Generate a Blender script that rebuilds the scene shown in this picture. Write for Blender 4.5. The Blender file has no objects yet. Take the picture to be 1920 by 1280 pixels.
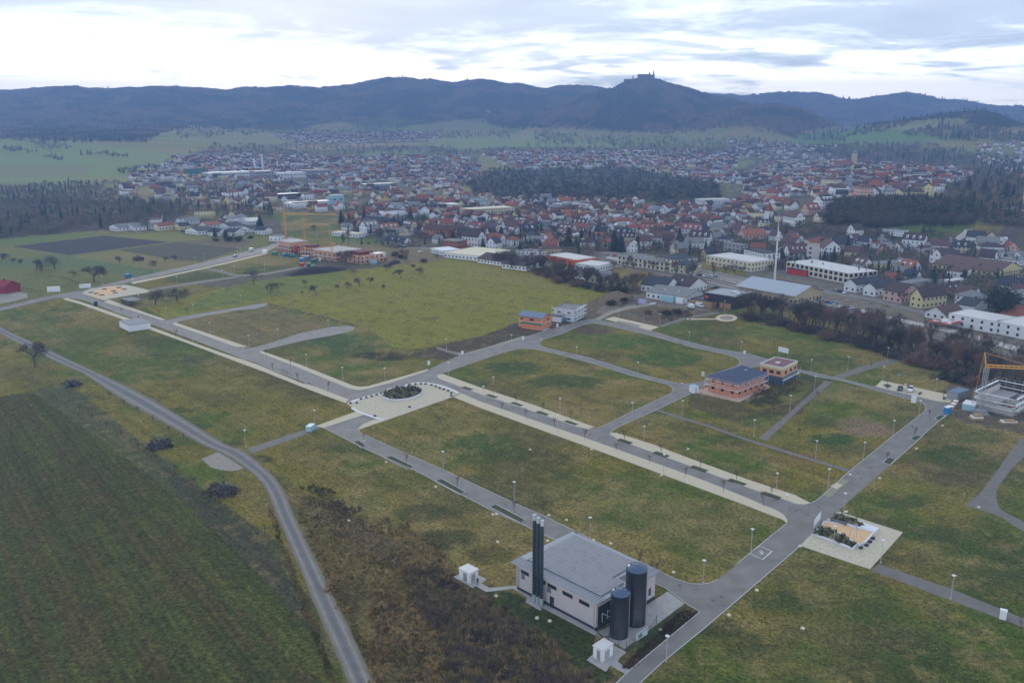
import bpy, math, random
import numpy as np
from mathutils import Vector, Matrix
from mathutils.geometry import tessellate_polygon
random.seed(7); RS=np.random.RandomState(7)
SC=bpy.context.scene; COL=SC.collection
# ---------------------------------------------------------------- camera, sky, sun, haze, exposure
CAMH=95.0; FPX=1600.0; TH=math.atan(0.25); CT,ST=math.cos(TH),math.sin(TH)
cd=bpy.data.cameras.new('camera'); cam=bpy.data.objects.new('camera',cd); COL.objects.link(cam)
cd.sensor_width=36; cd.lens=36*FPX/1920; cd.clip_start=1; cd.clip_end=30000
cam.location=(0,0,CAMH); cam.rotation_euler=(math.pi/2-TH,0,0); SC.camera=cam
SC.view_settings.view_transform='Standard'; SC.view_settings.look='None'; SC.view_settings.exposure=1.05
SC.view_settings.gamma=1.0; SC.view_settings.use_curve_mapping=False
SC.cycles.max_bounces=4; SC.cycles.diffuse_bounces=2; SC.cycles.transparent_max_bounces=6
SUN_EL,SUN_AZ=math.radians(16),math.radians(-14)   # behind the hills, towards the middle of the ridge
W=bpy.data.worlds.new('World'); SC.world=W; W.use_nodes=True
nt=W.node_tree; nt.nodes.clear()
def N(t,ty,**k):
    n=t.nodes.new(ty)
    for a,b in k.items():
        if a.startswith('i_'): n.inputs[int(a[2:])].default_value=b
        else: setattr(n,a,b)
    return n
def LK(t,a,i,b,j): t.links.new(a.outputs[i],b.inputs[j])
def MATH(t,op,a,b=None,clamp=False):
    n=t.nodes.new('ShaderNodeMath'); n.operation=op; n.use_clamp=clamp
    for i,v in enumerate((a,b)):
        if v is None: continue
        if isinstance(v,(int,float)): n.inputs[i].default_value=v
        else: t.links.new(v,n.inputs[i])
    return n.outputs[0]
sky=N(nt,'ShaderNodeTexSky',sky_type='NISHITA',sun_disc=False,sun_elevation=SUN_EL,sun_rotation=SUN_AZ,altitude=600)
skym=N(nt,'ShaderNodeMix',data_type='RGBA',blend_type='MULTIPLY'); skym.inputs[0].default_value=1
LK(nt,sky,0,skym,6); skym.inputs[7].default_value=(0.1,0.1,0.1,1)
tc=N(nt,'ShaderNodeTexCoord'); sep=N(nt,'ShaderNodeSeparateXYZ'); LK(nt,tc,0,sep,0)
zc=MATH(nt,'MAXIMUM',MATH(nt,'ADD',sep.outputs[2],0.06),0.02)
ux=MATH(nt,'DIVIDE',sep.outputs[0],zc); uy=MATH(nt,'DIVIDE',sep.outputs[1],zc)
cmb=N(nt,'ShaderNodeCombineXYZ'); nt.links.new(ux,cmb.inputs[0]); nt.links.new(uy,cmb.inputs[1]); cmb.inputs[2].default_value=3.4
def wnoise(sc,det,rough,dist,off,sy=1.0):
    m=N(nt,'ShaderNodeMapping'); LK(nt,cmb,0,m,0); m.inputs[1].default_value=off; m.inputs[3].default_value=(sc,sc*sy,sc)
    m.inputs[2].default_value=(0,0,math.radians(8))
    n=N(nt,'ShaderNodeTexNoise'); n.inputs['Scale'].default_value=1; n.inputs['Detail'].default_value=det
    n.inputs['Roughness'].default_value=rough; n.inputs['Distortion'].default_value=dist; LK(nt,m,0,n,0); return n.outputs[0]
n1=wnoise(0.26,7,0.62,0.6,(1.7,0.9,0),1.3); n2=wnoise(1.1,6,0.6,0.7,(4,2,0)); 
elev=sep.outputs[2]
# bright open band low over the hills, grey-lilac cloud sheet higher up
up=N(nt,'ShaderNodeMapRange',interpolation_type='SMOOTHSTEP'); nt.links.new(elev,up.inputs[0])
up.inputs[1].default_value=0.055; up.inputs[2].default_value=0.135; up.inputs[3].default_value=-0.12; up.inputs[4].default_value=0.19
s=MATH(nt,'ADD',MATH(nt,'ADD',n1,MATH(nt,'MULTIPLY',MATH(nt,'SUBTRACT',n2,0.5),0.58)),up.outputs[0])
cr=N(nt,'ShaderNodeValToRGB'); nt.links.new(s,cr.inputs[0]); e=cr.color_ramp
e.elements[0].position=0.40; e.elements[0].color=(1.6,1.50,1.36,1)
e.elements[1].position=0.86; e.elements[1].color=(0.34,0.38,0.45,1)
for p,c in ((0.47,(1.22,1.22,1.16,1)),(0.53,(0.66,0.71,0.74,1)),(0.61,(0.42,0.47,0.54,1))):
    q=e.elements.new(p); q.color=c
skm=N(nt,'ShaderNodeMix',data_type='RGBA'); skm.inputs[0].default_value=0.93
LK(nt,skym,2,skm,6); LK(nt,cr,0,skm,7)
bg=N(nt,'ShaderNodeBackground')
gn=N(nt,'ShaderNodeMapRange',interpolation_type='SMOOTHSTEP'); nt.links.new(elev,gn.inputs[0]); gn.inputs[1].default_value=0.12; gn.inputs[2].default_value=0.4; gn.inputs[3].default_value=1.15; gn.inputs[4].default_value=1.0; LK(nt,gn,0,bg,1); LK(nt,skm,2,bg,0)
wo=N(nt,'ShaderNodeOutputWorld'); LK(nt,bg,0,wo,0)
sl=bpy.data.lights.new('sun','SUN'); sl.energy=0.5; sl.angle=math.radians(14); sl.color=(1,0.93,0.82)
so=bpy.data.objects.new('sun',sl); COL.objects.link(so)
so.rotation_euler=(math.pi/2-SUN_EL,0,math.pi-SUN_AZ); so.location=(0,0,400)
HAZE=2.0e-4; HAZE_COL=(0.23,0.40,0.76,1)
# ---------------------------------------------------------------- projection helpers
def ray(px,py):
    u=(np.asarray(px,float)-960)/FPX; v=(640-np.asarray(py,float))/FPX
    return u,CT+v*ST,-ST+v*CT
def proj(X,Y,Z):
    dep=Y*CT-(Z-CAMH)*ST; dep=np.where(dep>1,dep,1)
    return 960+FPX*X/dep, 640-FPX*(Y*ST+(Z-CAMH)*CT)/dep
def P0(px,py,z=0.0):
    u,y,w=ray(px,py); t=(z-CAMH)/w
    return Vector((u*t,y*t,z))
def hsh(ix,iy,seed):
    n=(ix.astype(np.int64)*374761393+iy.astype(np.int64)*668265263+seed*69069)&0xffffffff
    n=((n^(n>>13))*1274126177)&0xffffffff
    return ((n^(n>>16))&0xffff)/65535.0
def vnoise(x,y,seed=0):
    ix=np.floor(x);iy=np.floor(y);fx=x-ix;fy=y-iy;fx=fx*fx*(3-2*fx);fy=fy*fy*(3-2*fy)
    a=hsh(ix,iy,seed);b=hsh(ix+1,iy,seed);c=hsh(ix,iy+1,seed);d=hsh(ix+1,iy+1,seed)
    return (a*(1-fx)+b*fx)*(1-fy)+(c*(1-fx)+d*fx)*fy
def fbm(x,y,o=4,seed=0):
    r=0;a=.5;t=0
    for k in range(o):
        r=r+a*vnoise(x,y,seed+k*17);t+=a;a*=.5;x=x*2.03+5.1;y=y*2.03+1.7
    return r/t
def sstep(a,b,x):
    t=np.clip((x-a)/(b-a),0,1);return t*t*(3-2*t)
def inpoly(px,py,poly):
    r=np.zeros(px.shape,bool);n=len(poly)
    for i in range(n):
        x1,y1=poly[i];x2,y2=poly[(i+1)%n]
        if y1==y2: continue
        c=((y1>py)!=(y2>py))&(px<(x2-x1)*(py-y1)/(y2-y1)+x1); r^=c
    return r
# ---------------------------------------------------------------- the lie of the land
def crest(pts,Dc):
    xs=[];zs=[]
    for x,y in pts:
        u,Y,w=ray(x,y); r=math.hypot(u,Y); xs.append(math.atan2(u,Y)); zs.append(CAMH+Dc*w/r)
    return np.array(xs),np.array(zs)
CR_A=crest([(-500,175),(-200,168),(0,170),(60,168),(150,165),(250,164),(330,166),(390,169),(470,166),(540,164),(600,169),(613,163),(640,159),(660,157),(690,150),(760,148),(800,149),(822,153),(830,155),(850,151),(900,150),(930,153),(960,158),(1010,162),(1060,163),(1150,168),(1200,176),(1300,190),(1400,215),(1500,245)],5200)
CR_B=crest([(900,250),(960,232),(1000,217),(1050,196),(1100,180),(1150,168),(1165,160),(1178,153),(1190,151),(1226,151),(1236,153),(1250,158),(1290,168),(1330,180),(1380,190),(1430,204),(1500,222),(1560,245)],4300)
CR_C=crest([(1150,180),(1290,172),(1310,171),(1350,173),(1390,181),(1410,179),(1460,176),(1540,178),(1570,184),(1610,184),(1640,177),(1680,175),(1720,178),(1760,186),(1800,190),(1850,198),(1920,201),(2100,206),(2400,200)],6400)
CR_D=crest([(1560,262),(1640,236),(1700,231),(1760,222),(1800,216),(1850,214),(1880,224),(1920,240),(2000,258)],2900)
CR_E=crest([(1250,250),(1300,225),(1350,207),(1420,199),(1460,199),(1500,207),(1540,224),(1580,245)],3700)
MOUND=None
def terrain(X,Y,parts=False):
    X=np.asarray(X,float);Y=np.asarray(Y,float)
    D=np.hypot(X,Y);az=np.arctan2(X,Y)
    T0=62*sstep(1900,3600,D)+10*(fbm(X/420,Y/420,3,3)-.5)*sstep(1600,2400,D)
    left=sstep(-0.20,-0.38,az)
    T0=T0+left*22*sstep(1400,2500,D)
    def ridge(C,Dc,Df,seed,back):
        z=np.interp(az,C[0],C[1],left=-200,right=-200)
        wob=(fbm(az*26+seed,D/1500.,3,seed)-.5)
        s=(D-(Df+wob*700))/(Dc-Df)
        p=np.clip(s,0,1);p=p**1.35
        b=np.clip((D-Dc)/back,0,1)
        return T0+(z*(1-b*.35)-T0)*p+wob*620*p*(1-p), p*(z>110)*(1-b)
    hA,pA=ridge(CR_A,5200,3750,11,1500); hC,pC=ridge(CR_C,6400,5000,5,900)
    zB=np.interp(az,CR_B[0],CR_B[1],left=0,right=0)
    g=np.exp(-np.abs((D-4300)/520)**1.7); wb=(fbm(az*40,D/260.,4,31)-.5)
    hB=T0+np.maximum(zB-T0,0)*g+wb*330*g*(1-g)
    zE=np.interp(az,CR_E[0],CR_E[1],left=0,right=0); gE=np.exp(-((D-3700)/330)**2); hE=T0+np.maximum(zE-T0,0)*gE
    zD=np.interp(az,CR_D[0],CR_D[1],left=0,right=0); gD=np.exp(-((D-2900)/ (480))**2); hD=T0+np.maximum(zD-T0,0)*gD
    z=np.maximum.reduce([T0,hA,hC,hB,hE,hD])
    # old-town rise with a steep wooded front
    m=sstep(735,845,D+18*(fbm(X/60,Y/60,2,9)-.5))*(1-sstep(1500,2300,D))*sstep(0.255,0.375,az-0.00002*(D-800))
    z=z+26*m*(T0<30)
    z=np.where(D<560,0,z)
    if parts: return z,D,az,m
    return z
_T=np.concatenate([np.linspace(60,700,400),np.exp(np.linspace(math.log(700),math.log(9500),900))])
def PT(px,py):
    """ground point seen along this direction"""
    u,y,w=ray(px,py); r=math.hypot(u,y)
    t=_T/r; X=u*t;Y=y*t;Z=CAMH+w*t
    g=terrain(X,Y); k=np.nonzero(Z<=g)[0]
    if len(k)==0: i=len(t)-1
    else: i=k[0]
    if i==0: return P0(px,py)
    a=Z[i-1]-g[i-1];b=Z[i]-g[i];f=a/(a-b) if a!=b else 0; f=min(max(f,0),1)
    tt=t[i-1]+(t[i]-t[i-1])*f
    X,Y=u*tt,y*tt
    return Vector((X,Y,float(terrain(X,Y))))
def GZ(x,y): return float(terrain(x,y))
# ---------------------------------------------------------------- colours and materials
def lin(c):
    c=c/255.0
    return c/12.92 if c<=.04045 else ((c+.055)/1.055)**2.4
def S(r,g,b,k=1.0):
    k*=.93; return (lin(r)*k,lin(g)*k,lin(b)*k)
MATS={}
def mat(name,col,rough=.85,metal=0,noise=.12,scale=1.0,bump=0,spec=.3,obj=False):
    if name in MATS: return MATS[name]
    m=bpy.data.materials.new(name); m.use_nodes=True; t=m.node_tree
    b=t.nodes['Principled BSDF']; b.inputs['Roughness'].default_value=rough; b.inputs['Metallic'].default_value=metal
    b.inputs['Specular IOR Level'].default_value=spec
    g=N(t,'ShaderNodeNewGeometry'); n=N(t,'ShaderNodeTexNoise'); n.inputs['Scale'].default_value=scale; n.inputs['Detail'].default_value=4
    LK(t,g,0,n,0)
    r=N(t,'ShaderNodeMapRange'); LK(t,n,0,r,0); r.inputs[1].default_value=.25; r.inputs[2].default_value=.75
    r.inputs[3].default_value=1-noise; r.inputs[4].default_value=1+noise
    v=N(t,'ShaderNodeVectorMath',operation='SCALE'); v.inputs[0].default_value=col; LK(t,r,0,v,3); LK(t,v,0,b,0)
    if bump:
        bp=N(t,'ShaderNodeBump'); bp.inputs[0].default_value=bump; bp.inputs[1].default_value=.1; LK(t,n,0,bp,2); LK(t,bp,0,b,'Normal')
    MATS[name]=m; return m
def attrmat(name,attr='Col',rough=.95,fine=((3.0,.25),(.5,.15)),bump=.0,bscale=2.0,bdist=.3,spec=.1):
    """surface whose own colour is stored per vertex, broken up by fine world-space noise"""
    m=bpy.data.materials.new(name); m.use_nodes=True; t=m.node_tree
    b=t.nodes['Principled BSDF']; b.inputs['Roughness'].default_value=rough; b.inputs['Specular IOR Level'].default_value=spec
    a=N(t,'ShaderNodeAttribute',attribute_name=attr); g=N(t,'ShaderNodeNewGeometry'); out=a.outputs[0]
    for sc,amp in fine:
        n=N(t,'ShaderNodeTexNoise'); n.inputs['Scale'].default_value=sc; n.inputs['Detail'].default_value=5; n.inputs['Roughness'].default_value=.65
        LK(t,g,0,n,0)
        r=N(t,'ShaderNodeMapRange'); LK(t,n,0,r,0); r.inputs[1].default_value=.3; r.inputs[2].default_value=.7
        r.inputs[3].default_value=1-amp; r.inputs[4].default_value=1+amp
        v=N(t,'ShaderNodeVectorMath',operation='SCALE'); t.links.new(out,v.inputs[0]); LK(t,r,0,v,3); out=v.outputs[0]
    t.links.new(out,b.inputs[0])
    if bump:
        n=N(t,'ShaderNodeTexNoise'); n.inputs['Scale'].default_value=bscale; n.inputs['Detail'].default_value=4; LK(t,g,0,n,0)
        bp=N(t,'ShaderNodeBump'); bp.inputs[0].default_value=bump; bp.inputs[1].default_value=bdist; LK(t,n,0,bp,2); LK(t,bp,0,b,'Normal')
    MATS[name]=m; return m
# ---------------------------------------------------------------- mesh and object helpers
def tag(o,label=None,cat=None,group=None,kind=None):
    if label: o['label']=label
    if cat: o['category']=cat
    if group: o['group']=group
    if kind: o['kind']=kind
    return o
def empty(name,loc,rz=0,label=None,cat=None,group=None):
    o=bpy.data.objects.new(name,None); COL.objects.link(o); o.location=loc; o.rotation_euler=(0,0,rz); o.empty_display_size=.5
    return tag(o,label,cat,group)
def mesh_np(name,V,F,mats,parent=None,midx=None,cols=None,attr='Col',smooth=False,kind=None):
    """V (n,3); F (m,3) or (m,4) or a list"""
    me=bpy.data.meshes.new(name)
    if isinstance(F,np.ndarray):
        k=F.shape[1]; me.vertices.add(len(V)); me.vertices.foreach_set('co',np.asarray(V,np.float32).ravel())
        me.loops.add(F.size); me.loops.foreach_set('vertex_index',F.astype(np.int32).ravel())
        me.polygons.add(len(F)); me.polygons.foreach_set('loop_start',np.arange(0,F.size,k,dtype=np.int32))
        me.update(calc_edges=True)
    else:
        me.from_pydata([tuple(v) for v in V],[],F); me.update()
    for m in mats: me.materials.append(m)
    if midx is not None: me.polygons.foreach_set('material_index',np.asarray(midx,np.int32))
    if cols is not None:
        a=me.color_attributes.new(attr,'FLOAT_COLOR','POINT'); c=np.ones((len(V),4),np.float32); c[:,:3]=cols; a.data.foreach_set('color',c.ravel())
    if smooth: me.polygons.foreach_set('use_smooth',np.ones(len(me.polygons),bool))
    o=bpy.data.objects.new(name,me); COL.objects.link(o)
    if parent: o.parent=parent
    if kind: o['kind']=kind
    return o
class MB:
    def __init__(s): s.v=[];s.f=[];s.m=[]
    def add(s,vs,fs,m=0):
        b=len(s.v); s.v+= [tuple(v) for v in vs]; s.f+=[tuple(i+b for i in f) for f in fs]; s.m+=[m]*len(fs); return s
    def box(s,x0,y0,z0,x1,y1,z1,m=0):
        if x0>x1:x0,x1=x1,x0
        if y0>y1:y0,y1=y1,y0
        return s.add([(x0,y0,z0),(x1,y0,z0),(x1,y1,z0),(x0,y1,z0),(x0,y0,z1),(x1,y0,z1),(x1,y1,z1),(x0,y1,z1)],
            [(0,3,2,1),(4,5,6,7),(0,1,5,4),(1,2,6,5),(2,3,7,6),(3,0,4,7)],m)
    def cyl(s,p0,p1,r0,r1=None,n=8,m=0,cap=True):
        r1=r0 if r1 is None else r1
        p0=Vector(p0);p1=Vector(p1);d=(p1-p0)
        if d.length<1e-6: return s
        d.normalize(); a=d.orthogonal().normalized(); b=d.cross(a)
        vs=[];
        for p,r in ((p0,r0),(p1,r1)):
            for i in range(n):
                t=2*math.pi*i/n; vs.append(p+a*(r*math.cos(t))+b*(r*math.sin(t)))
        fs=[(i,(i+1)%n,n+(i+1)%n,n+i) for i in range(n)]
        if cap: fs+=[tuple(range(n-1,-1,-1)),tuple(range(n,2*n))]
        return s.add(vs,fs,m)
    def lathe(s,prof,n=16,c=(0,0),m=0):
        vs=[];k=len(prof)
        for r,z in prof:
            for i in range(n):
                t=2*math.pi*i/n; vs.append((c[0]+r*math.cos(t),c[1]+r*math.sin(t),z))
        fs=[(j*n+i,j*n+(i+1)%n,(j+1)*n+(i+1)%n,(j+1)*n+i) for j in range(k-1) for i in range(n)]
        return s.add(vs,fs,m)
    def prism(s,poly,z0,z1,m=0,ms=None):
        """poly: list of (x,y) any orientation"""
        n=len(poly); A=sum(poly[i][0]*poly[(i+1)%n][1]-poly[(i+1)%n][0]*poly[i][1] for i in range(n))
        if A<0: poly=poly[::-1]
        tri=tessellate_polygon([[Vector((p[0],p[1],0)) for p in poly]])
        vs=[(p[0],p[1],z0) for p in poly]+[(p[0],p[1],z1) for p in poly]
        tf=[]
        for a,b,c in tri:
            pa,pb,pc=poly[a],poly[b],poly[c]
            if (pb[0]-pa[0])*(pc[1]-pa[1])-(pb[1]-pa[1])*(pc[0]-pa[0])<0: a,b,c=c,b,a
            tf.append((n+a,n+b,n+c))
        s.add(vs,tf,m); 
        s.add(vs,[(i,(i+1)%n,n+(i+1)%n,n+i) for i in range(n)],m if ms is None else ms); return s
    def build(s,name,mats,parent=None,smooth=False,kind=None):
        if not isinstance(mats,(list,tuple)): mats=[mats]
        return mesh_np(name,s.v,s.f,mats,parent,midx=s.m,smooth=smooth,kind=kind)
def pxs(poly,z=0.0):
    return [(v.x,v.y) for v in (P0(x,y,z) for x,y in poly)]
def slab(name,poly,z0,z1,m,kind='structure',parent=None,world=False):
    return MB().prism(poly if world else pxs(poly,0),z0,z1).build(name,m,parent,kind=kind)
def sheet(name,outer,holes,z,m,kind='structure'):
    loops=[[Vector((a,b,0)) for a,b in pxs(outer)]]+[[Vector((a,b,0)) for a,b in pxs(h)] for h in holes]
    tri=tessellate_polygon(loops); vs=[v for l in loops for v in l]; F=[]
    for a,b,c in tri:
        n=(vs[b]-vs[a]).cross(vs[c]-vs[a]).z
        if abs(n)<1e-9: continue
        F.append((a,b,c) if n>0 else (c,b,a))
    return mesh_np(name,[(v.x,v.y,z) for v in vs],F,[m],kind=kind)
def ribbon(mb,pts,w,z0,z1,m=0,closed=False):
    """a low kerb along world points"""
    P=[Vector((p[0],p[1])) for p in pts]
    if closed: P=P+[P[0]]
    L=[];R=[]
    for i,p in enumerate(P):
        a=P[max(i-1,0)];b=P[min(i+1,len(P)-1)]
        if closed and i in (0,len(P)-1): a=P[-2];b=P[1]
        d=(b-a); d=d.normalized() if d.length>1e-6 else Vector((1,0)); n=Vector((-d.y,d.x))*w/2
        L.append(p+n);R.append(p-n)
    for i in range(len(P)-1):
        vs=[(R[i].x,R[i].y,z0),(R[i+1].x,R[i+1].y,z0),(L[i+1].x,L[i+1].y,z0),(L[i].x,L[i].y,z0),
            (R[i].x,R[i].y,z1),(R[i+1].x,R[i+1].y,z1),(L[i+1].x,L[i+1].y,z1),(L[i].x,L[i].y,z1)]
        mb.add(vs,[(4,5,6,7),(0,1,5,4),(2,3,7,6),(3,0,4,7),(1,2,6,5)],m)
    return mb
def smooth_line(pts,k=3):
    out=[]
    n=len(pts)
    for i in range(n-1):
        p0=pts[max(i-1,0)];p1=pts[i];p2=pts[i+1];p3=pts[min(i+2,n-1)]
        for j in range(k):
            t=j/k;t2=t*t;t3=t2*t
            out.append(tuple(.5*((2*p1[c])+(-p0[c]+p2[c])*t+(2*p0[c]-5*p1[c]+4*p2[c]-p3[c])*t2+(-p0[c]+3*p1[c]-3*p2[c]+p3[c])*t3) for c in (0,1)))
    out.append(tuple(pts[-1])); return out
# ---------------------------------------------------------------- ground sheet (terrain) with its land cover
G=1.03
def build_ground():
    az=np.linspace(math.radians(-43),math.radians(43),1050)
    ys=np.concatenate([np.array([2600,2100,1800,1600]),np.arange(1480,282,-2.1)])
    rowsD=[];u0=0
    for y in ys:
        _,Y,w=ray(960,y); rowsD.append(-CAMH/w*Y if w<0 else 0)
    D=[d for d in rowsD if 0<d<2600]; d=D[-1]
    while d<5500: d+=13; D.append(d)
    while d<7300: d+=35; D.append(d)
    while d<8600: d+=300; D.append(d)
    D=np.array(D)
    AZ,DD=np.meshgrid(az,D)
    X=DD*np.sin(AZ);Y=DD*np.cos(AZ)
    Z,_,_,mm=terrain(X,Y,True)
    px,py=proj(X,Y,Z)
    n1=fbm(X/22,Y/22,4,1);n2=fbm(X/7,Y/7,3,2);n3=fbm(X/90,Y/90,3,4);n4=fbm(X/2.2,Y/2.2,2,6)
    def C(r,g,b): return np.array(S(r,g,b,G))
    green=C(72,90,27);olive=C(110,101,40);tan=C(140,120,78);dk=C(62,68,36);brown=C(86,72,52)
    c=np.empty(X.shape+(3,));
    def mix(a,b,t): return a*(1-t[...,None])+b*t[...,None]
    c[:]=olive
    c=mix(c,green,sstep(.42,.62,n1)*.85); c=mix(c,tan,sstep(.44,.66,n2*.4+n3*.6)*.6); c=mix(c,dk,sstep(.55,.75,fbm(X/35,Y/35,4,8))*.6)
    # ground colour darkened towards the viewer: vignetting and backlit fall-off painted in
    c=mix(c,c*np.array([.80,.84,.72]),sstep(900,1150,py)*1.0)
    def area(poly,col,amt=1.0,noise=None,feather=0):
        nonlocal c
        xs=[p[0] for p in poly];yy=[p[1] for p in poly]
        jx=px;jy=py
        if feather: jx=px+(n2-.5)*feather*3; jy=py+(n4-.5)*feather*1.2+(n2-.5)*feather
        sel=(px>min(xs)-20)&(px<max(xs)+20)&(py>min(yy)-12)&(py<max(yy)+12)
        idx=np.nonzero(sel); 
        if len(idx[0])==0: return
        k=inpoly(jx[idx],jy[idx],poly); i0=idx[0][k];i1=idx[1][k]
        a=amt if noise is None else amt*noise[i0,i1]
        a=np.broadcast_to(np.asarray(a),i0.shape)[:,None]
        cc=np.broadcast_to(np.asarray(col),(len(i0),3)) if not callable(col) else col(i0,i1)
        c[i0,i1]=c[i0,i1]*(1-a)+cc*a
    def blob(x,y,rx,ry,col,amt=.7):
        nonlocal c
        d=((px-x)/rx)**2+((py-y)/ry)**2+(n1-.5)*1.6+(n4-.5)*.8
        a=amt*(1-sstep(.3,1.15,d)); c=mix(c,np.array(col),a)
    # --- far country
    far=sstep(900,1500,DD)
    mead=mix(np.broadcast_to(C(116,122,62),c.shape),np.broadcast_to(C(136,124,80),c.shape),sstep(.4,.65,fbm(X/260,Y/120,3,21)))
    c=mix(c,mead,far)
    wood=mix(np.broadcast_to(C(88,72,62),c.shape),np.broadcast_to(C(34,40,38),c.shape),sstep(.45,.60,fbm(X/120,Y/120,4,23)))
    wood=wood*(0.75+.5*fbm(X/14,Y/14,3,29))[...,None]
    fb=np.interp(px,[-300,0,180,270,300,340,400,480,560,600,640,700,760,800,860,890,930,960,1080,1150,1250,1330,1370,1400,1460,1500,1560,1640,1700,1780,1960,2300],
                 [262,262,262,268,250,238,240,243,240,230,226,238,236,230,224,226,236,240,240,246,250,244,238,238,250,262,262,238,234,236,245,250])
    isw=(py<fb+(fbm(X/160,Y/160,3,41)-.5)*14)&(DD>2300)
    c[isw]=wood[isw]
    # darker evergreen stands on the hills
    evg=sstep(.6,.68,fbm(X/230,Y/230,4,51))*isw
    c=mix(c,np.broadcast_to(C(30,38,30),c.shape),evg*.8)
    town=C(80,76,74)
    for pl in TOWN_AREAS: area(pl,town,.9,noise=sstep(.25,.5,n2))
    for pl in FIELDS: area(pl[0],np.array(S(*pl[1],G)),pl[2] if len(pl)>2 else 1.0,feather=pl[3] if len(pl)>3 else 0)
    for b in BLOBS: blob(b[0],b[1],b[2],b[3],S(*b[4],G),b[5] if len(b)>5 else .7)
    # mowing / machine streaks in the plots, running with the streets
    ang=math.radians(-47.3); s1=X*math.cos(ang)+Y*math.sin(ang); s2=-X*math.sin(ang)+Y*math.cos(ang)
    st=fbm(s1/40,s2/1.1,2,61); near=(1-sstep(500,700,DD))
    st=st*.6+fbm(s1/18,s2/.7,2,63)*.5; c=c*(1+.62*(st-.55)*near)[...,None]
    c=mix(c,tan*np.ones_like(c),sstep(.55,.8,fbm(X/3.2,Y/3.2,3,131))*.35*near); c=mix(c,dk*np.ones_like(c),sstep(.55,.8,fbm(X/4.1,Y/4.1,3,133))*.45*near)

    # crop field on the near side: sown rows with bare, reddish soil strips
    e0=P0(130,738);e1=P0(645,1285);fa=math.atan2(e1.y-e0.y,e1.x-e0.x)
    r1=X*math.cos(fa)+Y*math.sin(fa);r2=-X*math.sin(fa)+Y*math.cos(fa)
    rn=fbm(r1/55,r2/2.6,4,71)*.6+fbm(X/14,Y/14,4,77)*.5
    rn=fbm(r1/90,r2/1.7,4,71)*.55+fbm(X/5,Y/5,4,77)*.35+fbm(X/40,Y/40,3,78)*.25
    crop=mix(np.broadcast_to(C(66,70,32),c.shape),np.broadcast_to(C(82,68,40),c.shape),sstep(.52,.70,rn)*.6)
    crop=mix(crop,np.broadcast_to(C(82,86,36),c.shape),sstep(.55,.75,fbm(r1/30,r2/3,3,79))*.5)
    lines=np.abs(((r2-1.5)/15.0)%1-.5); crop=crop*(1-.22*(1-sstep(.0,.045,np.abs(lines-.45))))[...,None]
    crop=crop*(.70+.60*fbm(X/1.3,Y/1.3,2,83))[...,None]*(1+.10*np.sin(r2*2*math.pi/1.9)+.16*(fbm(r1/25,r2/.9,2,85)-.5))[...,None]*1.02
    fld=[(-400,748),(0,742),(62,735),(100,760),(200,830),(330,925),(430,1020),(520,1110),(590,1190),(650,1290),(760,1500),(-700,1500)]
    area(fld,lambda i,j:crop[i,j],1.0,feather=2)
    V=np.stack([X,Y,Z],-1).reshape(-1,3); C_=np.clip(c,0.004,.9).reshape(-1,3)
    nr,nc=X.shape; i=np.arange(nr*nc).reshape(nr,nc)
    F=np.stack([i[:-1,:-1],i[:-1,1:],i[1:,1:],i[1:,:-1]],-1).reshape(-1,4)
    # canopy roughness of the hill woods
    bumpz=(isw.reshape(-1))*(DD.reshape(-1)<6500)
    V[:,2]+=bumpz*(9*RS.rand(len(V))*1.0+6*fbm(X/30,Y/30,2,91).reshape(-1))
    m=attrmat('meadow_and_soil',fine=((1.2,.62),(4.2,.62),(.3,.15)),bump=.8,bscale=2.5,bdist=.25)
    return mesh_np('ground',V,F,[m],cols=C_,kind='structure')
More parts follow.
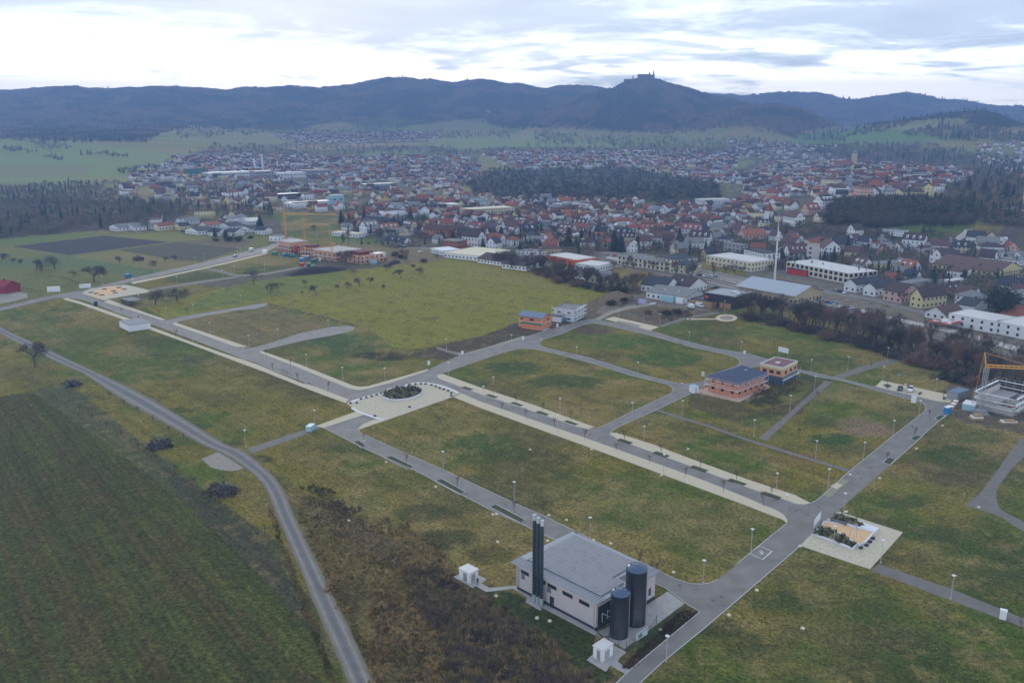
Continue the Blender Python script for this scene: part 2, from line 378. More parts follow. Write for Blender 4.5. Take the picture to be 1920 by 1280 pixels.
# ---------------------------------------------------------------- land cover outlines
TOWN_AREAS=[
 [(640,440),(660,400),(860,372),(1060,372),(1250,385),(1330,345),(1420,300),(1600,290),(1830,325),(1700,362),(1560,372),(1545,420),(1720,435),(1830,440),(1925,420),(1990,640),(1700,565),(1400,500),(1150,470),(1040,490),(900,478),(760,462)],
 [(215,350),(330,300),(560,290),(900,292),(900,345),(680,395),(560,400),(330,350)],
 [(960,292),(1380,285),(1380,318),(980,330)],[(1370,262),(1560,270),(1560,300),(1370,300)],[(510,250),(820,250),(820,267),(560,272)],
 [(190,432),(320,408),(520,410),(540,445),(400,440)]]
FIELDS=[
 # plateau fields on the far side of the upper street
 ([(0,470),(60,462),(200,438),(330,430),(500,440),(520,460),(340,500),(240,520),(160,540),(60,560),(0,575),(-200,600),(-200,480)],(104,106,54),.9,2),
 ([(0,485),(140,476),(300,500),(330,515),(255,520),(150,500),(0,500)],(86,106,66),.8,2),
 ([(0,450),(60,442),(180,436),(200,438),(30,463),(0,467)],(92,108,52),.9,1),
  ([(136,482),(220,470),(330,488),(378,494),(310,508)],(124,112,66),.8,2),
 ([(210,443),(330,432),(400,446),(330,453)],(120,116,60),.8,2),
 ([(340,452),(440,447),(480,452),(452,466)],(104,88,76),.8,3),
 # bright hay meadow
 ([(482,520),(660,505),(830,480),(900,487),(975,503),(1060,520),(1152,548),(1148,560),(1060,585),(975,603),(900,630),(770,655),(735,650),(690,612),(630,600),(500,566),(310,598),(270,575),(400,545)],(121,117,38),.95,1),
 ([(482,520),(560,513),(640,508),(640,530),(480,560),(380,580),(320,590),(400,548)],(92,108,44),.7,6),
 ([(860,480),(975,502),(1090,530),(1060,545),(960,530),(880,515)],(130,116,58),.6,6),
 ([(330,603),(443,584),(500,573),(560,592),(652,609),(620,613),(566,623),(480,650),(455,652)],(118,106,70),.65,4),([(498,570),(505,569),(662,607),(664,611)],(84,66,50),.8,1),
 # raw soil about the building sites
 ([(500,455),(620,480),(720,492),(740,500),(640,508),(560,516),(480,528),(400,540),(360,530),(480,512),(590,500)],(92,84,72),.9,4),
 ([(705,470),(800,468),(865,482),(790,492),(720,500)],(112,98,76),.9,4),
 ([(790,655),(905,630),(965,606),(1030,600),(1100,596),(1105,602),(1020,620),(900,655),(830,675),(770,668)],(74,66,56),.9,3),
 ([(1060,590),(1110,560),(1200,540),(1330,570),(1370,585),(1340,588),(1240,612),(1130,598)],(98,86,72),.85,4),
 ([(1160,548),(1215,552),(1330,578),(1330,584),(1220,572),(1130,590),(1115,585)],(122,112,104),.8,2),
 ([(1185,592),(1290,582),(1300,590),(1240,608)],(84,72,62),.7,4),
 ([(1290,742),(1320,728),(1420,770),(1500,752),(1530,722),(1500,704),(1560,712),(1500,775),(1370,790),(1290,760)],(66,58,48),.6,4),
 ([(1290,735),(1330,725),(1460,740),(1390,755)],(140,122,104),.85,1),
 ([(1750,745),(1800,700),(1925,700),(1925,815),(1800,790)],(92,84,74),.9,4),
 # railway land and gravel yards
 ([(1120,478),(1180,470),(1320,505),(1420,525),(1400,545),(1270,520),(1130,495)],(150,146,142),.8,2),
 ([(1400,500),(1560,510),(1700,560),(1800,600),(1930,640),(1930,690),(1750,645),(1600,600),(1520,585),(1400,560)],(112,106,102),.8,3),
 ([(1460,522),(1540,540),(1500,552),(1440,530)],(150,84,72),.8),
 ([(1330,525),(1440,540),(1440,552),(1320,535)],(168,160,146),.7,1),
 ([(1372,586),(1480,600),(1600,625),(1750,658),(1930,700),(1930,765),(1850,724),(1720,680),(1640,655),(1560,634),(1480,615),(1400,600)],(66,59,50),.85,2),([(1000,502),(1080,520),(1150,535),(1215,535),(1200,552),(1150,549),(1060,524),(990,508)],(72,64,54),.8,2),
 # foreground rough ground, left of the plant
 ([(480,870),(560,920),(700,965),(830,1010),(860,1070),(960,1120),(1080,1200),(1180,1290),(1180,1500),(700,1500),(690,1280),(640,1150),(590,1050),(540,930)],(92,80,52),.6,14),
 ([(560,930),(640,950),(780,1040),(830,1060),(790,1080),(640,1010),(580,960)],(84,70,62),.55,14),
 ([(780,1065),(860,1070),(980,1130),(1100,1210),(1190,1290),(1190,1500),(860,1500),(860,1280),(810,1180),(760,1090)],(78,66,58),.7,16),
 ([(700,1100),(780,1130),(850,1200),(830,1240),(760,1220),(690,1150)],(124,102,70),.5,14),
 ([(905,1100),(966,1112),(1118,1190),(1112,1232),(1150,1262),(1130,1285),(1010,1200),(930,1140)],(50,62,28),.9,2),
 ([(1200,1160),(1290,1135),(1312,1148),(1182,1256),(1160,1240)],(58,70,34),.9,1),
 ([(65,732),(125,716),(230,800),(330,880),(400,930),(470,980),(540,1030),(560,1100),(640,1250),(590,1190),(520,1110),(430,1020),(330,925),(200,830),(100,760)],(74,76,52),.85,3),
 ([(300,870),(400,930),(520,1050),(620,1240),(580,1180),(430,1020),(330,925)],(62,58,46),.7,5),
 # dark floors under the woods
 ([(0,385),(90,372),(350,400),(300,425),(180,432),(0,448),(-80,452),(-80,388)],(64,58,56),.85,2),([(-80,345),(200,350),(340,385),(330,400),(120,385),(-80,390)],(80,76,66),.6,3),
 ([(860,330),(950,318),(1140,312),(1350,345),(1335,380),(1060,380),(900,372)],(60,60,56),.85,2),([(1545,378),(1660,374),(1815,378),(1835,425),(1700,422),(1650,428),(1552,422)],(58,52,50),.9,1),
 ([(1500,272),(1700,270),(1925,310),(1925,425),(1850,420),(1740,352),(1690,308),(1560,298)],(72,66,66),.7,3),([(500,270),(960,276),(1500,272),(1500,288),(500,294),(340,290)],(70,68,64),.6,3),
 # green slopes far left, far right
 ([(-300,262),(0,262),(130,264),(230,278),(330,288),(380,292),(300,312),(220,332),(120,340),(-300,345)],(118,134,70),.9,2),
 ([(-300,312),(60,308),(180,312),(150,328),(0,336),(-300,338)],(122,118,80),.7,4),
 ([(1500,262),(1520,252),(1600,243),(1720,232),(1790,227),(1820,232),(1740,242),(1700,250)],(128,130,84),.95,1),
 ([(1440,272),(1500,255),(1590,241),(1700,244),(1790,250),(1830,262),(1700,272),(1560,276)],(98,126,72),.95,1),
 ([(1500,250),(1590,238),(1600,242),(1510,256)],(140,118,90),.8),
 ([(1250,257),(1330,246),(1370,238),(1378,242),(1350,252),(1290,262)],(116,126,78),.95,1),
 ([(1300,264),(1400,256),(1430,260),(1350,272)],(124,134,82),.95,1),
 ([(960,262),(1010,248),(1030,262),(1060,268),(1130,262),(1180,272),(1150,282),(1080,274),(960,276)],(124,138,78),.9,2),
 ([(1090,248),(1140,246),(1140,256),(1080,262)],(134,126,84),.9,1),
 ([(800,262),(900,256),(960,248),(960,272),(880,282),(810,274)],(120,134,80),.9,2),
 ([(640,292),(720,282),(800,282),(780,290),(650,300)],(112,128,82),.9,1),
 ([(515,274),(600,270),(760,268),(800,270),(700,276),(560,284)],(142,126,92),.9,1),
 ([(650,234),(700,225),(740,222),(800,230),(700,246)],(100,112,80),.6,3),
 ([(830,232),(880,224),(920,228),(850,240),(760,246)],(116,116,86),.8,2),
 ([(400,262),(500,258),(500,272),(400,272)],(120,120,90),.7,3),
 ([(40,393),(230,385),(240,398),(120,412),(60,400)],(122,114,72),.8,3),([(176,366),(290,370),(280,380),(180,374)],(128,118,76),.9,2),
 ([(430,388),(520,392),(510,402),(420,398)],(136,118,80),.9,2),([(1640,432),(1660,418),(1830,424),(1800,436),(1700,446)],(84,104,56),.9,2),
 ([(1810,398),(1850,410),(1850,420),(1815,410)],(104,112,66),.9),([(620,440),(700,446),(770,458),(700,462),(610,452)],(84,104,52),.8,2),
 ([(640,455),(760,462),(850,480),(700,476)],(116,106,74),.7,3)]
BLOBS=[(320,660,90,22,(64,84,34)),(430,670,50,12,(120,112,60),.6),(360,675,36,10,(66,62,54),.7),(545,700,80,25,(74,66,46),.3),
 (250,660,60,16,(128,112,72),.5),(300,640,60,12,(62,72,38),.5),(460,790,80,16,(118,104,56),.5),(420,750,60,14,(84,86,38),.5),
 (120,640,60,15,(104,96,58),.5),(620,637,70,18,(62,84,44),.9),(660,655,60,16,(56,80,38),.8),(720,668,60,9,(44,42,32),.9),(590,690,60,12,(118,104,60),.5),
 (560,640,40,16,(80,86,52),.4),(450,605,60,18,(112,98,58),.6),(540,612,60,18,(120,100,62),.5),
 (1105,617,48,12,(88,74,60),.9),(1150,640,90,14,(66,92,32),.7),(1250,672,70,16,(58,86,30),.8),(1100,640,50,8,(112,100,48),.5),(1180,690,50,10,(110,96,54),.5),
 (960,690,60,14,(54,74,28),.8),(1060,715,70,14,(52,72,28),.8),(940,715,40,10,(112,98,52),.5),(1100,745,70,18,(104,90,44),.5),(1130,770,50,10,(112,100,50),.4),
 (1340,640,60,13,(100,86,54),.7),(1440,620,70,14,(92,98,38),.5),(1500,650,70,16,(104,98,44),.5),(1540,672,40,8,(74,70,50),.5),(1590,690,60,9,(98,94,46),.4),
 (1420,790,45,12,(54,78,30),.6),(1440,752,38,10,(40,46,28),.8),(1540,790,40,14,(54,70,28),.7),(1630,805,55,14,(124,104,84),.95),(1600,790,40,10,(116,100,76),.8),(1560,822,45,11,(48,74,30),.9),
 (1660,770,60,10,(96,92,38),.5),(1490,860,60,12,(118,96,54),.7),(1370,835,60,12,(112,92,50),.6),(1290,800,50,12,(84,82,38),.5),(1250,820,60,10,(110,92,50),.5),
 (1780,850,60,18,(48,72,30),.7),(1840,820,50,14,(58,76,30),.6),(1720,880,60,14,(120,100,66),.6),(1790,895,60,18,(92,80,60),.7),(1690,940,60,16,(52,70,30),.7),(1760,1000,80,18,(50,66,28),.7),
 (1870,1020,50,16,(108,92,50),.5),(1870,740,40,9,(84,104,34),.6),(1760,700,50,10,(104,98,44),.5),
 (800,790,70,20,(96,98,34),.6),(900,830,70,18,(62,84,34),.8),(960,790,60,14,(86,90,32),.5),(1010,860,70,18,(64,70,32),.5),(1080,920,80,22,(80,88,36),.6),(1190,970,90,30,(60,82,30),.6),(1330,960,60,20,(66,78,32),.5),
 (860,790,40,8,(118,104,60),.5),(1000,900,70,14,(104,92,40),.4),
 (600,860,60,18,(112,98,54),.6),(680,830,40,14,(78,88,36),.6),(740,900,80,22,(74,82,34),.6),(800,960,70,18,(54,64,32),.7),(880,980,50,16,(84,80,34),.5),(650,900,60,14,(104,88,46),.5),(850,1010,60,20,(44,56,28),.7),(920,1040,50,18,(72,66,28),.6),
 (1480,1130,90,26,(50,66,26),.6),(1600,1150,90,26,(74,84,30),.5),(1420,1210,80,24,(58,66,30),.5),(1700,1230,100,26,(60,76,28),.5),(1520,1060,70,10,(88,72,40),.6),(1860,1240,60,20,(92,82,44),.6),(1350,1180,50,24,(46,58,30),.7),(1640,1090,50,8,(92,76,42),.6),
 (60,600,90,10,(96,92,44),.5),(60,700,60,14,(88,86,40),.6),(90,680,30,6,(110,90,60),.5),(420,830,40,8,(50,72,30),.6),(360,800,40,8,(46,70,34),.8),(330,770,30,6,(52,70,34),.7),(470,860,40,8,(44,56,30),.8),
 (520,950,16,40,(96,76,54),.7),(550,1010,14,40,(110,92,52),.6),(620,1120,10,50,(120,94,64),.6)]
# ---------------------------------------------------------------- near-side roads (streets seen with their junctions as one surface)
ASPH_OUT=[(153.6,551),(195,567),(260,587),(310,600),(318,599),(359,591),(417,581.5),(482,570.5),(500,568),(498,573.5),(477,579),(443,582),(370,594.5),(332,603.5),(324,609),
 (442,651),(455,653.5),(465,653.5),(480,651),(514,641),(566,624),(620,613.5),(652,610.5),(664,614),(660,620),(621,629),(571,637.5),(519,650),(495,656),(485,659.5),(487,663),(558,689),(610,711),(640,723),(655,729),(672,732),(690,729.5),(740,716),
 (802,695.6),(826,682),(865,666),(912,653),(960,640),(1025,619),(1072,606),(1106,598),(1121,599.5),(1220,620),(1272,636),(1338,652.6),(1403,663),(1437,673),(1495,692),(1560,706),
 (1641,725.5),(1706.5,741),(1758.5,753),(1779,758),(1786,768),(1777,777.6),(1758.5,790.6),(1737.7,809),(1719.5,827),(1670,871),(1586.7,944),(1566,962.5),(1545,980),(1520,1003),(1500,1023.4),
 (1320,1178),(1242,1241),(1200,1280),(1110,1355),(1062,1355),(1156,1280),(1180,1256.6),(1312,1147),(1300,1139),(1284,1130),(1249,1103),(1150,1058),(1047,1014),(1018,1001.7),(982,984),(930,961),
 (865,927),(776,880.5),(710,853),(682.6,840),(662,830),(607,802),(680,778),(703,787),(688,792),(675,799),(671,805),(675,811),(701,823),(753,847),(831,880.5),(930,927),(962,942),(1022,968),(1103,1008),
 (1216,1062),(1268,1086),(1294,1094),(1315,1095),(1330,1093),(1345,1087),(1382,1057),(1440,1009),(1474,982),(1476,976),(1470,966),(1456,957),(1432,947.5),(1400,933.5),(1320,901),(1200,858),(1100,822),(1000,787.5),(900,752.5),
 (864,737),(845,728.5),(826,721.7),(800,716.8),(783,716.8),(768,719),(716,735),(672,747),(654,752),(612,734.7),(570.6,716),(516,696),(482,680),(458,673),(414,656),(340,628),(297,612),(260,600),(221,586),(180,570),(150,560)]
LOT_A=[(1009.5,642.5),(1020,636),(1051,626.6),(1087.6,611),(1098,608),(1110,606.5),(1125,607.5),(1142,611),(1220,629),(1298.5,651),(1350,662),(1366,665.6),(1380,670.5),(1387,676),(1387,681),(1380,687),(1366,694),(1345,703),(1324.6,712.5),(1311,716.5),(1298.5,718.5),(1285,719.5),(1272.5,719),(1220,707),(1106,671),(1025,652.6),(1012,647)]
LOT_B=[(817.5,705),(822,701.5),(830,699.5),(886,680),(940,662),(960,656.5),(975,653.5),(988,653),(1005,655),(1038,662),(1121,684),(1187,705),(1236,716.5),(1250,720),(1259,725),(1263,731),(1259,737),(1225,753),(1160,784),(1130,799),(1121,802),(1113,804),(1103,804.7),(1093,803.6),(1082,800.5),(1040,786.5),(999,771.5),(950,756),(900,739),(870,728),(847,719.5),(824,711)]
LOT_C=[(1145,810),(1160,800),(1231,768.5),(1277,746),(1299,737),(1325,722),(1385,697),(1412,688),(1440,686),(1500,697),(1529,706),(1576,713),(1641,731),(1696,746),(1715,750),(1727,754),(1734,759),(1736.5,764),(1734,771),(1715,786),(1675,817),(1592,884),(1542,929),(1531,938),(1519,943.8),(1508,946),(1495,945.6),(1482,942),(1469.5,936.5),(1420,920.5),(1400,913.5),(1300,876),(1160,825),(1148,820.5),(1143.5,815)]
def build_roads():
    asph=mat('asphalt',S(114,110,106,1.12),.75,noise=.22,scale=.22,spec=.35)
    # second, finer tone in the asphalt
    t=asph.node_tree
    path=mat('fine_asphalt',S(106,101,96,1.12),.8,noise=.16,scale=.4)
    pave=mat('beige_paving',S(182,171,148,1.15),.9,noise=.13,scale=3.5)
    kerb=mat('kerb_stone',S(168,168,168,1.15),.85,noise=.08,scale=2)
    gravel=mat('gravel',S(138,132,122,1.1),.95,noise=.22,scale=1.2)
    sheet('road',ASPH_OUT,[LOT_A,LOT_B,LOT_C],.03,asph)
    mb=MB()
    for L in (LOT_A,LOT_B,LOT_C): ribbon(mb,pxs(L),.18,0,.13,closed=True)
    ribbon(mb,pxs(ASPH_OUT[:44]),.18,0,.13)
    ribbon(mb,pxs([p for p in ASPH_OUT[44:64]]),.18,0,.13)
    ribbon(mb,pxs([p for p in ASPH_OUT[68:110]]),.18,0,.13)
    ribbon(mb,pxs(ASPH_OUT[110:]),.18,0,.13)
    mb.build('kerb',kerb,kind='structure')
    # upper street and left approach
    up=[(-60,590),(0,577),(78,557.5),(115,551),(146,545),(167,540),(193,534),(245,522),(312.5,507),(385,491),(443,475.5),(500,462.5),(524,451),(545,444)]
    lo=[(-60,598),(0,583),(80,564),(114,558),(150,560.5),(176,548),(193,540),(250,527.6),(310,515),(380,500.5),(443,486),(500,472),(534,456),(552,446)]
    slab('upper_road',up+lo[::-1],0,.045,asph)
    st=lambda nm,a,b,z,m:slab(nm,a+b[::-1],0,z,m)
    st('footway',[(245,529.5),(310,517),(383,501.5),(443,487.5),(500,473.5)],[(250,532.5),(312,519.5),(385,503.5),(446,489.5),(503,475.5)],.12,pave)
    st('path',[(383,500.5),(448,515.5),(500,511.5),(545,502.5),(590,494)],[(381,503),(446,519),(500,515),(545,506),(590,498)],.035,path)
    st('path',[(281,541.5),(364.6,528),(443,518)],[(281,546),(366,532.5),(446,520.5)],.035,path)
    # cart track: tarred strip with gritty wheel lanes and a worn margin
    L=[(-80,578),(0,625),(60,656),(130,689),(157,701),(234,752),(305,791),(375,831),(408,846),(430,858),(453,873),(479,893),(498,917),(508,940),(521,972),(542,1020),(566,1075),(597,1150),(631,1228),(654,1280),(715,1420)]
    R=[(-80,566),(0,613),(62,642),(155,686),(185,700),(270,740),(352,789),(420,831),(450,842),(468,853),(492,873),(516,896),(531.6,919.6),(540,938),(549,961),(571,1006),(602,1072),(641,1150),(678,1228),(701,1280),(770,1420)]
    Ls=smooth_line(L,5);Rs=smooth_line(R,5)
    prof=[(-.04,(96,88,72)),(.04,(112,108,104)),(.14,(116,114,114)),(.24,(134,132,132)),(.34,(112,112,118)),(.5,(100,100,108)),(.66,(112,112,118)),(.76,(134,132,132)),(.86,(116,114,114)),(.96,(112,108,104)),(1.04,(96,90,72))]
    V=[];C=[]
    for i,(a,b) in enumerate(zip(Ls,Rs)):
        pa=P0(*a);pb=P0(*b)
        for k,(q,c) in enumerate(prof):
            jit=(random.random()-.5)*.05 if k in (0,len(prof)-1) else 0
            p=pa.lerp(pb,q+jit); V.append((p.x,p.y,.05 if 0<k<len(prof)-1 else .01)); f=1+.08*(random.random()-.5); C.append([x*f for x in S(c[0],c[1]-2,c[2]-9,1.1)])
    k=len(prof); n=len(Ls); I=np.arange(n*k).reshape(n,k)
    F=np.stack([I[:-1,:-1],I[:-1,1:],I[1:,1:],I[1:,:-1]],-1).reshape(-1,4)
    va=np.array(V); nn=np.cross(va[F[0,1]]-va[F[0,0]],va[F[0,2]]-va[F[0,0]])
    if nn[2]<0: F=F[:,::-1]
    m=attrmat('track_surface',fine=((2.5,.14),(.4,.12)),rough=.85)
    mesh_np('cart_track',va,F,[m],cols=np.array(C),kind='structure')
    slab('gravel_lay_by',[(408,847),(378,860),(384,866),(395,876),(414,881),(434,883),(447,881),(457,877),(430,860)],0,.03,gravel)
    st('path',[(462,841),(573,805),(591,797.5)],[(472,850),(576,813.5),(603,801)],.04,path)
    st('footway',[(591,799),(669.6,771)],[(607,802.5),(683,777.5)],.12,pave)
    # footways of the main street
    st('footway',[(125,558.5),(167,571),(221,590),(260,604),(294,617),(350,638),(417,662),(482,683),(516,698),(568,719),(591,725),(654,749)],[(118,561),(151,570.5),(234,600.5),(281,618),(345,641),(461,684.5),(500,699),(560,723),(610,742),(649,756)],.12,pave)
    st('footway',[(203,561.5),(260,582),(310,599)],[(195,566.5),(260,586.5),(303,601)],.14,pave)
    st('footway',[(327,604.5),(380,622),(466,651)],[(324,608.5),(380,628),(442,650.5)],.14,pave)
    st('footway',[(490,658),(558,682),(620,706.5),(662,723),(675,725.5),(690,724),(714,717.5),(760,704.5),(803,692)],[(486,661.5),(558,688.5),(640,722.5),(655,728.5),(672,731.5),(690,729),(740,715.5),(802,695)],.14,pave)
    st('footway',[(864,737.5),(900,753),(1000,788),(1100,822.5),(1200,858.5),(1320,901.5),(1400,934),(1432,948),(1456,957.5),(1470,966.5),(1475.5,976)],[(850,744.5),(900,764.5),(1000,801),(1100,837),(1200,874),(1320,918.5),(1400,948),(1440,964),(1462,972),(1470,976),(1474,980)],.14,pave)
    st('footway',[(818.5,704.8),(823,702),(831,701.5),(900,726.5),(1000,759),(1060,781),(1115,801)],[(824,710.5),(847,719),(870,727.6),(900,738.6),(999,771),(1082,800),(1103,804.3)],.14,pave)
    st('footway',[(1146,811),(1155,811.5),(1220,832),(1300,862),(1400,898.5),(1490,928),(1519,943)],[(1144,814.5),(1160,824.6),(1300,875.6),(1400,913),(1469,936),(1495,945),(1509,945.5)],.14,pave)
    st('footway',[(672,803),(678,796),(690,790.5),(705,786)],[(671.5,806),(683,802),(700,796),(722,789)],.13,pave)
    # right-hand paths
    P1u=[(1560.6,706),(1580,699),(1602,691),(1654,676),(1696,668),(1732,666)];P1l=[(1581,709),(1592,705),(1607.5,699.5),(1662,684),(1706,673),(1740,671)]
    st('path',P1u,P1l,.035,path)
    st('path',[(1546,714),(1472,780),(1422,821)],[(1561,716),(1508.5,759),(1437,826.5)],.035,path)
    st('path',[(1236,768),(1330,797),(1400,822),(1480,846),(1592,880)],[(1231,770.8),(1330,801),(1400,826),(1480,851),(1587,884)],.04,path)
    slab('path',[(1925,812),(1900,838),(1868,884),(1849.7,908),(1834,928),(1822,937),(1813,941.6),(1812,946),(1816,949.5),(1835,955),(1860,962.5),(1878,970),(1896.6,983),(1980,1030),(1980,1015),(1930,984),(1905,970),(1888.8,962.5),(1879,956),(1873,949.5),(1868,934),(1868,922),(1873,910),(1896.6,879),(1925,852)],0,.035,path)
    st('path',[(1648,1057),(1782.5,1103),(1920,1159),(1990,1188)],[(1632.5,1068.5),(1773,1122),(1920,1176),(1990,1203)],.035,path)
    st('path',[(1236,610.5),(1285.5,594),(1345,584)],[(1240,613.5),(1290,597.5),(1350,587)],.035,path)
    st('gravel_road',[(1112,599),(1142,583.5),(1181,573.5),(1220,568.5)],[(1126,600),(1148,588),(1183,578),(1224,572.5)],.035,gravel)
    st('path',[(820,650),(842,657),(868,663)],[(818,653),(840,661),(862,667)],.035,path)
    st('path',[(866,664),(912,651),(960,636),(980,630)],[(868,666),(915,653),(962,640),(984,634)],.036,gravel)
    # parking bays
    slab('parking_bay',[(1134,598.5),(1150,594),(1236,613),(1219,619.5)],0,.1,pave)
    slab('parking_surface',[(1160,601.5),(1180,605),(1204,611),(1194,614.5),(1152,604)],.02,.115,gravel)
    slab('parking_bay',[(1641,724.5),(1653,713.5),(1790,742),(1781,755.5),(1758,752),(1706,740)],0,.1,pave)
    slab('parking_surface',[(1542,928.5),(1577,898),(1594,900),(1556,934)],0,.09,mat('grass_paver',S(128,126,108,1.2),.9,noise=.2,scale=3))
    slab('parking_strip',[(1557,911.5),(1568,905),(1580,909.5),(1568,917)],.02,.10,pave)
    slab('roundel',ell(1362,596,20,6.5),0,.05,mat('sandy_path',S(190,172,146,1.2),.9,noise=.1,scale=1.5))
    slab('roundel_floor',ell(1362,596,13,4.2),.01,.08,gravel)
    st('path',[(1287,597),(1344,597.5)],[(1287,599),(1344,599)],.04,MATS['sandy_path'])
    # the two soft, stony squares
    slab('paved_square',[(1571.6,959),(1600,968),(1693,998),(1662,1033),(1631,1067),(1600,1057),(1500,1023),(1520,1003),(1545,980)],0,.14,mat('square_paving',S(178,170,150,1.12),.9,noise=.2,scale=1.6))
    slab('paved_square',[(153.6,550.5),(160,545),(172,541),(234,534),(250,537),(281,544.5),(276,548.5),(203,560.5),(195,563.5)],0,.13,MATS['square_paving'])
    slab('sand_pit_floor',[(172,549),(190,541),(215,537),(240,542),(225,548),(187,558)],.02,.15,mat('orange_sand',S(198,164,124,1.2),.95,noise=.1,scale=2))
    plaza=[(651,757),(655,752.5),(672,747.5),(716,735.5),(768,719.5),(783,717.3),(800,717.3),(826,722.2),(845,729),(862,737),(844,746),(722,789),(715,786),(700,783),(669,771)]
    slab('paved_square',plaza,0,.15,MATS['square_paving'])
    mbw=MB(); ribbon(mbw,pxs(smooth_line([(653,757),(672,749),(716,737),(768,721),(783,718.8),(800,718.8),(826,723.7),(845,730.5),(860,737.5)],3)),.9,.02,.24)
    ribbon(mbw,pxs(smooth_line([(660,765),(671,772),(690,779),(706,784.5),(720,787.5)],3)),.9,.02,.24)
    mbw.build('white_edging',mat('white_concrete',S(206,208,214,1.1),.7,noise=.05),kind='structure')
    # road markings
    wm=mat('road_paint',S(214,214,214,1.1),.7,noise=.1,scale=6)
    mb=MB()
    q=pxs([(1405,1037),(1424.5,1023),(1447.5,1033),(1430,1048.5)]); ribbon(mb,q,.22,.035,.042,closed=True)
    for pl in ([(1427,1036),(1424,1033),(1428,1032),(1430,1035),(1427,1037)],[(1424,1036),(1428,1039),(1432,1036)]): ribbon(mb,pxs(pl),.16,.035,.043)
    for pts in ([(1833,950),(1836,951)],): pass
    mb.build('road_marking',wm,kind='structure')
    slab('ploughed_field',[(24,462),(195,442),(315,454),(130,478)],-.1,.04,mat('ploughed_soil',S(40,37,44,1.0),.95,noise=.25,scale=.25))
    slab('bare_field',[(222,468.5),(335,454),(452,466),(380,489),(330,487)],-.1,.04,mat('green_brown_soil',S(66,63,48,1.05),.95,noise=.25,scale=.12))
    # railway, platforms and yards beyond the tree belt
    ball=mat('ballast',S(112,100,96,1.2),.95,noise=.25,scale=.8); rail=mat('rail_steel',S(120,110,106,1.1),.5)
    rl=[(960,452),(1040,466),(1180,497),(1290,522),(1400,549),(1560,590),(1750,642),(1980,712)]
    W=[P0(*p) for p in smooth_line(rl,4)]
    for off,nm in ((0,'railway_track'),(6,'railway_track'),(12,'railway_track'),(-6,'railway_track')):
        Q=[]
        for i,p in enumerate(W):
            a=W[max(i-1,0)];b=W[min(i+1,len(W)-1)]; d=(b-a).normalized(); Q.append((p.x-d.y*off,p.y+d.x*off))
        m=MB(); ribbon(m,Q,3.6,.0,.2); m.build('ballast_bed',ball,kind='structure')
        m=MB()
        for s_ in (-.75,.75): ribbon(m,[(q[0],q[1]+s_) for q in Q],.14,.2,.36)
        m.build(nm,rail,kind='structure')
    conc=mat('light_concrete',S(168,164,158,1.15),.9,noise=.12,scale=.5)
    st('platform',[(1140,482),(1200,494),(1262,508)],[(1136,485),(1196,497),(1258,511)],.7,conc)
    st('yard_road',[(1330,528),(1440,545),(1600,576),(1700,600),(1790,618),(1990,672)],[(1322,532),(1436,550),(1596,581),(1696,605),(1784,624),(1984,680)],.06,conc)
    st('street',[(1100,470),(1170,474),(1290,500),(1400,520),(1500,536),(1640,558),(1760,590)],[(1096,474),(1166,478),(1286,504),(1396,525),(1496,541),(1634,563),(1752,595)],.05,asph)
    st('street',[(905,466),(960,462),(1090,440),(1240,428),(1420,440),(1600,460)],[(905,469),(962,465),(1092,443),(1240,431),(1420,443),(1600,463)],.04,asph)
    st('street',[(742,462),(800,464),(860,470),(905,466)],[(742,465),(800,467),(862,473),(905,469)],.04,asph)
    W2=[PT(*p) for p in [(1786,455),(1800,446),(1812,438),(1818,431)]]
    V=[];
    for i,p in enumerate(W2): V+=[(p.x-4,p.y,p.z+.4),(p.x+4,p.y,p.z+.4)]
    mesh_np('hill_road',V,[(2*i,2*i+1,2*i+3,2*i+2) for i in range(3)],[conc],kind='structure')
    # manhole covers
    mc=mat('manhole_iron',S(92,84,80,1.1),.7,noise=.1)
    for k,(x,y) in enumerate([(948,945),(1275,1097),(1337,1125),(1353,1118),(1492,958),(1515,965),(1535,951),(1515,945),(1632,877),(1614,896),(1651,803),(1742,755),(1105,815),(1124,822),(670,829),(623,727),(1090,812),(1452,937),(700,838)]):
        o=MB().lathe([(.001,.05),(.42,.05),(.42,.03)],14,(0,0)).build('manhole_cover',mc); p=P0(x,y); o.location=(p.x,p.y,.0)
        todo(o,'rusty manhole cover','manhole cover','manhole covers in the streets')
    # tree pockets cut in the footways and small walled beds along the plant street
    pocket=mat('pocket_soil',S(62,68,44,1.2),.95,noise=.25,scale=3)
    for i,(x,y) in enumerate([(922,743),(969,758),(1017,775),(1070.6,793),(1172,827.6),(1240,852),(1311,879),(1382,904),(1446,929),(877,728.5)]):
        p=P0(x,y); o=MB().prism([(-2.6,-.9),(2.6,-.9),(2.6,.9),(-2.6,.9)],.05,.17).build('tree_pocket',pocket); o.location=(p.x,p.y,0); o.rotation_euler=(0,0,math.radians(-47.3))
        todo(o,'dark bed in beige pavement','tree bed','tree beds in the pavement of the main street')
    for i,(a) in enumerate([[(662,828),(674,826.5),(687,836),(677,840)],[(721,859),(735,855),(776,875),(766,880.5)],[(815,902),(829,898),(873,923),(862,927.5)],[(918,951),(930,946),(985,975),(976,981)],[(1069,1021),(1076,1018),(1095,1028),(1090,1032)],
        [(1706,823),(1716,816),(1729,819),(1718,827)],[(1655,867),(1667,857),(1679,862),(1669,872)],[(1752,784),(1762,778),(1772,780),(1761,789)],[(576,716),(582,718),(590,725),(571,718)],[(1655,722),(1664,720),(1673,724),(1664,729)],[(1720,738),(1726,735),(1730,737),(1724,742)],[(1766,748),(1769,744),(1776,746),(1772,751)]]):
        p=P0(*a[0]); q=[(v[0]-p.x,v[1]-p.y) for v in pxs(a)]
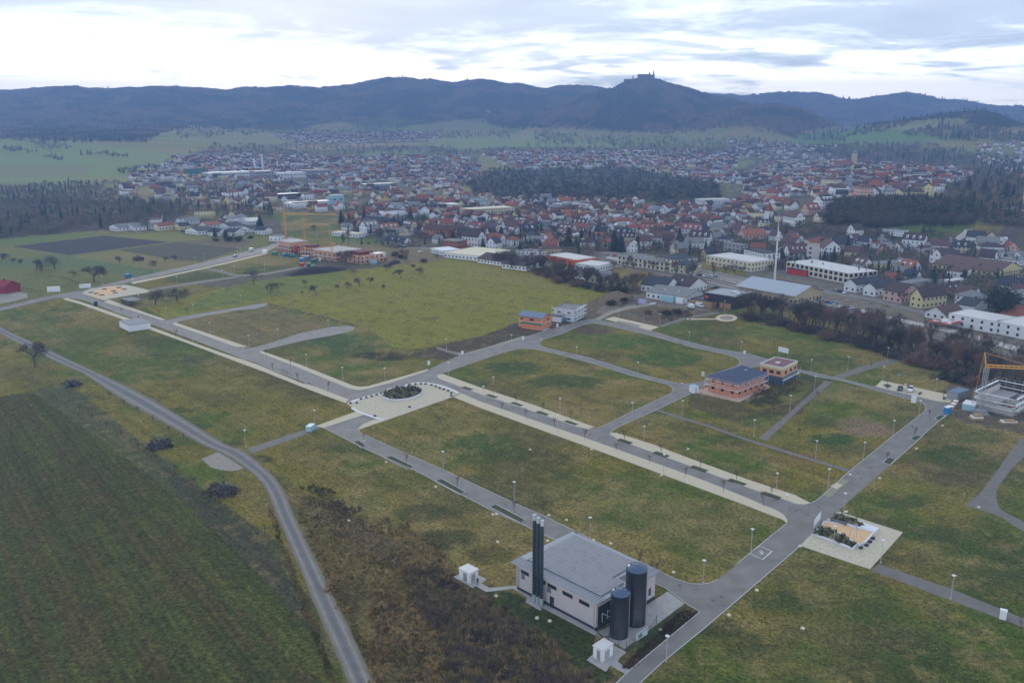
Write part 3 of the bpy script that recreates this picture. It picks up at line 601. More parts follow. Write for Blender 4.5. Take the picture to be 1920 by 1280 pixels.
        r=empty('planting_bed',(p.x,p.y,0)); MB().prism(q,.03,.12).build('soil',pocket,r)
        kb=MB(); ribbon(kb,q,.2,.02,.24,closed=True); kb.build('kerb_frame',kerb,r)
        todo(r,'kerbed green street bed','planting bed','kerbed planting beds along the streets')
def ell(cx,cy,rx,ry,n=36,rot=0):
    return [(cx+rx*math.cos(2*math.pi*i/n)*math.cos(rot)-ry*math.sin(2*math.pi*i/n)*math.sin(rot),cy+rx*math.cos(2*math.pi*i/n)*math.sin(rot)+ry*math.sin(2*math.pi*i/n)*math.cos(rot)) for i in range(n)]
# ---------------------------------------------------------------- labels that single out look-alikes
TODO=[]; MARKS=[]
def todo(o,base,cat,group,gen=None): TODO.append((o,base,cat,group)); return o
def mark(phrase,p): MARKS.append((phrase,p[0],p[1]))
ORD='first second third fourth fifth sixth seventh eighth ninth tenth eleventh twelfth thirteenth fourteenth fifteenth sixteenth seventeenth eighteenth nineteenth twentieth'.split()
def ordw(i):
    if i<20: return ORD[i]
    t=['twenty','thirty','forty','fifty','sixty','seventy','eighty','ninety'][(i+1)//10-2]
    return t+('ieth'.replace('ie','ie') if (i+1)%10==0 else '-'+ORD[(i+1)%10-1]) if (i+1)%10 else t[:-1]+'ieth'
def settle_labels():
    mk=np.array([(m[1],m[2]) for m in MARKS]); g={}
    for o,base,cat,grp in TODO:
        x,y=o.location.x,o.location.y
        d=np.hypot(mk[:,0]-x,mk[:,1]-y); r=d/np.hypot(x,y); i=int(np.argmin(d))
        g.setdefault((base,i),[]).append((d[i],o,cat,grp))
    for (base,i),L in g.items():
        L.sort(key=lambda t:t[0])
        for k,(d,o,cat,grp) in enumerate(L):
            w='nearest' if k==0 else ordw(k)+' nearest'
            o['label']=f"{base}, {w} {MARKS[i][0]}"; o['category']=cat; o['group']=grp
# ================================================================ shared materials
def M(n): return MATS[n]
mat('white_render',S(214,216,220,1.1),.85,noise=.05,scale=.6); mat('cream_render',S(206,198,172,1.1),.85,noise=.06,scale=.6)
mat('yellow_render',S(204,194,146,1.1),.85,noise=.06,scale=.6); mat('pink_render',S(198,164,152,1.1),.85,noise=.06,scale=.6)
mat('grey_render',S(150,152,156,1.1),.85,noise=.07,scale=.6); mat('ochre_render',S(184,168,136,1.1),.85,noise=.07,scale=.6)
mat('red_roof',S(136,82,72,1.0),.85,noise=.2,scale=.9); mat('brown_red_roof',S(96,74,72,1.0),.85,noise=.22,scale=.9)
mat('orange_roof',S(150,96,74,1.0),.85,noise=.2,scale=.9); mat('dark_brown_roof',S(72,60,62,1.0),.85,noise=.22,scale=.9)
mat('charcoal_roof',S(56,60,70,1.0),.8,noise=.2,scale=.9); mat('grey_roof',S(120,122,124,1.0),.8,noise=.15,scale=.5)
mat('bright_roof',S(198,198,196,1.05),.5,noise=.05,scale=.4); mat('window_glass',S(44,50,62,1.0),.15,noise=.1,spec=.6)
mat('brick',S(196,130,98,1.1),.9,noise=.14,scale=4); mat('pale_brick',S(196,150,118,1.1),.9,noise=.14,scale=3)
mat('slab_concrete',S(176,172,168,1.1),.9,noise=.1,scale=1); mat('grey_concrete',S(140,140,140,1.1),.9,noise=.1,scale=1)
mat('galvanised',S(168,174,180,1.1),.5,.3,noise=.05,spec=.5); mat('lamp_pole_paint',S(170,172,176,1.1),.5,noise=.04); mat('lamp_head_paint',S(206,208,210,1.1),.5,noise=.03)
mat('dark_metal',S(40,44,52,1.0),.5,noise=.08); mat('tyre_rubber',S(30,30,32),.9,noise=.05); mat('timber',S(150,124,92,1.1),.9,noise=.2,scale=4)
mat('dark_timber',S(80,66,56,1.1),.9,noise=.2,scale=3); mat('bark',S(70,60,54,1.1),.95,noise=.25,scale=5); mat('twig',S(98,90,78,1.1),.95,noise=.2,scale=1)
mat('dark_twig',S(74,68,62,1.1),.95,noise=.2,scale=1); mat('red_twig',S(116,90,78,1.2),.95,noise=.2,scale=1)
mat('needles',S(42,54,46,1.2),.9,noise=.3,scale=1.5); mat('shrub_leaf',S(60,64,44,1.1),.9,noise=.3,scale=2)
mat('crane_yellow',S(206,150,52,1.1),.5,noise=.06); mat('blue_paint',S(46,120,176,1.1),.5,noise=.06); mat('light_blue_paint',S(146,182,196,1.1),.5,noise=.06)
mat('red_paint',S(176,44,42,1.1),.6,noise=.06); mat('green_paint',S(34,104,92,1.1),.6,noise=.08); mat('orange_paint',S(214,96,48,1.1),.6,noise=.06)
mat('white_paint',S(214,218,222,1.1),.5,noise=.04); mat('silver_paint',S(150,156,164,1.1),.35,.3,noise=.05,spec=.5); mat('black_paint',S(32,34,40),.3,noise=.05,spec=.5)
mat('blue_grey_roof',S(96,116,140,1.05),.5,noise=.1,scale=.6); mat('zinc',S(142,146,154,1.05),.45,.2,noise=.12,scale=1.2,spec=.5)
# ================================================================ plants
def branch_tree(seed,h,spread,lv=5,thick=.16,twig=.03,up=.35,droop=0.0,trunkf=.25):
    r=random.Random(seed); segs=[]
    def grow(p,d,L,rad,l):
        n=2 if l<lv else 1; q=p
        for i in range(n):
            dd=(d+Vector((r.uniform(-1,1),r.uniform(-1,1),r.uniform(-.4,.6)))*.18*(1+l*.15)).normalized()
            e=q+dd*(L/n); segs.append((q,e,rad*(1-.25*i/n),rad*(1-.25*(i+1)/n),l)); q=e; d=dd
            if l<lv and l>0:
                pass
        if l>=lv: return
        k=[r.randint(4,6),4,4,4,4][min(l,4)]
        for i in range(k):
            a=r.uniform(0,6.28)+i*2.4
            side=d.orthogonal().normalized(); side.rotate(__import__('mathutils').Quaternion(d,a))
            nd=(d*r.uniform(.45,.9)+side*r.uniform(.6,1.0)*spread+Vector((0,0,up-droop*l))).normalized()
            st=p+(q-p)*r.uniform(.45,1.0) if l>0 else q-Vector((0,0,1))*r.uniform(0,L*.35)
            grow(st,nd,L*r.uniform(.55,.8)*(1.15 if l==0 else 1),max(rad*.55,twig),l+1)
    grow(Vector((0,0,-.2)),Vector((r.uniform(-.1,.1),r.uniform(-.1,.1),1)).normalized(),h*trunkf+.2,thick,0)
    top=max(s[1].z for s in segs); f=h/top
    return [(a*f,b*f,r0,r1,l) for a,b,r0,r1,l in segs]
def tube_np(segs,n=3):
    V=[];F=[]
    A=np.array([s[0] for s in segs]);B=np.array([s[1] for s in segs]);r0=np.array([s[2] for s in segs]);r1=np.array([s[3] for s in segs])
    d=B-A; L=np.linalg.norm(d,axis=1)+1e-9; d/=L[:,None]
    ref=np.where(np.abs(d[:,2:3])<.9,np.array([[0,0,1.]]),np.array([[1.,0,0]])); a=np.cross(d,ref); a/=np.linalg.norm(a,axis=1)[:,None]; b=np.cross(d,a)
    m=len(segs); V=np.zeros((m,2*n,3))
    for i in range(n):
        t=2*math.pi*i/n; o=a*math.cos(t)+b*math.sin(t)
        V[:,i]=A+o*r0[:,None]; V[:,n+i]=B+o*r1[:,None]
    base=(np.arange(m)*2*n)[:,None]; F=[]
    for i in range(n): F.append(base+np.array([[i,(i+1)%n,n+(i+1)%n,n+i]]))
    return V.reshape(-1,3),np.concatenate(F)
def sliver_cloud(n,rx,ry,rz,cz,size,seed,aspect=.22,up=.5,shell=.55,lump=.25):
    """n thin triangles scattered through an uneven ellipsoid"""
    r=np.random.RandomState(seed); d=r.normal(size=(n,3)); d/=np.linalg.norm(d,axis=1)[:,None]
    k=(shell+(1-shell)*r.rand(n))*(1+lump*(fbm(d[:,0]*3+seed,d[:,1]*3+d[:,2]*2,2,seed)-.5)*3)
    c=d*k[:,None]*np.array([rx,ry,rz])+np.array([0,0,cz]); c[:,2]=np.maximum(c[:,2],.05)
    v=r.normal(size=(n,3)); v[:,2]+=up*2; v+=d*1.0; v/=np.linalg.norm(v,axis=1)[:,None]
    w=np.cross(v,r.normal(size=(n,3))); w/=np.linalg.norm(w,axis=1)[:,None]
    s=size*(.6+.8*r.rand(n))[:,None]
    P=np.stack([c-v*s*.5-w*s*aspect*.5,c-v*s*.5+w*s*aspect*.5,c+v*s*.6],1)
    return P.reshape(-1,3),np.arange(3*n).reshape(n,3)
TREES={}
def tree_template(key,name,trunk,crown,tm,cm):
    """trunk/crown are (V,F); stored off-scene until placed"""
    r=bpy.data.objects.new(name,None); ch=[]
    for nm,(V,F),m in (('trunk',trunk,tm),('crown',crown,cm)):
        o=mesh_np(nm,V,F,[m],smooth=False); COL.objects.unlink(o); ch.append(o)
    TREES[key]=(r,ch,name)
def bare(key,name,seed,h,spread,lv,cm,thick=.16,twig=.03,extra=0,**k):
    s=branch_tree(seed,h,spread,lv,thick,twig,**k)
    tr=[x for x in s if x[4]<=1]; cr=[x for x in s if x[4]>1]
    V,F=tube_np(cr); 
    tree_template(key,name,tube_np(tr,6),(V,F),M('bark'),M(cm))
for i in range(4): bare('bare%d'%i,'bare_tree',20+i,14,.75,5,('twig','dark_twig','twig','red_twig')[i],.26,.022,trunkf=.22)
for i in range(4): bare('orch%d'%i,'fruit_tree',40+i,5.5,1.15,5,('dark_twig','twig')[i%2],.15,.013,up=.12,trunkf=.28)
for i in range(2): bare('thin%d'%i,'young_tree',60+i,5.2,.42,3,'red_twig',.06,.018,up=.8,trunkf=.4)
def conif(key,seed,h,rad,n,nm='conifer'):
    r=np.random.RandomState(seed); t=r.rand(n)**.75; z=h*(.06+.94*(1-t)); z=h-(h*.94)*t
    rr=rad*(t**.85)*(.55+.45*r.rand(n))*(1+.25*np.sin(z*4)); a=r.rand(n)*6.283
    c=np.stack([rr*np.cos(a),rr*np.sin(a),z],1); o=np.stack([np.cos(a),np.sin(a),-.35-.3*r.rand(n)],1); o/=np.linalg.norm(o,axis=1)[:,None]
    w=np.stack([-np.sin(a),np.cos(a),.4*(r.rand(n)-.5)],1); s=(.5+.7*r.rand(n))[:,None]*rad*.3
    P=np.stack([c-o*s*.6-w*s*.45,c-o*s*.6+w*s*.45,c+o*s],1).reshape(-1,3)
    tree_template(key,nm,tube_np([(Vector((0,0,-.2)),Vector((0,0,h*.95)),rad*.09,.03,0)],6),(P,np.arange(3*n).reshape(n,3)),M('bark'),M('needles'))
conif('con0',1,13,3.1,1300); conif('con1',2,11,3.6,1300); conif('con2',3,15,2.6,1300)
V,F=sliver_cloud(1500,4.6,4.2,4.6,7.0,.9,5,.5,.2,.45,.5)
tree_template('pine','pine_tree',tube_np([(Vector((0,0,-.2)),Vector((0,0,6)),.35,.2,0),(Vector((0,0,3)),Vector((2,1,8)),.18,.08,1),(Vector((0,0,4)),Vector((-2,.5,9)),.16,.07,1)],6),(V,F),M('bark'),M('needles'))
for i,cm in enumerate(('dark_twig','twig','red_twig','shrub_leaf')):
    V,F=sliver_cloud(700,1.8,1.6,1.2,1.2,.9,70+i,.12,1.0,.3,.5)
    tree_template('bush%d'%i,'shrub',tube_np([(Vector((math.cos(a)*.2,math.sin(a)*.2,0)),Vector((math.cos(a)*.9,math.sin(a)*.9,1.4)),.05,.02,0) for a in range(6)],4),(V,F),M('bark'),M(cm))
def plant(key,p,h=None,rz=None,sx=1.0,base=None,cat='tree',group='trees',h0=None):
    r,ch,name=TREES[key]; o=bpy.data.objects.new(name,None); COL.objects.link(o); o.location=p; o.rotation_euler=(0,0,random.uniform(0,6.28) if rz is None else rz)
    H={'bare':14,'orch':5.5,'thin':5.2,'con0':13,'con1':11,'con2':15,'pine':11.6,'bush':2.4}
    h0=next(v for k,v in H.items() if key.startswith(k)); s=(h/h0) if h else 1; o.scale=(s*sx,s*sx,s)
    for c in ch:
        d=c.copy(); COL.objects.link(d); d.parent=o
    return todo(o,base,cat,group)
def htpx(x,y,top):
    """height in metres of an upright thing standing at (x,y) whose top shows at image row top"""
    b=P0(x,y) if y>430 else PT(x,y); lo,hi=0.,120.
    for _ in range(30):
        m=(lo+hi)/2; q=proj(b.x,b.y,b.z+m)[1]
        if q>top: lo=m
        else: hi=m
    return b,lo
def orchard():
    L=[(68,508,488,.9),(77,511,496,1),(102,505,480,1),(140,521,507,1),(176,529,502,1.5),(225,493,478,1),(286,503,488,.9),(309,493,481,1),(327,489,480,1),(291,571,540,1.15),(333,566,540,1.15),
       (476,533,504,.8),(3,491,476,1.2),(24,493,482,1),(508,550,531,.9),(522,547,530,.9),(592,551,536,1.2),(634,543,532,1.1),(653,540,528,1),(674,537,521,1.2),(694,533,521,1),(718,543,531,.7),(725,507,495,1.1),
       (664,518,506,.9),(751,521,506,1.1),(788,515,500,1.2),(571,535,524,.6),(568,556,545,.5),(648,497,472,1.1),(754,481,466,1),(820,484,476,1),(760,492,480,.8),(42,497,486,.8)]
    for i,(x,y,t,sx) in enumerate(L):
        b,h=htpx(x,y,t); plant('orch%d'%(i%4),b,h*1.12,sx=sx*1.05,base='gnarled bare fruit tree in grass',group='fruit trees in the meadows')
    b,h=htpx(66,688,646); o=plant('orch0',b,h*1.1,sx=1.0,base='large dark fruit tree by the track',group='fruit trees in the meadows')
def lamps():
    T={} 
    m=MB(); m.cyl((0,0,0),(0,0,5.3),.075,.045,8); m.box(-.14,-.14,0,.14,.14,.25)
    m2=MB(); m2.lathe([(.001,5.30),(.30,5.32),(.42,5.42),(.40,5.5),(.12,5.56),(.001,5.57)],14)
    L=[(28,569),(192,533),(249.5,538),(265,543),(332,533),(289.5,517),(261,570.5),(312.5,596.5),(363,588.5),(452,570),(394,625),(467,650),(296,617),(362,641),(458,675),(418,521),(439.5,512),(383,490),(445,475.5),(451,477),(366.6,496),
       (497,509),(616,620),(522,639.5),(575,688),(643,715),(722,715),(837,659),(862,686),(841.5,706),(959,650),(925,733),(1014.5,656.5),(1081,674.5),(1195.5,704.5),(1291.5,645),(1389,663),(1160,601.5),(1237,609.5),(1301,591.5),(1358,582),(1277.5,744),(1055,620),
       (590.6,797),(461,838),(701,822),(831,880),(906.5,752.5),(1050,776.5),(1185,784),(1194.5,706),(1279,779),(1207,830),(1244,884),(1045,810),(964,940),(1105.7,1008.5),(1520,699.5),(1527,732),(1663.5,675),(1589,694),(1655,712.5),(1754,736),
       (1723,779),(1674,817),(1480.5,771),(1529,858),(1618.5,861.5),(1552,915),(1455,921),(1581.5,961),(1695,747),(1782.5,1122.5),(1651,1055),(1408,1033),(1106,1008),(1318,1092.5),(1249,1240),(1473,965),(1562,1027),(1413,818)]
    seen=[]
    for i,(x,y) in enumerate(L):
        p=P0(x,y)
        if any((p-q).length<2 for q in seen): continue
        seen.append(p); r=empty('street_lamp',p)
        if i==0: a=m.build('pole',M('lamp_pole_paint'),r,smooth=False); b=m2.build('lamp_head',M('lamp_head_paint'),r)
        else:
            for c in (a,b): d=c.copy(); COL.objects.link(d); d.parent=r
        k=.95+.1*random.random(); r.scale=(k,k,k*(1 if y>600 else .93))
        todo(r,'slim grey street lamp','street lamp','street lamps of the new estate')
def saplings():
    spots=[(988.5,788),(1041,803),(1096.7,826),(1155,846.5),(1217.5,870),(1284,895.6),(1357,923),(940,770),(925,742),(969,756),(1018,772),(1071,790),(1172,827),(1240,851),(1312,877),(1382,902),(1432,948),(1446,929),(1700,739),(1663,722),(1769,750),(1744,786),(1712,822),(1663,868),(1022,965),(1225,1086),(1195,1062),(1083,1020),
      (560,719),(513,695),(614,736),(543,690),(500,670),(760,872),(857,915),(966,962),(680,829),(1228,1082),(230,590),(262,604),(297,592),(330,632),(353,590)]
    for x,y in spots:
        plant('thin%d'%(random.random()<.5),P0(x,y),random.uniform(3.6,4.8),base='young bare street tree',group='young street trees')
    # staked young trees in the rough grass
    m=MB(); m.cyl((0,0,0),(0,0,1.7),.045,.04,6); cb=MB(); cb.box(-.55,-.03,1.5,.55,.03,1.58)
    t=branch_tree(91,3.4,.5,3,.045,.014,up=.8,trunkf=.5); V,F=tube_np(t,4)
    A=None
    L=[(149,773),(173,790),(200,805),(228,824),(258.5,845),(291,866.4),(327,887.5),(362,913),(403,941),(206,748),(231.5,762),(258,775),(287,794),(316.5,812.5),(344.5,828),(497,1003),(630,995),(682.6,1030),(743.6,1067),(807.6,1103),(876.4,1146),(954,1194.6),
       (875.4,1254),(800.4,1277.7),(709,1202),(713,1225.7),(740.5,1220.5),(765,1280),(732.6,1257),(731,1158),(799,1205),(771.7,1244),(952,1186),(482,1013),(450,930),(1452,792),(1496,818),(1531,748),(1547,760),(1905,1128),(1913,1188),(1450,776),(1632,690),(1652,655),(1450,650),(1275,655)]
    for i,(x,y) in enumerate(L):
        r=empty('staked_sapling',P0(x,y),random.uniform(-.6,.6)); k=random.uniform(.9,1.15); r.scale=(k,k,k)
        if A is None:
            A=[m.build('stake',M('timber'),r),m.build('stake',M('timber'),r),cb.build('crossbar',M('timber'),r),mesh_np('stem',V,F,[M('twig')],r)]
            A[0].location=(-.5,0,0);A[1].location=(.5,0,0)
        else:
            for c in A: d=c.copy(); COL.objects.link(d); d.parent=r
        todo(r,'sapling between two pale stakes','sapling','staked saplings in rough grass')
    mk=MB(); mk.lathe([(.001,.28),(.34,.26),(.42,.1),(.42,0)],12); q=None
    for x,y in [(682,827),(724,866.5),(817,913),(924,964.5),(923,1193-14),(1031,1164),(1007,1158.5),(1239,1181),(1419,1106.5),(1366.6,1153),(1062,975),(1145,1019),(1262.5,1073),(1027,1014),(994,846-3),(1109,843),(1240,891.5),(925,747-20),(931,964),(1594,890),(1649,896.5),(1587,959),(1585,960),(654,976),(933,1016),(930,1117.6),(1029,966),(1767,798),(1718,841),(1113,1013),(1500,1024),(1835,951),(1505,1178),(1290,842)]:
        o=mk.build('marker_cap',M('cream_render')) if q is None else q.copy()
        if q is None: q=o
        else: COL.objects.link(o)
        o.location=P0(x,y); todo(o,'pale round shaft cap','shaft cap','concrete shaft caps in the plots')
def brush_piles():
    for i,(x,y,w,h,lab) in enumerate([(137,722,15,14,'small dark heap of cut branches beside the cart track'),(299,838,24,22,'middle-sized heap of cut grey branches in the rough strip'),(418,924,29,36,'tallest heap of cut branches with pale stems, by the gravel lay-by')]):
        p=P0(x,y); q=P0(x+w,y); R=(q-p).length; H=R*.62
        V1,F1=sliver_cloud(900,R,R*.8,H,.2,2.2,300+i,.035,.1,.3,.5)
        V2,F2=sliver_cloud(1500,R*.92,R*.75,H*.85,.1,1.4,320+i,.3,.1,.2,.5)
        r=empty('brush_pile',p,0,lab,'brush pile')
        mesh_np('stems',V1,F1,[M('grey_concrete')],r); mesh_np('twigs',V2,F2,[M('dark_twig')],r); mark(('the small heap of branches','the middle heap of branches','the tallest heap of branches')[i],p)
def scrub(name,areas,n,pal,seed,size=(.9,1.3),per=26,fe=1.0):
    """rough bramble and dead-grass growth nobody could count"""
    r=np.random.RandomState(seed); VV=[];FF=[];CC=[];b=0
    tot=[]
    for poly in areas:
        xs=[p[0] for p in poly];ys=[p[1] for p in poly]; cnt=0
        k=int(n/len(areas)) if not isinstance(n,list) else n[areas.index(poly)]
        px=r.uniform(min(xs),max(xs),k*6);py=r.uniform(min(ys),max(ys),k*6); qx=px+(fbm(px/22,py/16,3,seed)-.5)*70*fe;qy=py+(fbm(px/19+9,py/14,3,seed)-.5)*46*fe; m=inpoly(qx,qy,poly); px=px[m][:k];py=py[m][:k]; tot.append((px,py))
    px=np.concatenate([t[0] for t in tot]);py=np.concatenate([t[1] for t in tot])
    u,y,w=ray(px,py); t=-CAMH/w; X=u*t;Y=y*t
    pi=fbm(X/5,Y/5,3,seed); kk=(np.clip((pi-.3)/.4+r.normal(size=len(X))*.18,0,.999)*len(pal)).astype(int)
    tm=[sliver_cloud(per,1.0,1.0,.8,.5,1.1,seed+j,.16,1.2,.1,.6) for j in range(4)]
    for i in range(len(X)):
        V,F=tm[i%4]; s=r.uniform(*size)*(.6+.9*fbm(np.array([X[i]/7]),np.array([Y[i]/7]),2,seed+5)[0])
        a=r.rand()*6.28; ca,sa=math.cos(a),math.sin(a)
        v=np.stack([V[:,0]*ca-V[:,1]*sa,V[:,0]*sa+V[:,1]*ca,V[:,2]],1)*s+np.array([X[i],Y[i],0])
        VV.append(v);FF.append(F+b);b+=len(v)
        c=np.array(S(*pal[kk[i]],1.2))*r.uniform(.75,1.25); CC.append(np.repeat(c[None],len(v),0))
    if 'plant_tint' not in MATS: attrmat('plant_tint',fine=((1.5,.15),),rough=.95)
    return mesh_np(name,np.concatenate(VV),np.concatenate(FF),[M('plant_tint')],cols=np.concatenate(CC),kind='stuff')
def scrubs():
    scrub('brambles',[[(770,1062),(815,1072),(860,1105),(930,1142),(1010,1195),(1095,1258),(1150,1310),(1120,1350),(850,1350),(850,1280),(810,1180),(760,1090)]],4200,[(104,92,80),(122,104,86),(140,118,84),(98,102,62),(154,130,90),(88,78,68)],5,(.35,.8),22)
    scrub('dead_grass',[[(560,930),(700,965),(830,1020),(860,1075),(780,1100),(690,1120),(640,1150),(600,1060)],[(690,1110),(780,1110),(830,1180),(850,1330),(720,1330),(690,1240)]],[2300,2000],[(124,102,66),(150,122,82),(104,100,52),(92,76,58),(160,134,92)],6,(.2,.5),20)
    scrub('undergrowth',[[(560,905),(600,915),(680,960),(640,975),(590,940)],[(1230,585),(1290,578),(1300,592),(1250,605)],[(1390,755),(1470,745),(1500,730),(1480,715),(1420,735)],[(1740,700),(1760,716),(1820,726),(1790,712)],[(1120,575),(1180,552),(1200,566),(1150,580)]],[260,260,260,120,300],[(96,82,72),(108,92,80),(84,82,56)],8,(.25,.6),20,.6)
    scrub('verge_weeds',[[(500,955),(508,953),(548,1060),(586,1150),(634,1290),(624,1290),(578,1175),(535,1060)],[(560,960),(572,958),(616,1060),(660,1150),(716,1290),(708,1290),(652,1160)]],[1500,900],[(130,108,68),(104,92,54),(72,76,44)],9,(.16,.36),14,.12)
    scrub('hedge_sprouts',[[(1166,1250),(1178,1256),(1309,1149),(1288,1140),(1270,1150)]],[420],[(92,62,56),(70,60,44)],12,(.35,.55),16,.1)
# ================================================================ vehicles, containers, street furniture
def car_template(paint,van=False):
    """local +x forward"""
    body=MB(); glass=MB(); L=4.3 if not van else 5.4; w=.88 if not van else 1.0
    if not van:
        prof=[(-2.1,.35),(-2.15,.8),(-1.95,.98),(-1.45,1.02),(.75,1.0),(1.85,.82),(2.1,.62),(2.12,.35)]
        top=[(-1.75,1.0),(-1.15,1.44),(.1,1.46),(.85,1.0)]
    else:
        prof=[(-2.7,.4),(-2.72,2.1),(-2.55,2.3),(1.1,2.3),(1.5,2.0),(2.05,1.25),(2.65,1.05),(2.72,.4)]; top=None
    n=len(prof); vs=[(x,-w,z) for x,z in prof]+[(x,w,z) for x,z in prof]
    body.add(vs,[tuple(range(n)),tuple(range(2*n-1,n-1,-1))]+[(i,n+i,n+(i+1)%n,(i+1)%n) for i in range(n)])
    if top:
        m=len(top); ww=w*.86; vs=[(x,-(w*.97 if z<1.1 else ww),z) for x,z in top]+[(x,(w*.97 if z<1.1 else ww),z) for x,z in top]
        glass.add(vs,[tuple(range(m)),tuple(range(2*m-1,m-1,-1)),(0,m,m+1,1),(2,m+2,m+3,3)])
        body.add([(-1.18,-ww,1.45),(.12,-ww,1.47),(.12,ww,1.47),(-1.18,ww,1.45),(-1.1,-ww*.95,1.5),(.05,-ww*.95,1.51),(.05,ww*.95,1.51),(-1.1,ww*.95,1.5)],[(0,1,5,4),(1,2,6,5),(2,3,7,6),(3,0,4,7),(4,5,6,7)])
    else:
        glass.add([(1.53,-.9,1.99),(1.53,.9,1.99),(2.08,.95,1.3),(2.08,-.95,1.3)],[(0,3,2,1)])
        for s in (-1,1): glass.box(.6,s*(w+.01),1.35,1.45,s*(w-.02),1.95)
    wh=[]
    for x in ((-1.35,1.35) if not van else (-1.7,1.8)):
        for s in (-1,1):
            q=MB(); q.cyl((x,s*(w-.2),.33),(x,s*(w+.02),.33),.33,n=12); q2=MB(); q2.cyl((x,s*(w-.1),.33),(x,s*(w+.03),.33),.18,n=8); wh.append((q,q2))
    li=[]
    for s in (-1,1):
        q=MB(); q.box((2.05 if not van else 2.6),s*.5,.62 if not van else .9,(2.14 if not van else 2.74),s*.8,.76 if not van else 1.05); li.append(q)
    return body,glass,wh,li
CARS={}
def wheel_(q,r):
    o=q[0].build('wheel',M('tyre_rubber'),r); q[1].build('rim',M('galvanised'),o); return o
def car(p,rz,paint='silver_paint',van=False,label=None,group=None,base=None,name=None):
    key=(van,); name=name or ('parked_van' if van else 'parked_car'); r=empty(name,p,rz)
    if key not in CARS:
        b,g,w,l=car_template(paint,van); CARS[key]=[b.build('body',M(paint),r),g.build('windows',M('window_glass'),r)]+[wheel_(q,r) for q in w]+[q.build('headlight',M('lamp_head_paint'),r) for q in l]
        CARS[key][1].name='windscreen'; bo=CARS[key][0]
        me=bo.data; 
        for o in CARS[key][:1]: o.material_slots[0].link='OBJECT'; o.material_slots[0].material=M(paint)
    else:
        for i,c in enumerate(CARS[key]):
            d=c.copy(); COL.objects.link(d); d.parent=r
            for e in c.children: e2=e.copy(); COL.objects.link(e2); e2.parent=d
            if i==0: d.material_slots[0].link='OBJECT'; d.material_slots[0].material=M(paint)
    if label: tag(r,label,'van' if van else 'car',group)
    else: todo(r,base,'van' if van else 'car',group)
    return r
def aim(a,b): a=P0(*a);b=P0(*b); return math.atan2(b.y-a.y,b.x-a.x)
def vehicles():
    car(P0(1687.5,731),aim((1690,724),(1683,737)),'black_paint',label='black car parked nose to the street on the beige bay',group='cars parked on the estate')
    car(P0(1706.5,733),aim((1710,724),(1702,739)),'white_render',van=False,label='cream white car beside the black one on the beige bay',group='cars parked on the estate').scale=(1.15,1.12,1.25)
    car(P0(241,519.5),aim((235,523),(250,518)),'blue_paint',van=True,label='small blue van standing at the upper street',group='vans')
    car(P0(441,481.5),aim((430,484),(452,478)),'silver_paint',label='silver car driving on the upper street',group='cars parked on the estate')
    car(P0(472,470),aim((460,473),(484,466)),'white_paint',van=True,label='white van on the upper street near the brick shells',group='vans')
    car(P0(1294,577),aim((1300,579),(1284,573)),'white_paint',van=True,label='white van beside the black hall, rear one of two',group='vans')
    car(P0(1312,575),aim((1300,571),(1322,578)),'white_paint',van=True,label='white van beside the black hall with its bonnet towards the path',group='vans')
    # cars of the town and station yard
    L=[]
    for x0,y0,x1,y1,n in [(1130,478,1160,480,2),(1410,525,1445,530,3),(1490,545,1530,556,6),(1520,560,1570,572,8),(1585,576,1610,584,5),(1300,516,1345,520,5),(1740,470,1830,478,12),(1700,452,1720,456,5),(1860,452,1890,460,6),(1220,487,1230,489,2),(740,462,764,466,2),(1590,505,1610,512,3),(1455,490,1480,494,5),(1560,545,1590,550,4),(1620,590,1660,600,6),(1810,524,1830,526,4),(1330,540,1350,542,2),(750,472,800,474,2)]:
        for i in range(n):
            f=(i+.5)/n; L.append((x0+(x1-x0)*f+random.uniform(-2,2),y0+(y1-y0)*f+random.uniform(-1,1)))
    for x,y in L:
        c=random.choice(['white_paint','silver_paint','black_paint','blue_paint','red_paint','silver_paint','white_paint','charcoal_roof'])
        nm={'white_paint':'white','silver_paint':'silver','black_paint':'black','blue_paint':'blue','red_paint':'red','charcoal_roof':'dark grey'}[c]
        car(P0(x,y),math.radians(random.choice([-45,45,135,-135])+random.uniform(-6,6)),c,base=nm+' parked car',group='cars parked in the town')
def frame3(Lp,Np,Rp,z=None,hl=None):
    """near corner N, left corner L, right corner R (image points on the ground) -> origin, heading, lengths"""
    f=P0 if (Np[1]>430) else PT
    n=f(*Np)
    if n.xy.length>640:   # far off: only the breadth shows, so the depth follows from a plain three-quarter stance
        d=n.xy.length; th=math.radians(28); k=d/FPX*1.0; a=max((Rp[0]-Np[0])*k/math.cos(th),5); b=max((Np[0]-Lp[0])*k/math.sin(th),5)
        if Np[0]-Lp[0]>(Rp[0]-Np[0])*.9: th=math.radians(50); a=(Rp[0]-Np[0])*k/math.cos(th); b=(Np[0]-Lp[0])*k/math.sin(th)
        return n,th-math.atan2(n.x,n.y),a,min(b,60)
    if n.z>0.5: g=n.z; l=P0(*Lp,z=g); r=P0(*Rp,z=g)
    else: l=P0(*Lp); r=P0(*Rp)
    vx=r-n; vy=l-n; a1=math.atan2(vx.y,vx.x); a2=math.atan2(vy.y,vy.x)-math.pi/2
    la,lb=vx.length,vy.length
    d=(a2-a1+math.pi)%(2*math.pi)-math.pi; rz=a1+d*(lb/(la+lb))
    return n,rz,vx.xy.length,vy.xy.length
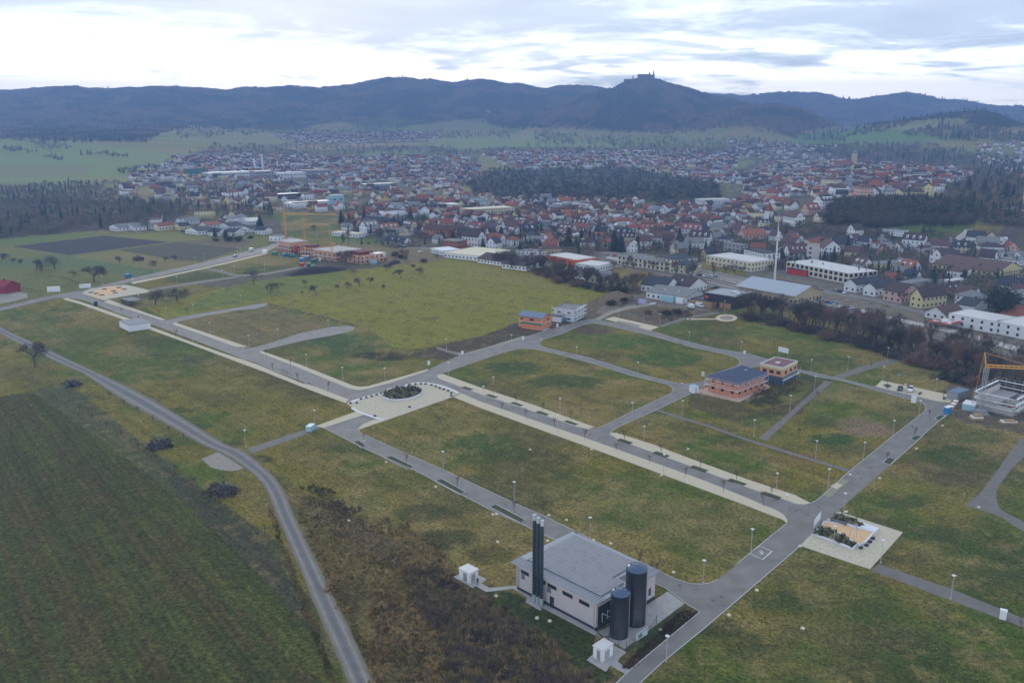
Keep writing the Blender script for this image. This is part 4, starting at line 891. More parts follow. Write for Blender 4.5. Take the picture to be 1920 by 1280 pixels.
def boxthing(name,L_,N_,R_,h,mats,label,cat,group=None,extra=None):
    n,rz,a,b=frame3(L_,N_,R_); r=empty(name,n,rz,label,cat,group); 
    MB().box(0,0,0,a,b,h).build('body',M(mats[0]),r); MB().box(-.05,-.05,h,a+.05,b+.05,h+.12).build('roof',M(mats[1]),r)
    d=MB(); d.box(a*.35,-.04,.1,a*.65,0,h*.85); d.build('door',M(mats[2]),r); return r
def small_things():
    B=boxthing
    B('portable_toilet',(1052.5,600),(1056,606.5-3),(1065,600.5),2.4,('blue_paint','white_paint','blue_paint'),'bright blue portable toilet with white roof by the scaffolded house','portable toilet')
    B('portable_toilet',(1296.5,733),(1300,737.5),(1306,735),2.4,('white_paint','light_blue_paint','light_blue_paint'),'pale blue and white portable toilet beside the house with pyramid roof','portable toilet')
    B('portable_toilet',(1770,775),(1776,777.5),(1781,774),2.4,('blue_paint','white_paint','blue_paint'),'blue portable toilet at the foot of the scaffolded shell by the street bend','portable toilet')
    B('shipping_container',(1219,558),(1237,561),(1244,557),2.7,('white_paint','white_paint','silver_paint'),'white steel container behind the dirt yard','container','containers in the dirt yard')
    B('shipping_container',(1244,563),(1262,567.5),(1271,561),3.0,('light_blue_paint','light_blue_paint','light_blue_paint'),'light turquoise steel container behind the dirt yard','container','containers in the dirt yard')
    B('site_booth',(1273,567),(1280,570),(1284,566),2.9,('white_paint','white_paint','window_glass'),'narrow white booth with dark glass door near the grey low hall','booth')
    B('site_cabin',(1783,746),(1794,752),(1804,742),2.8,('silver_paint','blue_grey_roof','silver_paint'),'blue-grey site cabin beside the scaffolded shell','site cabin')
    B('site_cabin',(1804,767),(1826,772),(1829,764),2.2,('light_blue_paint','white_paint','white_paint'),'pale low site container below the scaffolding','site cabin')
    for k,(x,y) in enumerate([(1782,768),(1787,763),(1791,758)]):
        o=MB().box(-.9,-.7,0,.9,.7,1.3).box(-1,-.8,1.3,1,.8,1.42,1).build('pallet_load',[M('pale_brick'),M('white_paint')]); o.location=P0(x,y); o.rotation_euler=(0,0,.9); todo(o,'wrapped brick pallet','pallet','pallets by the shell')
    B('utility_cabinet',(573,809),(583,809.5),(592,803),1.6,('light_blue_paint','light_blue_paint','light_blue_paint'),'pale blue electrical cabinet at the end of the link path','cabinet')
    B('utility_cabinet',(1873.5,1161),(1886,1163),(1889,1160),1.9,('white_paint','white_paint','silver_paint'),'white cabinet standing beside the lower footpath','cabinet')
    for (x,y,lab) in [(981,637,'white meter box on the verge opposite the fork'),(1396,664,'white meter box beside a lamp at the bend'),(1318,705,'white meter box at the corner of the upper plot'),(1045,613,'white drum beside the orange brick house'),(804,684,'white notice box on the roundel corner verge'),(867,665,'white board box at the stub path')]:
        o=MB().box(-.5,-.3,0,.5,.3,1.5).box(-.55,-.35,1.5,.55,.35,1.6).build('meter_box',M('white_paint')); o.location=P0(x,y); tag(o,lab,'meter box')
    # notice boards and signs
    def board(x,y,w,h,z,rz,m1,lab,name='notice_board',border=None):
        r=empty(name,P0(x,y),rz,lab,'sign')
        for s in (-1,1): MB().cyl((s*w*.42,0,0),(s*w*.42,0,z+h),.06,n=6).build('post',M('galvanised'),r)
        MB().box(-w/2,-.1,z,w/2,-.07,z+h).build('panel',M(m1),r); return r
    board(102,553,7.0,3.2,2.0,.3,'white_paint','wide pale billboard on posts at the far street junction')
    board(160,541,6.5,2.6,.4,.5,'white_paint','long white sign at the far junction by the fence')
    board(1204,571,4.5,2.6,.6,-.4,mat('lilac_paint',S(170,160,210,1.1)).name,'lilac hoarding beside the gravel road')
    board(1224,572,4.0,1.2,.4,.5,'white_paint','low white hoarding beside the lilac one')
    board(1468,669,5.0,2.2,2.0,-.9,'white_paint','white tilted hoarding on posts behind the flat-roofed brick house')
    board(1712.5,756,1.7,3.0,.2,-.6,'white_paint','tall white estate sign at the street bend')
    r=board(1531,984,6.5,2.3,.3,aim((1532,997),(1546,977)),'white_paint','white panel wall at the street side of the sand square')
    # bus-stop like shelter and bins on the main street
    n,rz,a,b=frame3((235,568),(245,574),(262,570)); r=empty('bicycle_shelter',n,rz,'open dark shelter with flat roof beside the main street','shelter')
    for X in (0.2,a-.2):
        for Y in (0.2,b-.2): MB().cyl((X,Y,0),(X,Y,2.7),.07,n=6).build('post',M('dark_metal'),r)
    MB().box(-.3,-.3,2.7,a+.3,b+.3,2.9).build('roof',M('grey_roof'),r); MB().box(0,b-.1,0,a,b,2.5).build('rear_wall',M('dark_timber'),r)
    MB().box(0,0,0,.1,b,2.4).build('side_wall',M('dark_timber'),r)
    o=MB().box(-.8,-.6,0,.8,.6,2.4).build('litter_cabinet',M('dark_metal')); o.location=P0(180,573); tag(o,'dark metal cabinet standing on the main street kerb','cabinet')
    # white retaining-wall box
    n,rz,a,b=frame3((240,611),(243,622),(275,614)); r=empty('garage_box',n,rz,'long low white garage block beside the main street','garage'); MB().box(0,0,0,a,b,3.0).build('wall',M('white_render'),r); MB().box(-.1,-.1,3.0,a+.1,b+.1,3.2).build('roof',M('grey_concrete'),r)
    mark('the white garage block',n)
    # little hut on the upper field, red barn
    house((252,488),(256,489.5),(268,487),1.8,'y','gable',1.0,'dark_timber','dark_brown_roof','small dark timber hut in the far field','hut','field_hut',0)
    house((-22,545),(10,551),(31,545),4.2,'y','gable',2.6,mat('barn_red',S(130,44,48,1.1),.9,noise=.15).name,'barn_red','dark red open barn with a red roof at the picture edge','barn','red_barn',0); mark('the red barn',P0(10,551))
    slab('yard',[(-60,556),(0,552),(30,546),(50,550),(52,558),(20,566),(-60,578)],0,.02,M('gravel'))
    fence_line([(38,540),(60,545),(85,549),(120,540),(150,535)],'timber rail fence round the small paddock by the barn'); fence_line([(38,531),(70,524),(110,520),(150,534)],'timber rail fence on the far side of the paddock')
    # stones along the two squares
    st=MB().box(-.42,-.28,0,.42,.28,.5).build('stone_block',M('dark_metal')); first=True
    for x,y in [(657,756),(669,755.5),(677,748),(687,745.5),(697,743),(706,740.3),(715,737.5),(725,734),(733.5,731),(744,727.8),(757,724),(768,721.5),(779,720.5),(789,720),(798,720.2),(809,722.3),(817,725),(824.5,728),(832,730.5),(840,733),(846.5,737.2),(703,780),(768,763.3),(846,742)]:
        o=st if first else st.copy()
        if not first: COL.objects.link(o)
        first=False; o.location=P0(x,y,.15)+Vector((0,0,0)); o.rotation_euler=(0,0,random.uniform(-.5,.5)); o.location.z=.15; todo(o,'dark stone block','stone block','stone blocks edging the oval square')
    for x,y in [(1636.5,1011),(1631,1017.5),(1624.5,1024),(1614,1029)]:
        o=st.copy(); COL.objects.link(o); o.location=P0(x,y); o.location.z=.14; o.rotation_euler=(0,0,.5); todo(o,'dark stone block','stone block','stone blocks by the sand pit')
    # stones / benches in the far sand square
    for x,y in [(171,549),(181,551),(191,554),(196,543),(216,549.5),(223,540),(233,543),(213,546)]:
        o=MB().box(-1.3,-.5,0,1.3,.5,.45).build('timber_bench',M('dark_metal')); o.location=P0(x,y); o.location.z=.13; o.rotation_euler=(0,0,.35); todo(o,'low dark bench slab','bench','bench slabs on the far sand square')
def fence_line(pts,lab):
    W=[P0(*p) for p in smooth_line(pts,3)]; r=empty('paddock_fence',W[0],0,lab,'fence')
    o=W[0]
    for i in range(len(W)-1):
        d=W[i+1]-W[i]; k=max(int(d.length/3),1)
        for j in range(k):
            q=W[i]+d*(j/k)-o; MB().cyl((q.x,q.y,0),(q.x,q.y,1.35),.08,n=5).build('post',M('dark_timber'),r)
        a=W[i]-o;b=W[i+1]-o
        for z in (.6,1.15): MB().cyl((a.x,a.y,z),(b.x,b.y,z),.05,n=4).build('rail',M('dark_timber'),r)
def planters():
    g=[(120,122,92),(76,80,56),(156,150,112),(60,62,46),(124,104,84)]
    def bed(name,poly,z,seed,n,lab,big=False,walls=True):
        W=pxs(poly); cx=sum(p[0] for p in W)/len(W);cy=sum(p[1] for p in W)/len(W); loc=[(a-cx,b-cy) for a,b in W]
        r=empty(name,(cx,cy,.14),0,lab,'planter')
        if walls: k=MB(); ribbon(k,loc,.45,0,z,closed=True); k.build('rim',M('white_concrete'),r)
        MB().prism(loc,.0,z*.7).build('soil',M('pocket_soil'),r)
        rs=np.random.RandomState(seed); xs=[p[0] for p in loc];ys=[p[1] for p in loc]; V=[];F=[];b=0;C=[];c=0
        while c<n:
            x=rs.uniform(min(xs),max(xs));y=rs.uniform(min(ys),max(ys))
            if not inpoly(np.array([x]),np.array([y]),loc)[0]: continue
            c+=1; v,f=sliver_cloud(40,.42,.42,.4,.3,.35,seed+c,.4,.8,.2,.4); s=rs.uniform(.7,1.5); v=v*s+np.array([x,y,z*.7]); V.append(v);F.append(f+b);b+=len(v); C.append(np.repeat(np.array(S(*g[rs.randint(5)],1.2))[None],len(v),0))
        mesh_np('plants',np.concatenate(V),np.concatenate(F),[M('plant_tint')],r,cols=np.concatenate(C),kind='stuff')
        return r
    bed('oval_planter',ell(754,739,37,12,40,-.10),.55,11,150,'oval raised planter of pale and dark tufts on the beige square'); mark('the oval planter',P0(754,739))
    bed('raised_bed',[(1566,967),(1592,974),(1620,984),(1613,992),(1582,983),(1553,977)],.5,31,80,'upper raised bed of tufts beside the sand pit')
    bed('raised_bed',[(1538,991.5),(1574,1003),(1606,1024),(1598,1031),(1560,1016),(1524,1003)],.5,51,110,'lower raised bed of tufts beside the sand pit')
    r=empty('sand_pit',P0(1590,1000),0,'orange sand pit with white rim on the paved square','sand pit'); o=P0(1590,1000)
    W=[(a-o.x,b-o.y) for a,b in pxs([(1545,980),(1583,985.5),(1636.5,1000),(1632,1008),(1622,1018),(1611,1024),(1575,1003),(1540,989)])]
    MB().prism(W,.1,.34).build('sand',M('orange_sand'),r); k=MB(); ribbon(k,W,.4,.12,.55,closed=True); k.build('rim',M('white_concrete'),r); mark('the sand pit',o)
    r=empty('swing_frame',P0(1602,1012),.3,'slim metal climbing frame in the sand pit','play frame')
    for s in (-1,1):
        for q in (-1,1): MB().cyl((s*1.3,q*1.0,.3),(s*.15,0,4.2),.06,n=6).build('leg',M('galvanised'),r)
    MB().cyl((-.3,0,4.2),(.3,0,4.2),.07,n=6).build('crossbar',M('galvanised'),r)
    r=empty('park_bench',P0(1572,983),aim((1565,981),(1580,985)),'grey bench on the rim of the sand pit','bench'); r.location.z=.14
    MB().box(-2,-.3,.42,2,.3,.52).build('seat',M('grey_roof'),r); 
    for s in (-1.6,1.6): MB().box(s-.1,-.25,0,s+.1,.25,.42).build('leg',M('dark_metal'),r)
    MB().box(-2,.25,.52,2,.33,.95).build('backrest',M('grey_roof'),r)
    r=empty('concrete_terrace',P0(1635,992),0,'pale concrete slab at the corner of the sand pit','slab'); o=P0(1635,992)
    MB().prism([(a-o.x,b-o.y) for a,b in pxs([(1620,984),(1648,993),(1636,1004),(1637,1000),(1613,992)])],.1,.62).build('block',M('white_concrete'),r)
    # railing ladder by the main street
    r=empty('cycle_rack',P0(533,702),math.radians(-47),'row of metal cycle hoops beside the main street','cycle rack')
    for i in range(4): MB().cyl((i*1.6-2.4,0,0),(i*1.6-2.4,0,1.3),.05,n=6).cyl((i*1.6-2.4,0,1.3),(i*1.6-2.4,1.2,1.3),.05,n=6).cyl((i*1.6-2.4,1.2,1.3),(i*1.6-2.4,1.2,0),.05,n=6).build('hoop',M('dark_metal'),r)
    def psign(x,y,h,rz):
        r=empty('parking_sign',P0(x,y),rz); MB().cyl((0,0,0),(0,0,h),.05,n=6).build('post',M('galvanised'),r); MB().box(-.45,-.06,h-.9,.45,-.04,h).build('plate',M('blue_paint'),r)
        P=MB(); P.box(-.16,-.08,h-.75,-.06,-.065,h-.15); P.box(-.06,-.08,h-.25,.16,-.065,h-.15); P.box(-.06,-.08,h-.52,.16,-.065,h-.42); P.box(.1,-.08,h-.42,.2,-.065,h-.25); P.build('letter',M('white_paint'),r)
        todo(r,'blue parking sign with white P','sign','parking signs')
    psign(1684,716,3.4,-.4); psign(1206,604,3.0,-.4); psign(1180,597,3.0,-.4)
def person():
    from mathutils import Quaternion
    J={'pelvis':(0,0,.95,.15),'waist':(0,0,1.08,.145),'chest':(0,.01,1.32,.17),'neck':(0,0,1.5,.06),'chin':(0,-.02,1.58,.07),'head':(0,-.015,1.67,.095),'crown':(0,0,1.76,.07)}
    E=[('pelvis','waist'),('waist','chest'),('chest','neck'),('neck','chin'),('chin','head'),('head','crown')]
    for s,n in ((-1,'l'),(1,'r')):
        J['sh'+n]=(s*.19,0,1.43,.075);J['el'+n]=(s*.27,.03,1.15,.05);J['wr'+n]=(s*.26,-.1,.93,.035);J['pa'+n]=(s*.25,-.14,.86,.04)
        J['hip'+n]=(s*.09,0,.9,.1);J['kn'+n]=(s*.11,-.02,.5,.065);J['an'+n]=(s*.12,.02+.1*s,.1,.045);J['toe'+n]=(s*.13,-.14+.1*s,.04,.04)
        E+=[('chest','sh'+n),('sh'+n,'el'+n),('el'+n,'wr'+n),('wr'+n,'pa'+n),('pelvis','hip'+n),('hip'+n,'kn'+n),('kn'+n,'an'+n),('an'+n,'toe'+n)]
        for f in range(4): J['f%d%s'%(f,n)]=(s*.25+(f-1.5)*.018*1,-.15-(.012 if f in(1,2) else 0),.80-(.015 if f in (1,2) else 0),.009); E.append(('pa'+n,'f%d%s'%(f,n)))
        J['th'+n]=(s*.21,-.17,.84,.01); E.append(('pa'+n,'th'+n))
    ks=list(J); me=bpy.data.meshes.new('person'); me.from_pydata([J[k][:3] for k in ks],[(ks.index(a),ks.index(b)) for a,b in E],[])
    o=bpy.data.objects.new('person',me); COL.objects.link(o); o.modifiers.new('s','SKIN'); 
    for i,k in enumerate(ks):
        v=me.skin_vertices[0].data[i]; v.radius=(J[k][3],J[k][3]*(.72 if k in('chest','waist','pelvis') else 1)); v.use_root=(k=='pelvis')
    sb=o.modifiers.new('b','SUBSURF'); sb.levels=1; sb.render_levels=1
    dg=bpy.context.evaluated_depsgraph_get(); nm=bpy.data.meshes.new_from_object(o.evaluated_get(dg)); o.modifiers.clear(); o.data=nm
    for m in (mat('skin',S(190,150,130,1.1)),mat('navy_jacket',S(30,36,50),.9),mat('blue_jeans',S(66,92,130,1.1),.9),mat('dark_hair',S(44,36,32),.9)): nm.materials.append(m)
    for p in nm.polygons:
        c=p.center; p.material_index=1 if (.93<c.z<1.49 ) else 2 if (.08<c.z<=.93 and abs(c.x)<.2) else 0 if c.z>.5 else 3
        if c.z>1.70 or (c.z>1.6 and c.y>.02): p.material_index=3
        p.use_smooth=True
    b=P0(895.5,1096.5); o.location=(b.x,b.y,.12); o.rotation_euler=(0,0,2.4)
    tag(o,'person in a dark jacket and blue jeans standing by the white kiosk','person')
    for s in (-1,1):
        e=MB().lathe([(.001,-.012),(.012,0),(.001,.012)],6).build('eye',M('dark_hair'),o); e.location=(s*.035,-.105,1.675)
    e=MB().cyl((0,-.1,1.66),(0,-.125,1.64),.012,.016,5).build('nose',M('skin'),o); e=MB().box(-.025,-.1,1.605,.025,-.092,1.612).build('mouth',M('navy_jacket'),o)
# ================================================================ buildings
FOOT=[]   # footprints already taken: (x,y,radius)
def gable_parts(a,b,h,rh,ridge,kind,ov=.5,th=.28,z0=0.0):
    """wall mesh and roof mesh for a box a x b"""
    w=MB(); r=MB(); w.box(0,0,z0-.3,a,b,h)
    if kind=='flat':
        r.box(-.08,-.08,h,a+.08,b+.08,h+.18); 
        for x0,y0,x1,y1 in ((-.08,-.08,a+.08,.22),(-.08,b-.22,a+.08,b+.08),(-.08,.22,.22,b-.22),(a-.22,.22,a+.08,b-.22)): r.box(x0,y0,h+.18,x1,y1,h+.42)
        return w,r
    if kind=='shed':
        w.add([(0,0,h),(a,0,h),(a,b,h),(0,b,h),(0,b,h+rh),(a,b,h+rh)],[(0,4,3),(1,2,5),(3,4,5,2)])
        r.add([(-ov,-ov,h),(a+ov,-ov,h),(a+ov,b+ov,h+rh*1.04),(-ov,b+ov,h+rh*1.04),(-ov,-ov,h+th),(a+ov,-ov,h+th),(a+ov,b+ov,h+rh*1.04+th),(-ov,b+ov,h+rh*1.04+th)],[(0,3,2,1),(4,5,6,7),(0,1,5,4),(1,2,6,5),(2,3,7,6),(3,0,4,7)]); return w,r
    if kind=='hip':
        i=min(a,b)/2; 
        if abs(a-b)<.1: i-=.05
        z=h+rh; e=h-.12
        c=[(-ov,-ov,e),(a+ov,-ov,e),(a+ov,b+ov,e),(-ov,b+ov,e)]; c2=[(p[0],p[1],h+.12) for p in c]
        k=[(i,b/2,z),(a-i,b/2,z)] if a>=b else [(a/2,i,z),(a/2,b-i,z)]
        f=[(0,1,5,9 if 0 else 4)]
        vs=c+c2+k
        r.add(vs,[(3,2,1,0),(0,1,5,4),(1,2,6,5),(2,3,7,6),(3,0,4,7)])
        if a>=b: r.add(vs,[(4,5,9,8),(5,6,9),(6,7,8,9),(7,4,8)])
        else: r.add(vs,[(4,5,8),(5,6,9,8),(6,7,9),(7,4,8,9)])
        return w,r
    def X(x,y,z): return (x,y,z) if ridge=='x' else (y,x,z)
    A,B=(a,b) if ridge=='x' else (b,a); z=h+rh
    g=[X(0,0,h),X(0,B,h),X(0,B/2,z),X(A,0,h),X(A,B,h),X(A,B/2,z)]
    w.add(g,[(0,2,1) if ridge=='x' else (0,1,2),(3,4,5) if ridge=='x' else (3,5,4)])
    sl=rh/(B/2); lo=h-ov*sl
    for s in (0,1):
        y0=-ov if s==0 else B+ov
        vs=[X(-ov,y0,lo),X(A+ov,y0,lo),X(A+ov,B/2,z),X(-ov,B/2,z),X(-ov,y0,lo+th),X(A+ov,y0,lo+th),X(A+ov,B/2,z+th),X(-ov,B/2,z+th)]
        r.add(vs,[(0,3,2,1),(4,5,6,7),(0,1,5,4),(1,2,6,5),(2,3,7,6),(3,0,4,7)])
    return w,r
def win_cells(ln,h,pitch=3.0,ww=1.1,wh=1.25,fl=2.8):
    out=[]; n=max(int(ln/pitch),1); k=max(int(h/fl),1)
    for j in range(k):
        for i in range(n): out.append((ln*(i+.5)/n,.95+j*fl*(h/(k*fl)),ww,wh))
    return out
def house(L_,N_,R_,h,ridge,kind,rh,wall,roof,label,cat='house',name='house',win=1,group=None,pitch=3.2,ww=1.2,wh=1.3,fl=2.8,chim=True,minlen=None,sky=0,plinth=None,ov=.5):
    n,rz,a,b=frame3(L_,N_,R_); r=empty(name,n,rz)
    if label.startswith('*'): todo(r,label[1:],cat,group)
    else: tag(r,label,cat,group)
    c,s=math.cos(rz),math.sin(rz); FOOT.append((n.x+c*a/2-s*b/2,n.y+s*a/2+c*b/2,math.hypot(a,b)/2)); r['_a']=a; r['_b']=b
    w,ro=gable_parts(a,b,h,rh,ridge,kind,ov=ov); w.build('wall',M(wall),r); rfo=ro.build('roof',M(roof),r)
    if win:
        g=[];
        for x,z,q,v in win_cells(a,h,pitch,ww,wh,fl): g.append(('y',x,z,q,v))
        for x,z,q,v in win_cells(b,h,pitch,ww,wh,fl): g.append(('x',x,z,q,v))
        if len(g)>95: g=g[:95]
        mods={}
        for ax,x,z,q,v in g:
            k=(ax,q,v)
            if k not in mods:
                m=MB(); 
                if ax=='y': m.box(-q/2,-.05,0,q/2,.02,v); m.box(-q/2-.1,-.09,-.12,q/2+.1,.0,-.02,1)
                else: m.box(-.05,-q/2,0,.02,q/2,v); m.box(-.09,-q/2-.1,-.12,0,q/2+.1,-.02,1)
                o=m.build('window',[M('window_glass'),M('white_paint')],r); mods[k]=o
            else: o=mods[k].copy(); COL.objects.link(o)
            o.location=(x,0,z) if ax=='y' else (0,x,z)
    if chim and kind in('gable','hip'):
        if ridge=='x': x,y=a*.3,b*.5-.4
        else: x,y=a*.5-.4,b*.3
        MB().box(x,y,h+rh*.5,x+.7,y+.8,h+rh+.9).build('chimney',M('dark_brown_roof' if random.random()<.5 else 'grey_render'),rfo)
    for i in range(sky):
        sl=rh/(b/2) if ridge=='x' else rh/(a/2); t=.55
        if ridge=='x': x=a*(i+1)/(sky+1); y=b*.25; z=h+sl*y+.34; m=MB(); m.add([(x-.5,y-.6,z-.6*sl),(x+.5,y-.6,z-.6*sl),(x+.5,y+.6,z+.6*sl),(x-.5,y+.6,z+.6*sl)],[(0,1,2,3)])
        else: y=b*(i+1)/(sky+1); x=a*.25; z=h+sl*x+.34; m=MB(); m.add([(x-.6,y-.5,z-.6*sl),(x+.6,y-.5,z+.6*sl),(x+.6,y+.5,z+.6*sl),(x-.6,y+.5,z-.6*sl)],[(0,1,2,3)])
        m.build('skylight',M('bright_roof'),rfo)
    return r
def heat_plant():
    n,rz,a,b=frame3((968,1103),(1117,1182.5),(1210,1133)); b=P0(968,1103).xy.__sub__(P0(1117,1182.5).xy).length
    n=P0(1117,1182.5); l=P0(968,1103); d=(l-n).normalized(); rz=math.atan2(d.y,d.x)-math.pi/2
    # local: y runs along the long front to the far end, x runs back
    Lg=(l-n).length; a=17.2; h=6.2
    r=empty('heating_plant',n,rz,'lilac-grey heating plant with wide grey panel roof','industrial building'); mark('the heating plant',n)
    FOOT.append((n.x,n.y+10,20))
    wl=mat('plant_wall',S(172,166,168,1.15),.85,noise=.05,scale=.5); pl=mat('plinth_dark',S(52,54,72),.8,noise=.06)
    W=MB(); W.prism([(0,0),(9.5,0),(9.5,2.8),(13.5,2.8),(13.5,-.9),(a+.6,-.9),(a+.6,Lg),(0,Lg)],.7,h).build('wall',wl,r)
    MB().prism([(.06,.06),(9.44,.06),(9.44,2.86),(13.56,2.86),(13.56,-.84),(a+.54,-.84),(a+.54,Lg-.06),(.06,Lg-.06)],0,.7).build('plinth',pl,r)
    ro=MB(); o=.75; P=[(-o,-o),(9.5+.2,-o),(9.7,2.5),(13.2,2.5),(13.2,-.9-o),(a+.6+o,-.9-o),(a+.6+o,Lg+o),(-o,Lg+o)]
    ro.prism(P,h,h+.28)
    # standing seams on the roof border and tiled panel field
    sm=ro
    y=-o+.35
    while y<Lg+o: sm.box(-o,y,h+.28,1.9,y+.05,h+.36,1); y+=.62
    x=14.6
    while x<a+.6+o: sm.box(x,-.9-o,h+.28,x+.05,2.0,h+.36,1); x+=.62
    sm.build('roof',[M('zinc'),M('grey_roof')],r)
    pf=MB(); pf.box(1.9,1.2 if 0 else 3.4,h+.28,a-.6,Lg-1.4,h+.5); pf.box(1.9,.4,h+.28,9.0,3.4,h+.5)
    pf.build('panel_field',M('grey_roof'),r)
    gm=MB(); x=1.9
    while x<a-.7:
        yy=.5 if x<8.6 else 3.5
        while yy<Lg-1.9: gm.box(x+.01,yy+.01,h+.5,x+.95,yy+1.15,h+.515,int(random.random()<.2)); yy+=1.17
        x+=.97
    gm.build('roof_panel',[mat('panel_grey',S(132,134,138,1.05),.6,noise=.05,scale=2),mat('panel_grey2',S(125,127,132,1.05),.6,noise=.05,scale=2)],r)
    hr=MB(); hr.cyl((0.4,Lg-3,h+.28),(0.4,Lg-3,h+1.1),.03,n=5).cyl((0.4,Lg-3.8,h+.28),(0.4,Lg-3.8,h+1.1),.03,n=5).cyl((0.4,Lg-3.8,h+1.1),(0.4,Lg-3,h+1.1),.03,n=5); hr.build('roof_hoop',M('galvanised'),r)
    # long front is the x=0 face: window bands and doors (y from near corner)
    f=lambda t:Lg*t
    for t0,t1 in ((.08,.20),(.28,.40),(.475,.585),(.615,.66),(.83,.935)):
        w=MB().box(-.06,f(t0),4.35,.02,f(t1),5.15).build('window_band',M('window_glass'),r)
    for t0,t1 in ((.545,.59),(.885,.93)): MB().box(-.07,f(t0),3.1,.02,f(t1),4.2).build('window',mat('vent_grey',S(96,100,116),.7),r)
    dr=MB().box(-.07,f(.505),.1,.02,f(.555),2.5).build('door',M('dark_metal'),r); MB().box(-.14,f(.512),1.1,-.07,f(.518),1.3).build('handle',M('galvanised'),dr)
    gt=MB(); gt.cyl((-.85,-.8,h+.1),(-.85,Lg+.8,h+.1),.09,n=6); gt.build('gutter',M('galvanised'),r)
    for t in (.02,.98): MB().cyl((-.12,f(t),.1),(-.12,f(t),h),.06,n=6).build('downpipe',M('galvanised'),r)
    ld=MB()
    for yy in (f(.955),f(.975)): ld.cyl((-.2,yy,.8),(-.2,yy,h+1.2),.03,n=4)
    for z in np.arange(1,h+1,.32): ld.cyl((-.2,f(.955),z),(-.2,f(.975),z),.022,n=4)
    ld.build('roof_ladder',M('galvanised'),r)
    MB().box(15.6,-.98,1.6,16.3,-.88,3.2).build('window',M('window_glass'),r)
    MB().box(.5,-.06,.8,7.0,.02,5.0).build('gate',M('dark_metal'),r)
    for k in range(4): MB().cyl((1.5+k*1.6,-.3,1.5),(1.5+k*1.6,-.3,3.4),.12,n=6).cyl((1.5+k*1.6,-.3,3.4),(3+k*1.6,-1.5,2.2),.1,n=6).build('pipe',M('galvanised'),r)
    # three flues at the long front
    for k,(x,y) in enumerate([(992+11,1130),(1000+6,1131.5),(1007+4,1135)]):
        yy=Lg*(.715-.048*k); q=empty('exhaust_flue',(0,0,0),0); q.parent=None
        c,s=math.cos(rz),math.sin(rz); lx,ly=-1.05,yy; q.location=(n.x+c*lx-s*ly,n.y+s*lx+c*ly,0)
        H=19.6-.25*k
        m=MB(); m.cyl((0,0,1.8),(0,0,H-1.2),.36,n=14); z=2.4
        while z<H-1.6: m.cyl((0,0,z),(0,0,z+.16),.42,n=14); z+=.75
        m.build('jacket',mat('flue_dark',S(52,66,74,1.0),.35,.3,noise=.06,spec=.5),q); MB().cyl((0,0,0),(0,0,1.8),.42,n=14).build('base',M('galvanised'),q); MB().cyl((0,0,H-1.2),(0,0,H-.3),.36,n=14).lathe([(.36,H-.3),(.42,H-.2),(.42,H),(.3,H+.05),(.001,H)],14).build('cowl',M('galvanised'),q)
        tag(q,('dark ribbed flue at the plant front, nearest the far end','middle one of the three dark ribbed flues','dark ribbed flue nearest the small doors and the silos')[k],'flue','flues of the heating plant')
    # silos
    for (x,y,rad,H,lab,tx) in ((1190,1166,2.05,12.6,'taller dark cylindrical tank standing behind the shorter one',1),(1160,1190,1.75,9.9,'shorter dark cylindrical tank closest to the fence',2)):
        p=P0(x,y); q=empty('storage_tank',p,0,lab,'tank','tanks beside the heating plant'); H*=1.0
        tk=mat('tank_dark',S(26,31,44,1.0),.38,0,noise=.08,scale=1.5,spec=.5)
        m=MB(); m.lathe([(rad*1.02,0),(rad*1.02,.3),(rad,.35),(rad,H-.9)],40); m.build('shell',tk,q,smooth=True)
        m=MB(); m.lathe([(rad,H-.9),(rad+.07,H-.88),(rad+.07,H-.72),(rad*.93,H-.35),(rad*.6,H-.08),(.3,H),(.001,H)],40); m.build('dome',mat('tank_top',S(58,80,110,1.0),.32,noise=.08,spec=.5),q,smooth=True)
        for (ax,ay,rr,hh) in ((0,0,.42,.28),(-rad*.55,.4,.18,.35),(rad*.5,-.5,.18,.3)): MB().cyl((ax,ay,H-.35),(ax,ay,H+hh-.08),rr,n=12).build('manhole',M('grey_roof'),q)
        ld=MB()
        for dx in (-.22,.22): ld.cyl((rad+.14,dx,.4),(rad+.14,dx,H-.4),.03,n=4)
        for z in np.arange(.6,H-.6,.4): ld.cyl((rad+.14,-.22,z),(rad+.14,.22,z),.02,n=4)
        ld.build('ladder',M('galvanised'),q); MB().cyl((-rad*.7,-rad*.72,.2),(-rad*.7,-rad*.72,H*.9),.07,n=6).cyl((-rad*.7,-rad*.72,.3),(-rad*1.5,-rad*.4,.3),.09,n=6).build('pipe',M('dark_metal'),q)
        mark('the taller dark tank' if tx==1 else 'the shorter dark tank',p)
    yard=[(1117,1190),(1209,1133),(1284,1129-.5),(1248,1165),(1176,1215),(1150,1207)]
    conc=mat('yard_concrete',S(150,148,146,1.2),.9,noise=.12,scale=.8)
    slab('yard',[(1121,1184),(1160,1165),(1200,1142),(1252,1108),(1283,1131),(1171,1216)],0,.05,conc)
    slab('yard_edge',[(960,1102),(967,1099),(1118,1183),(1128,1196),(1118,1192),(1010,1135),(1016,1142),(1012,1144),(985,1128),(988,1120)],0,.06,conc)
    # mesh fence round the tanks with company banner
    fp=[P0(*p) for p in [(1119,1193),(1141,1204),(1160,1213),(1174,1222),(1200,1204),(1218,1190),(1231,1169)]]
    q=empty('wire_fence',fp[0],0,'thin dark mesh fence round the two tanks','fence'); wm=mat('wire',S(90,100,104),.6)
    o=fp[0]
    for i in range(len(fp)):
        v=fp[i]-o; MB().cyl((v.x,v.y,0),(v.x,v.y,2.1),.05,n=6).build('post',M('dark_metal'),q)
    m=MB()
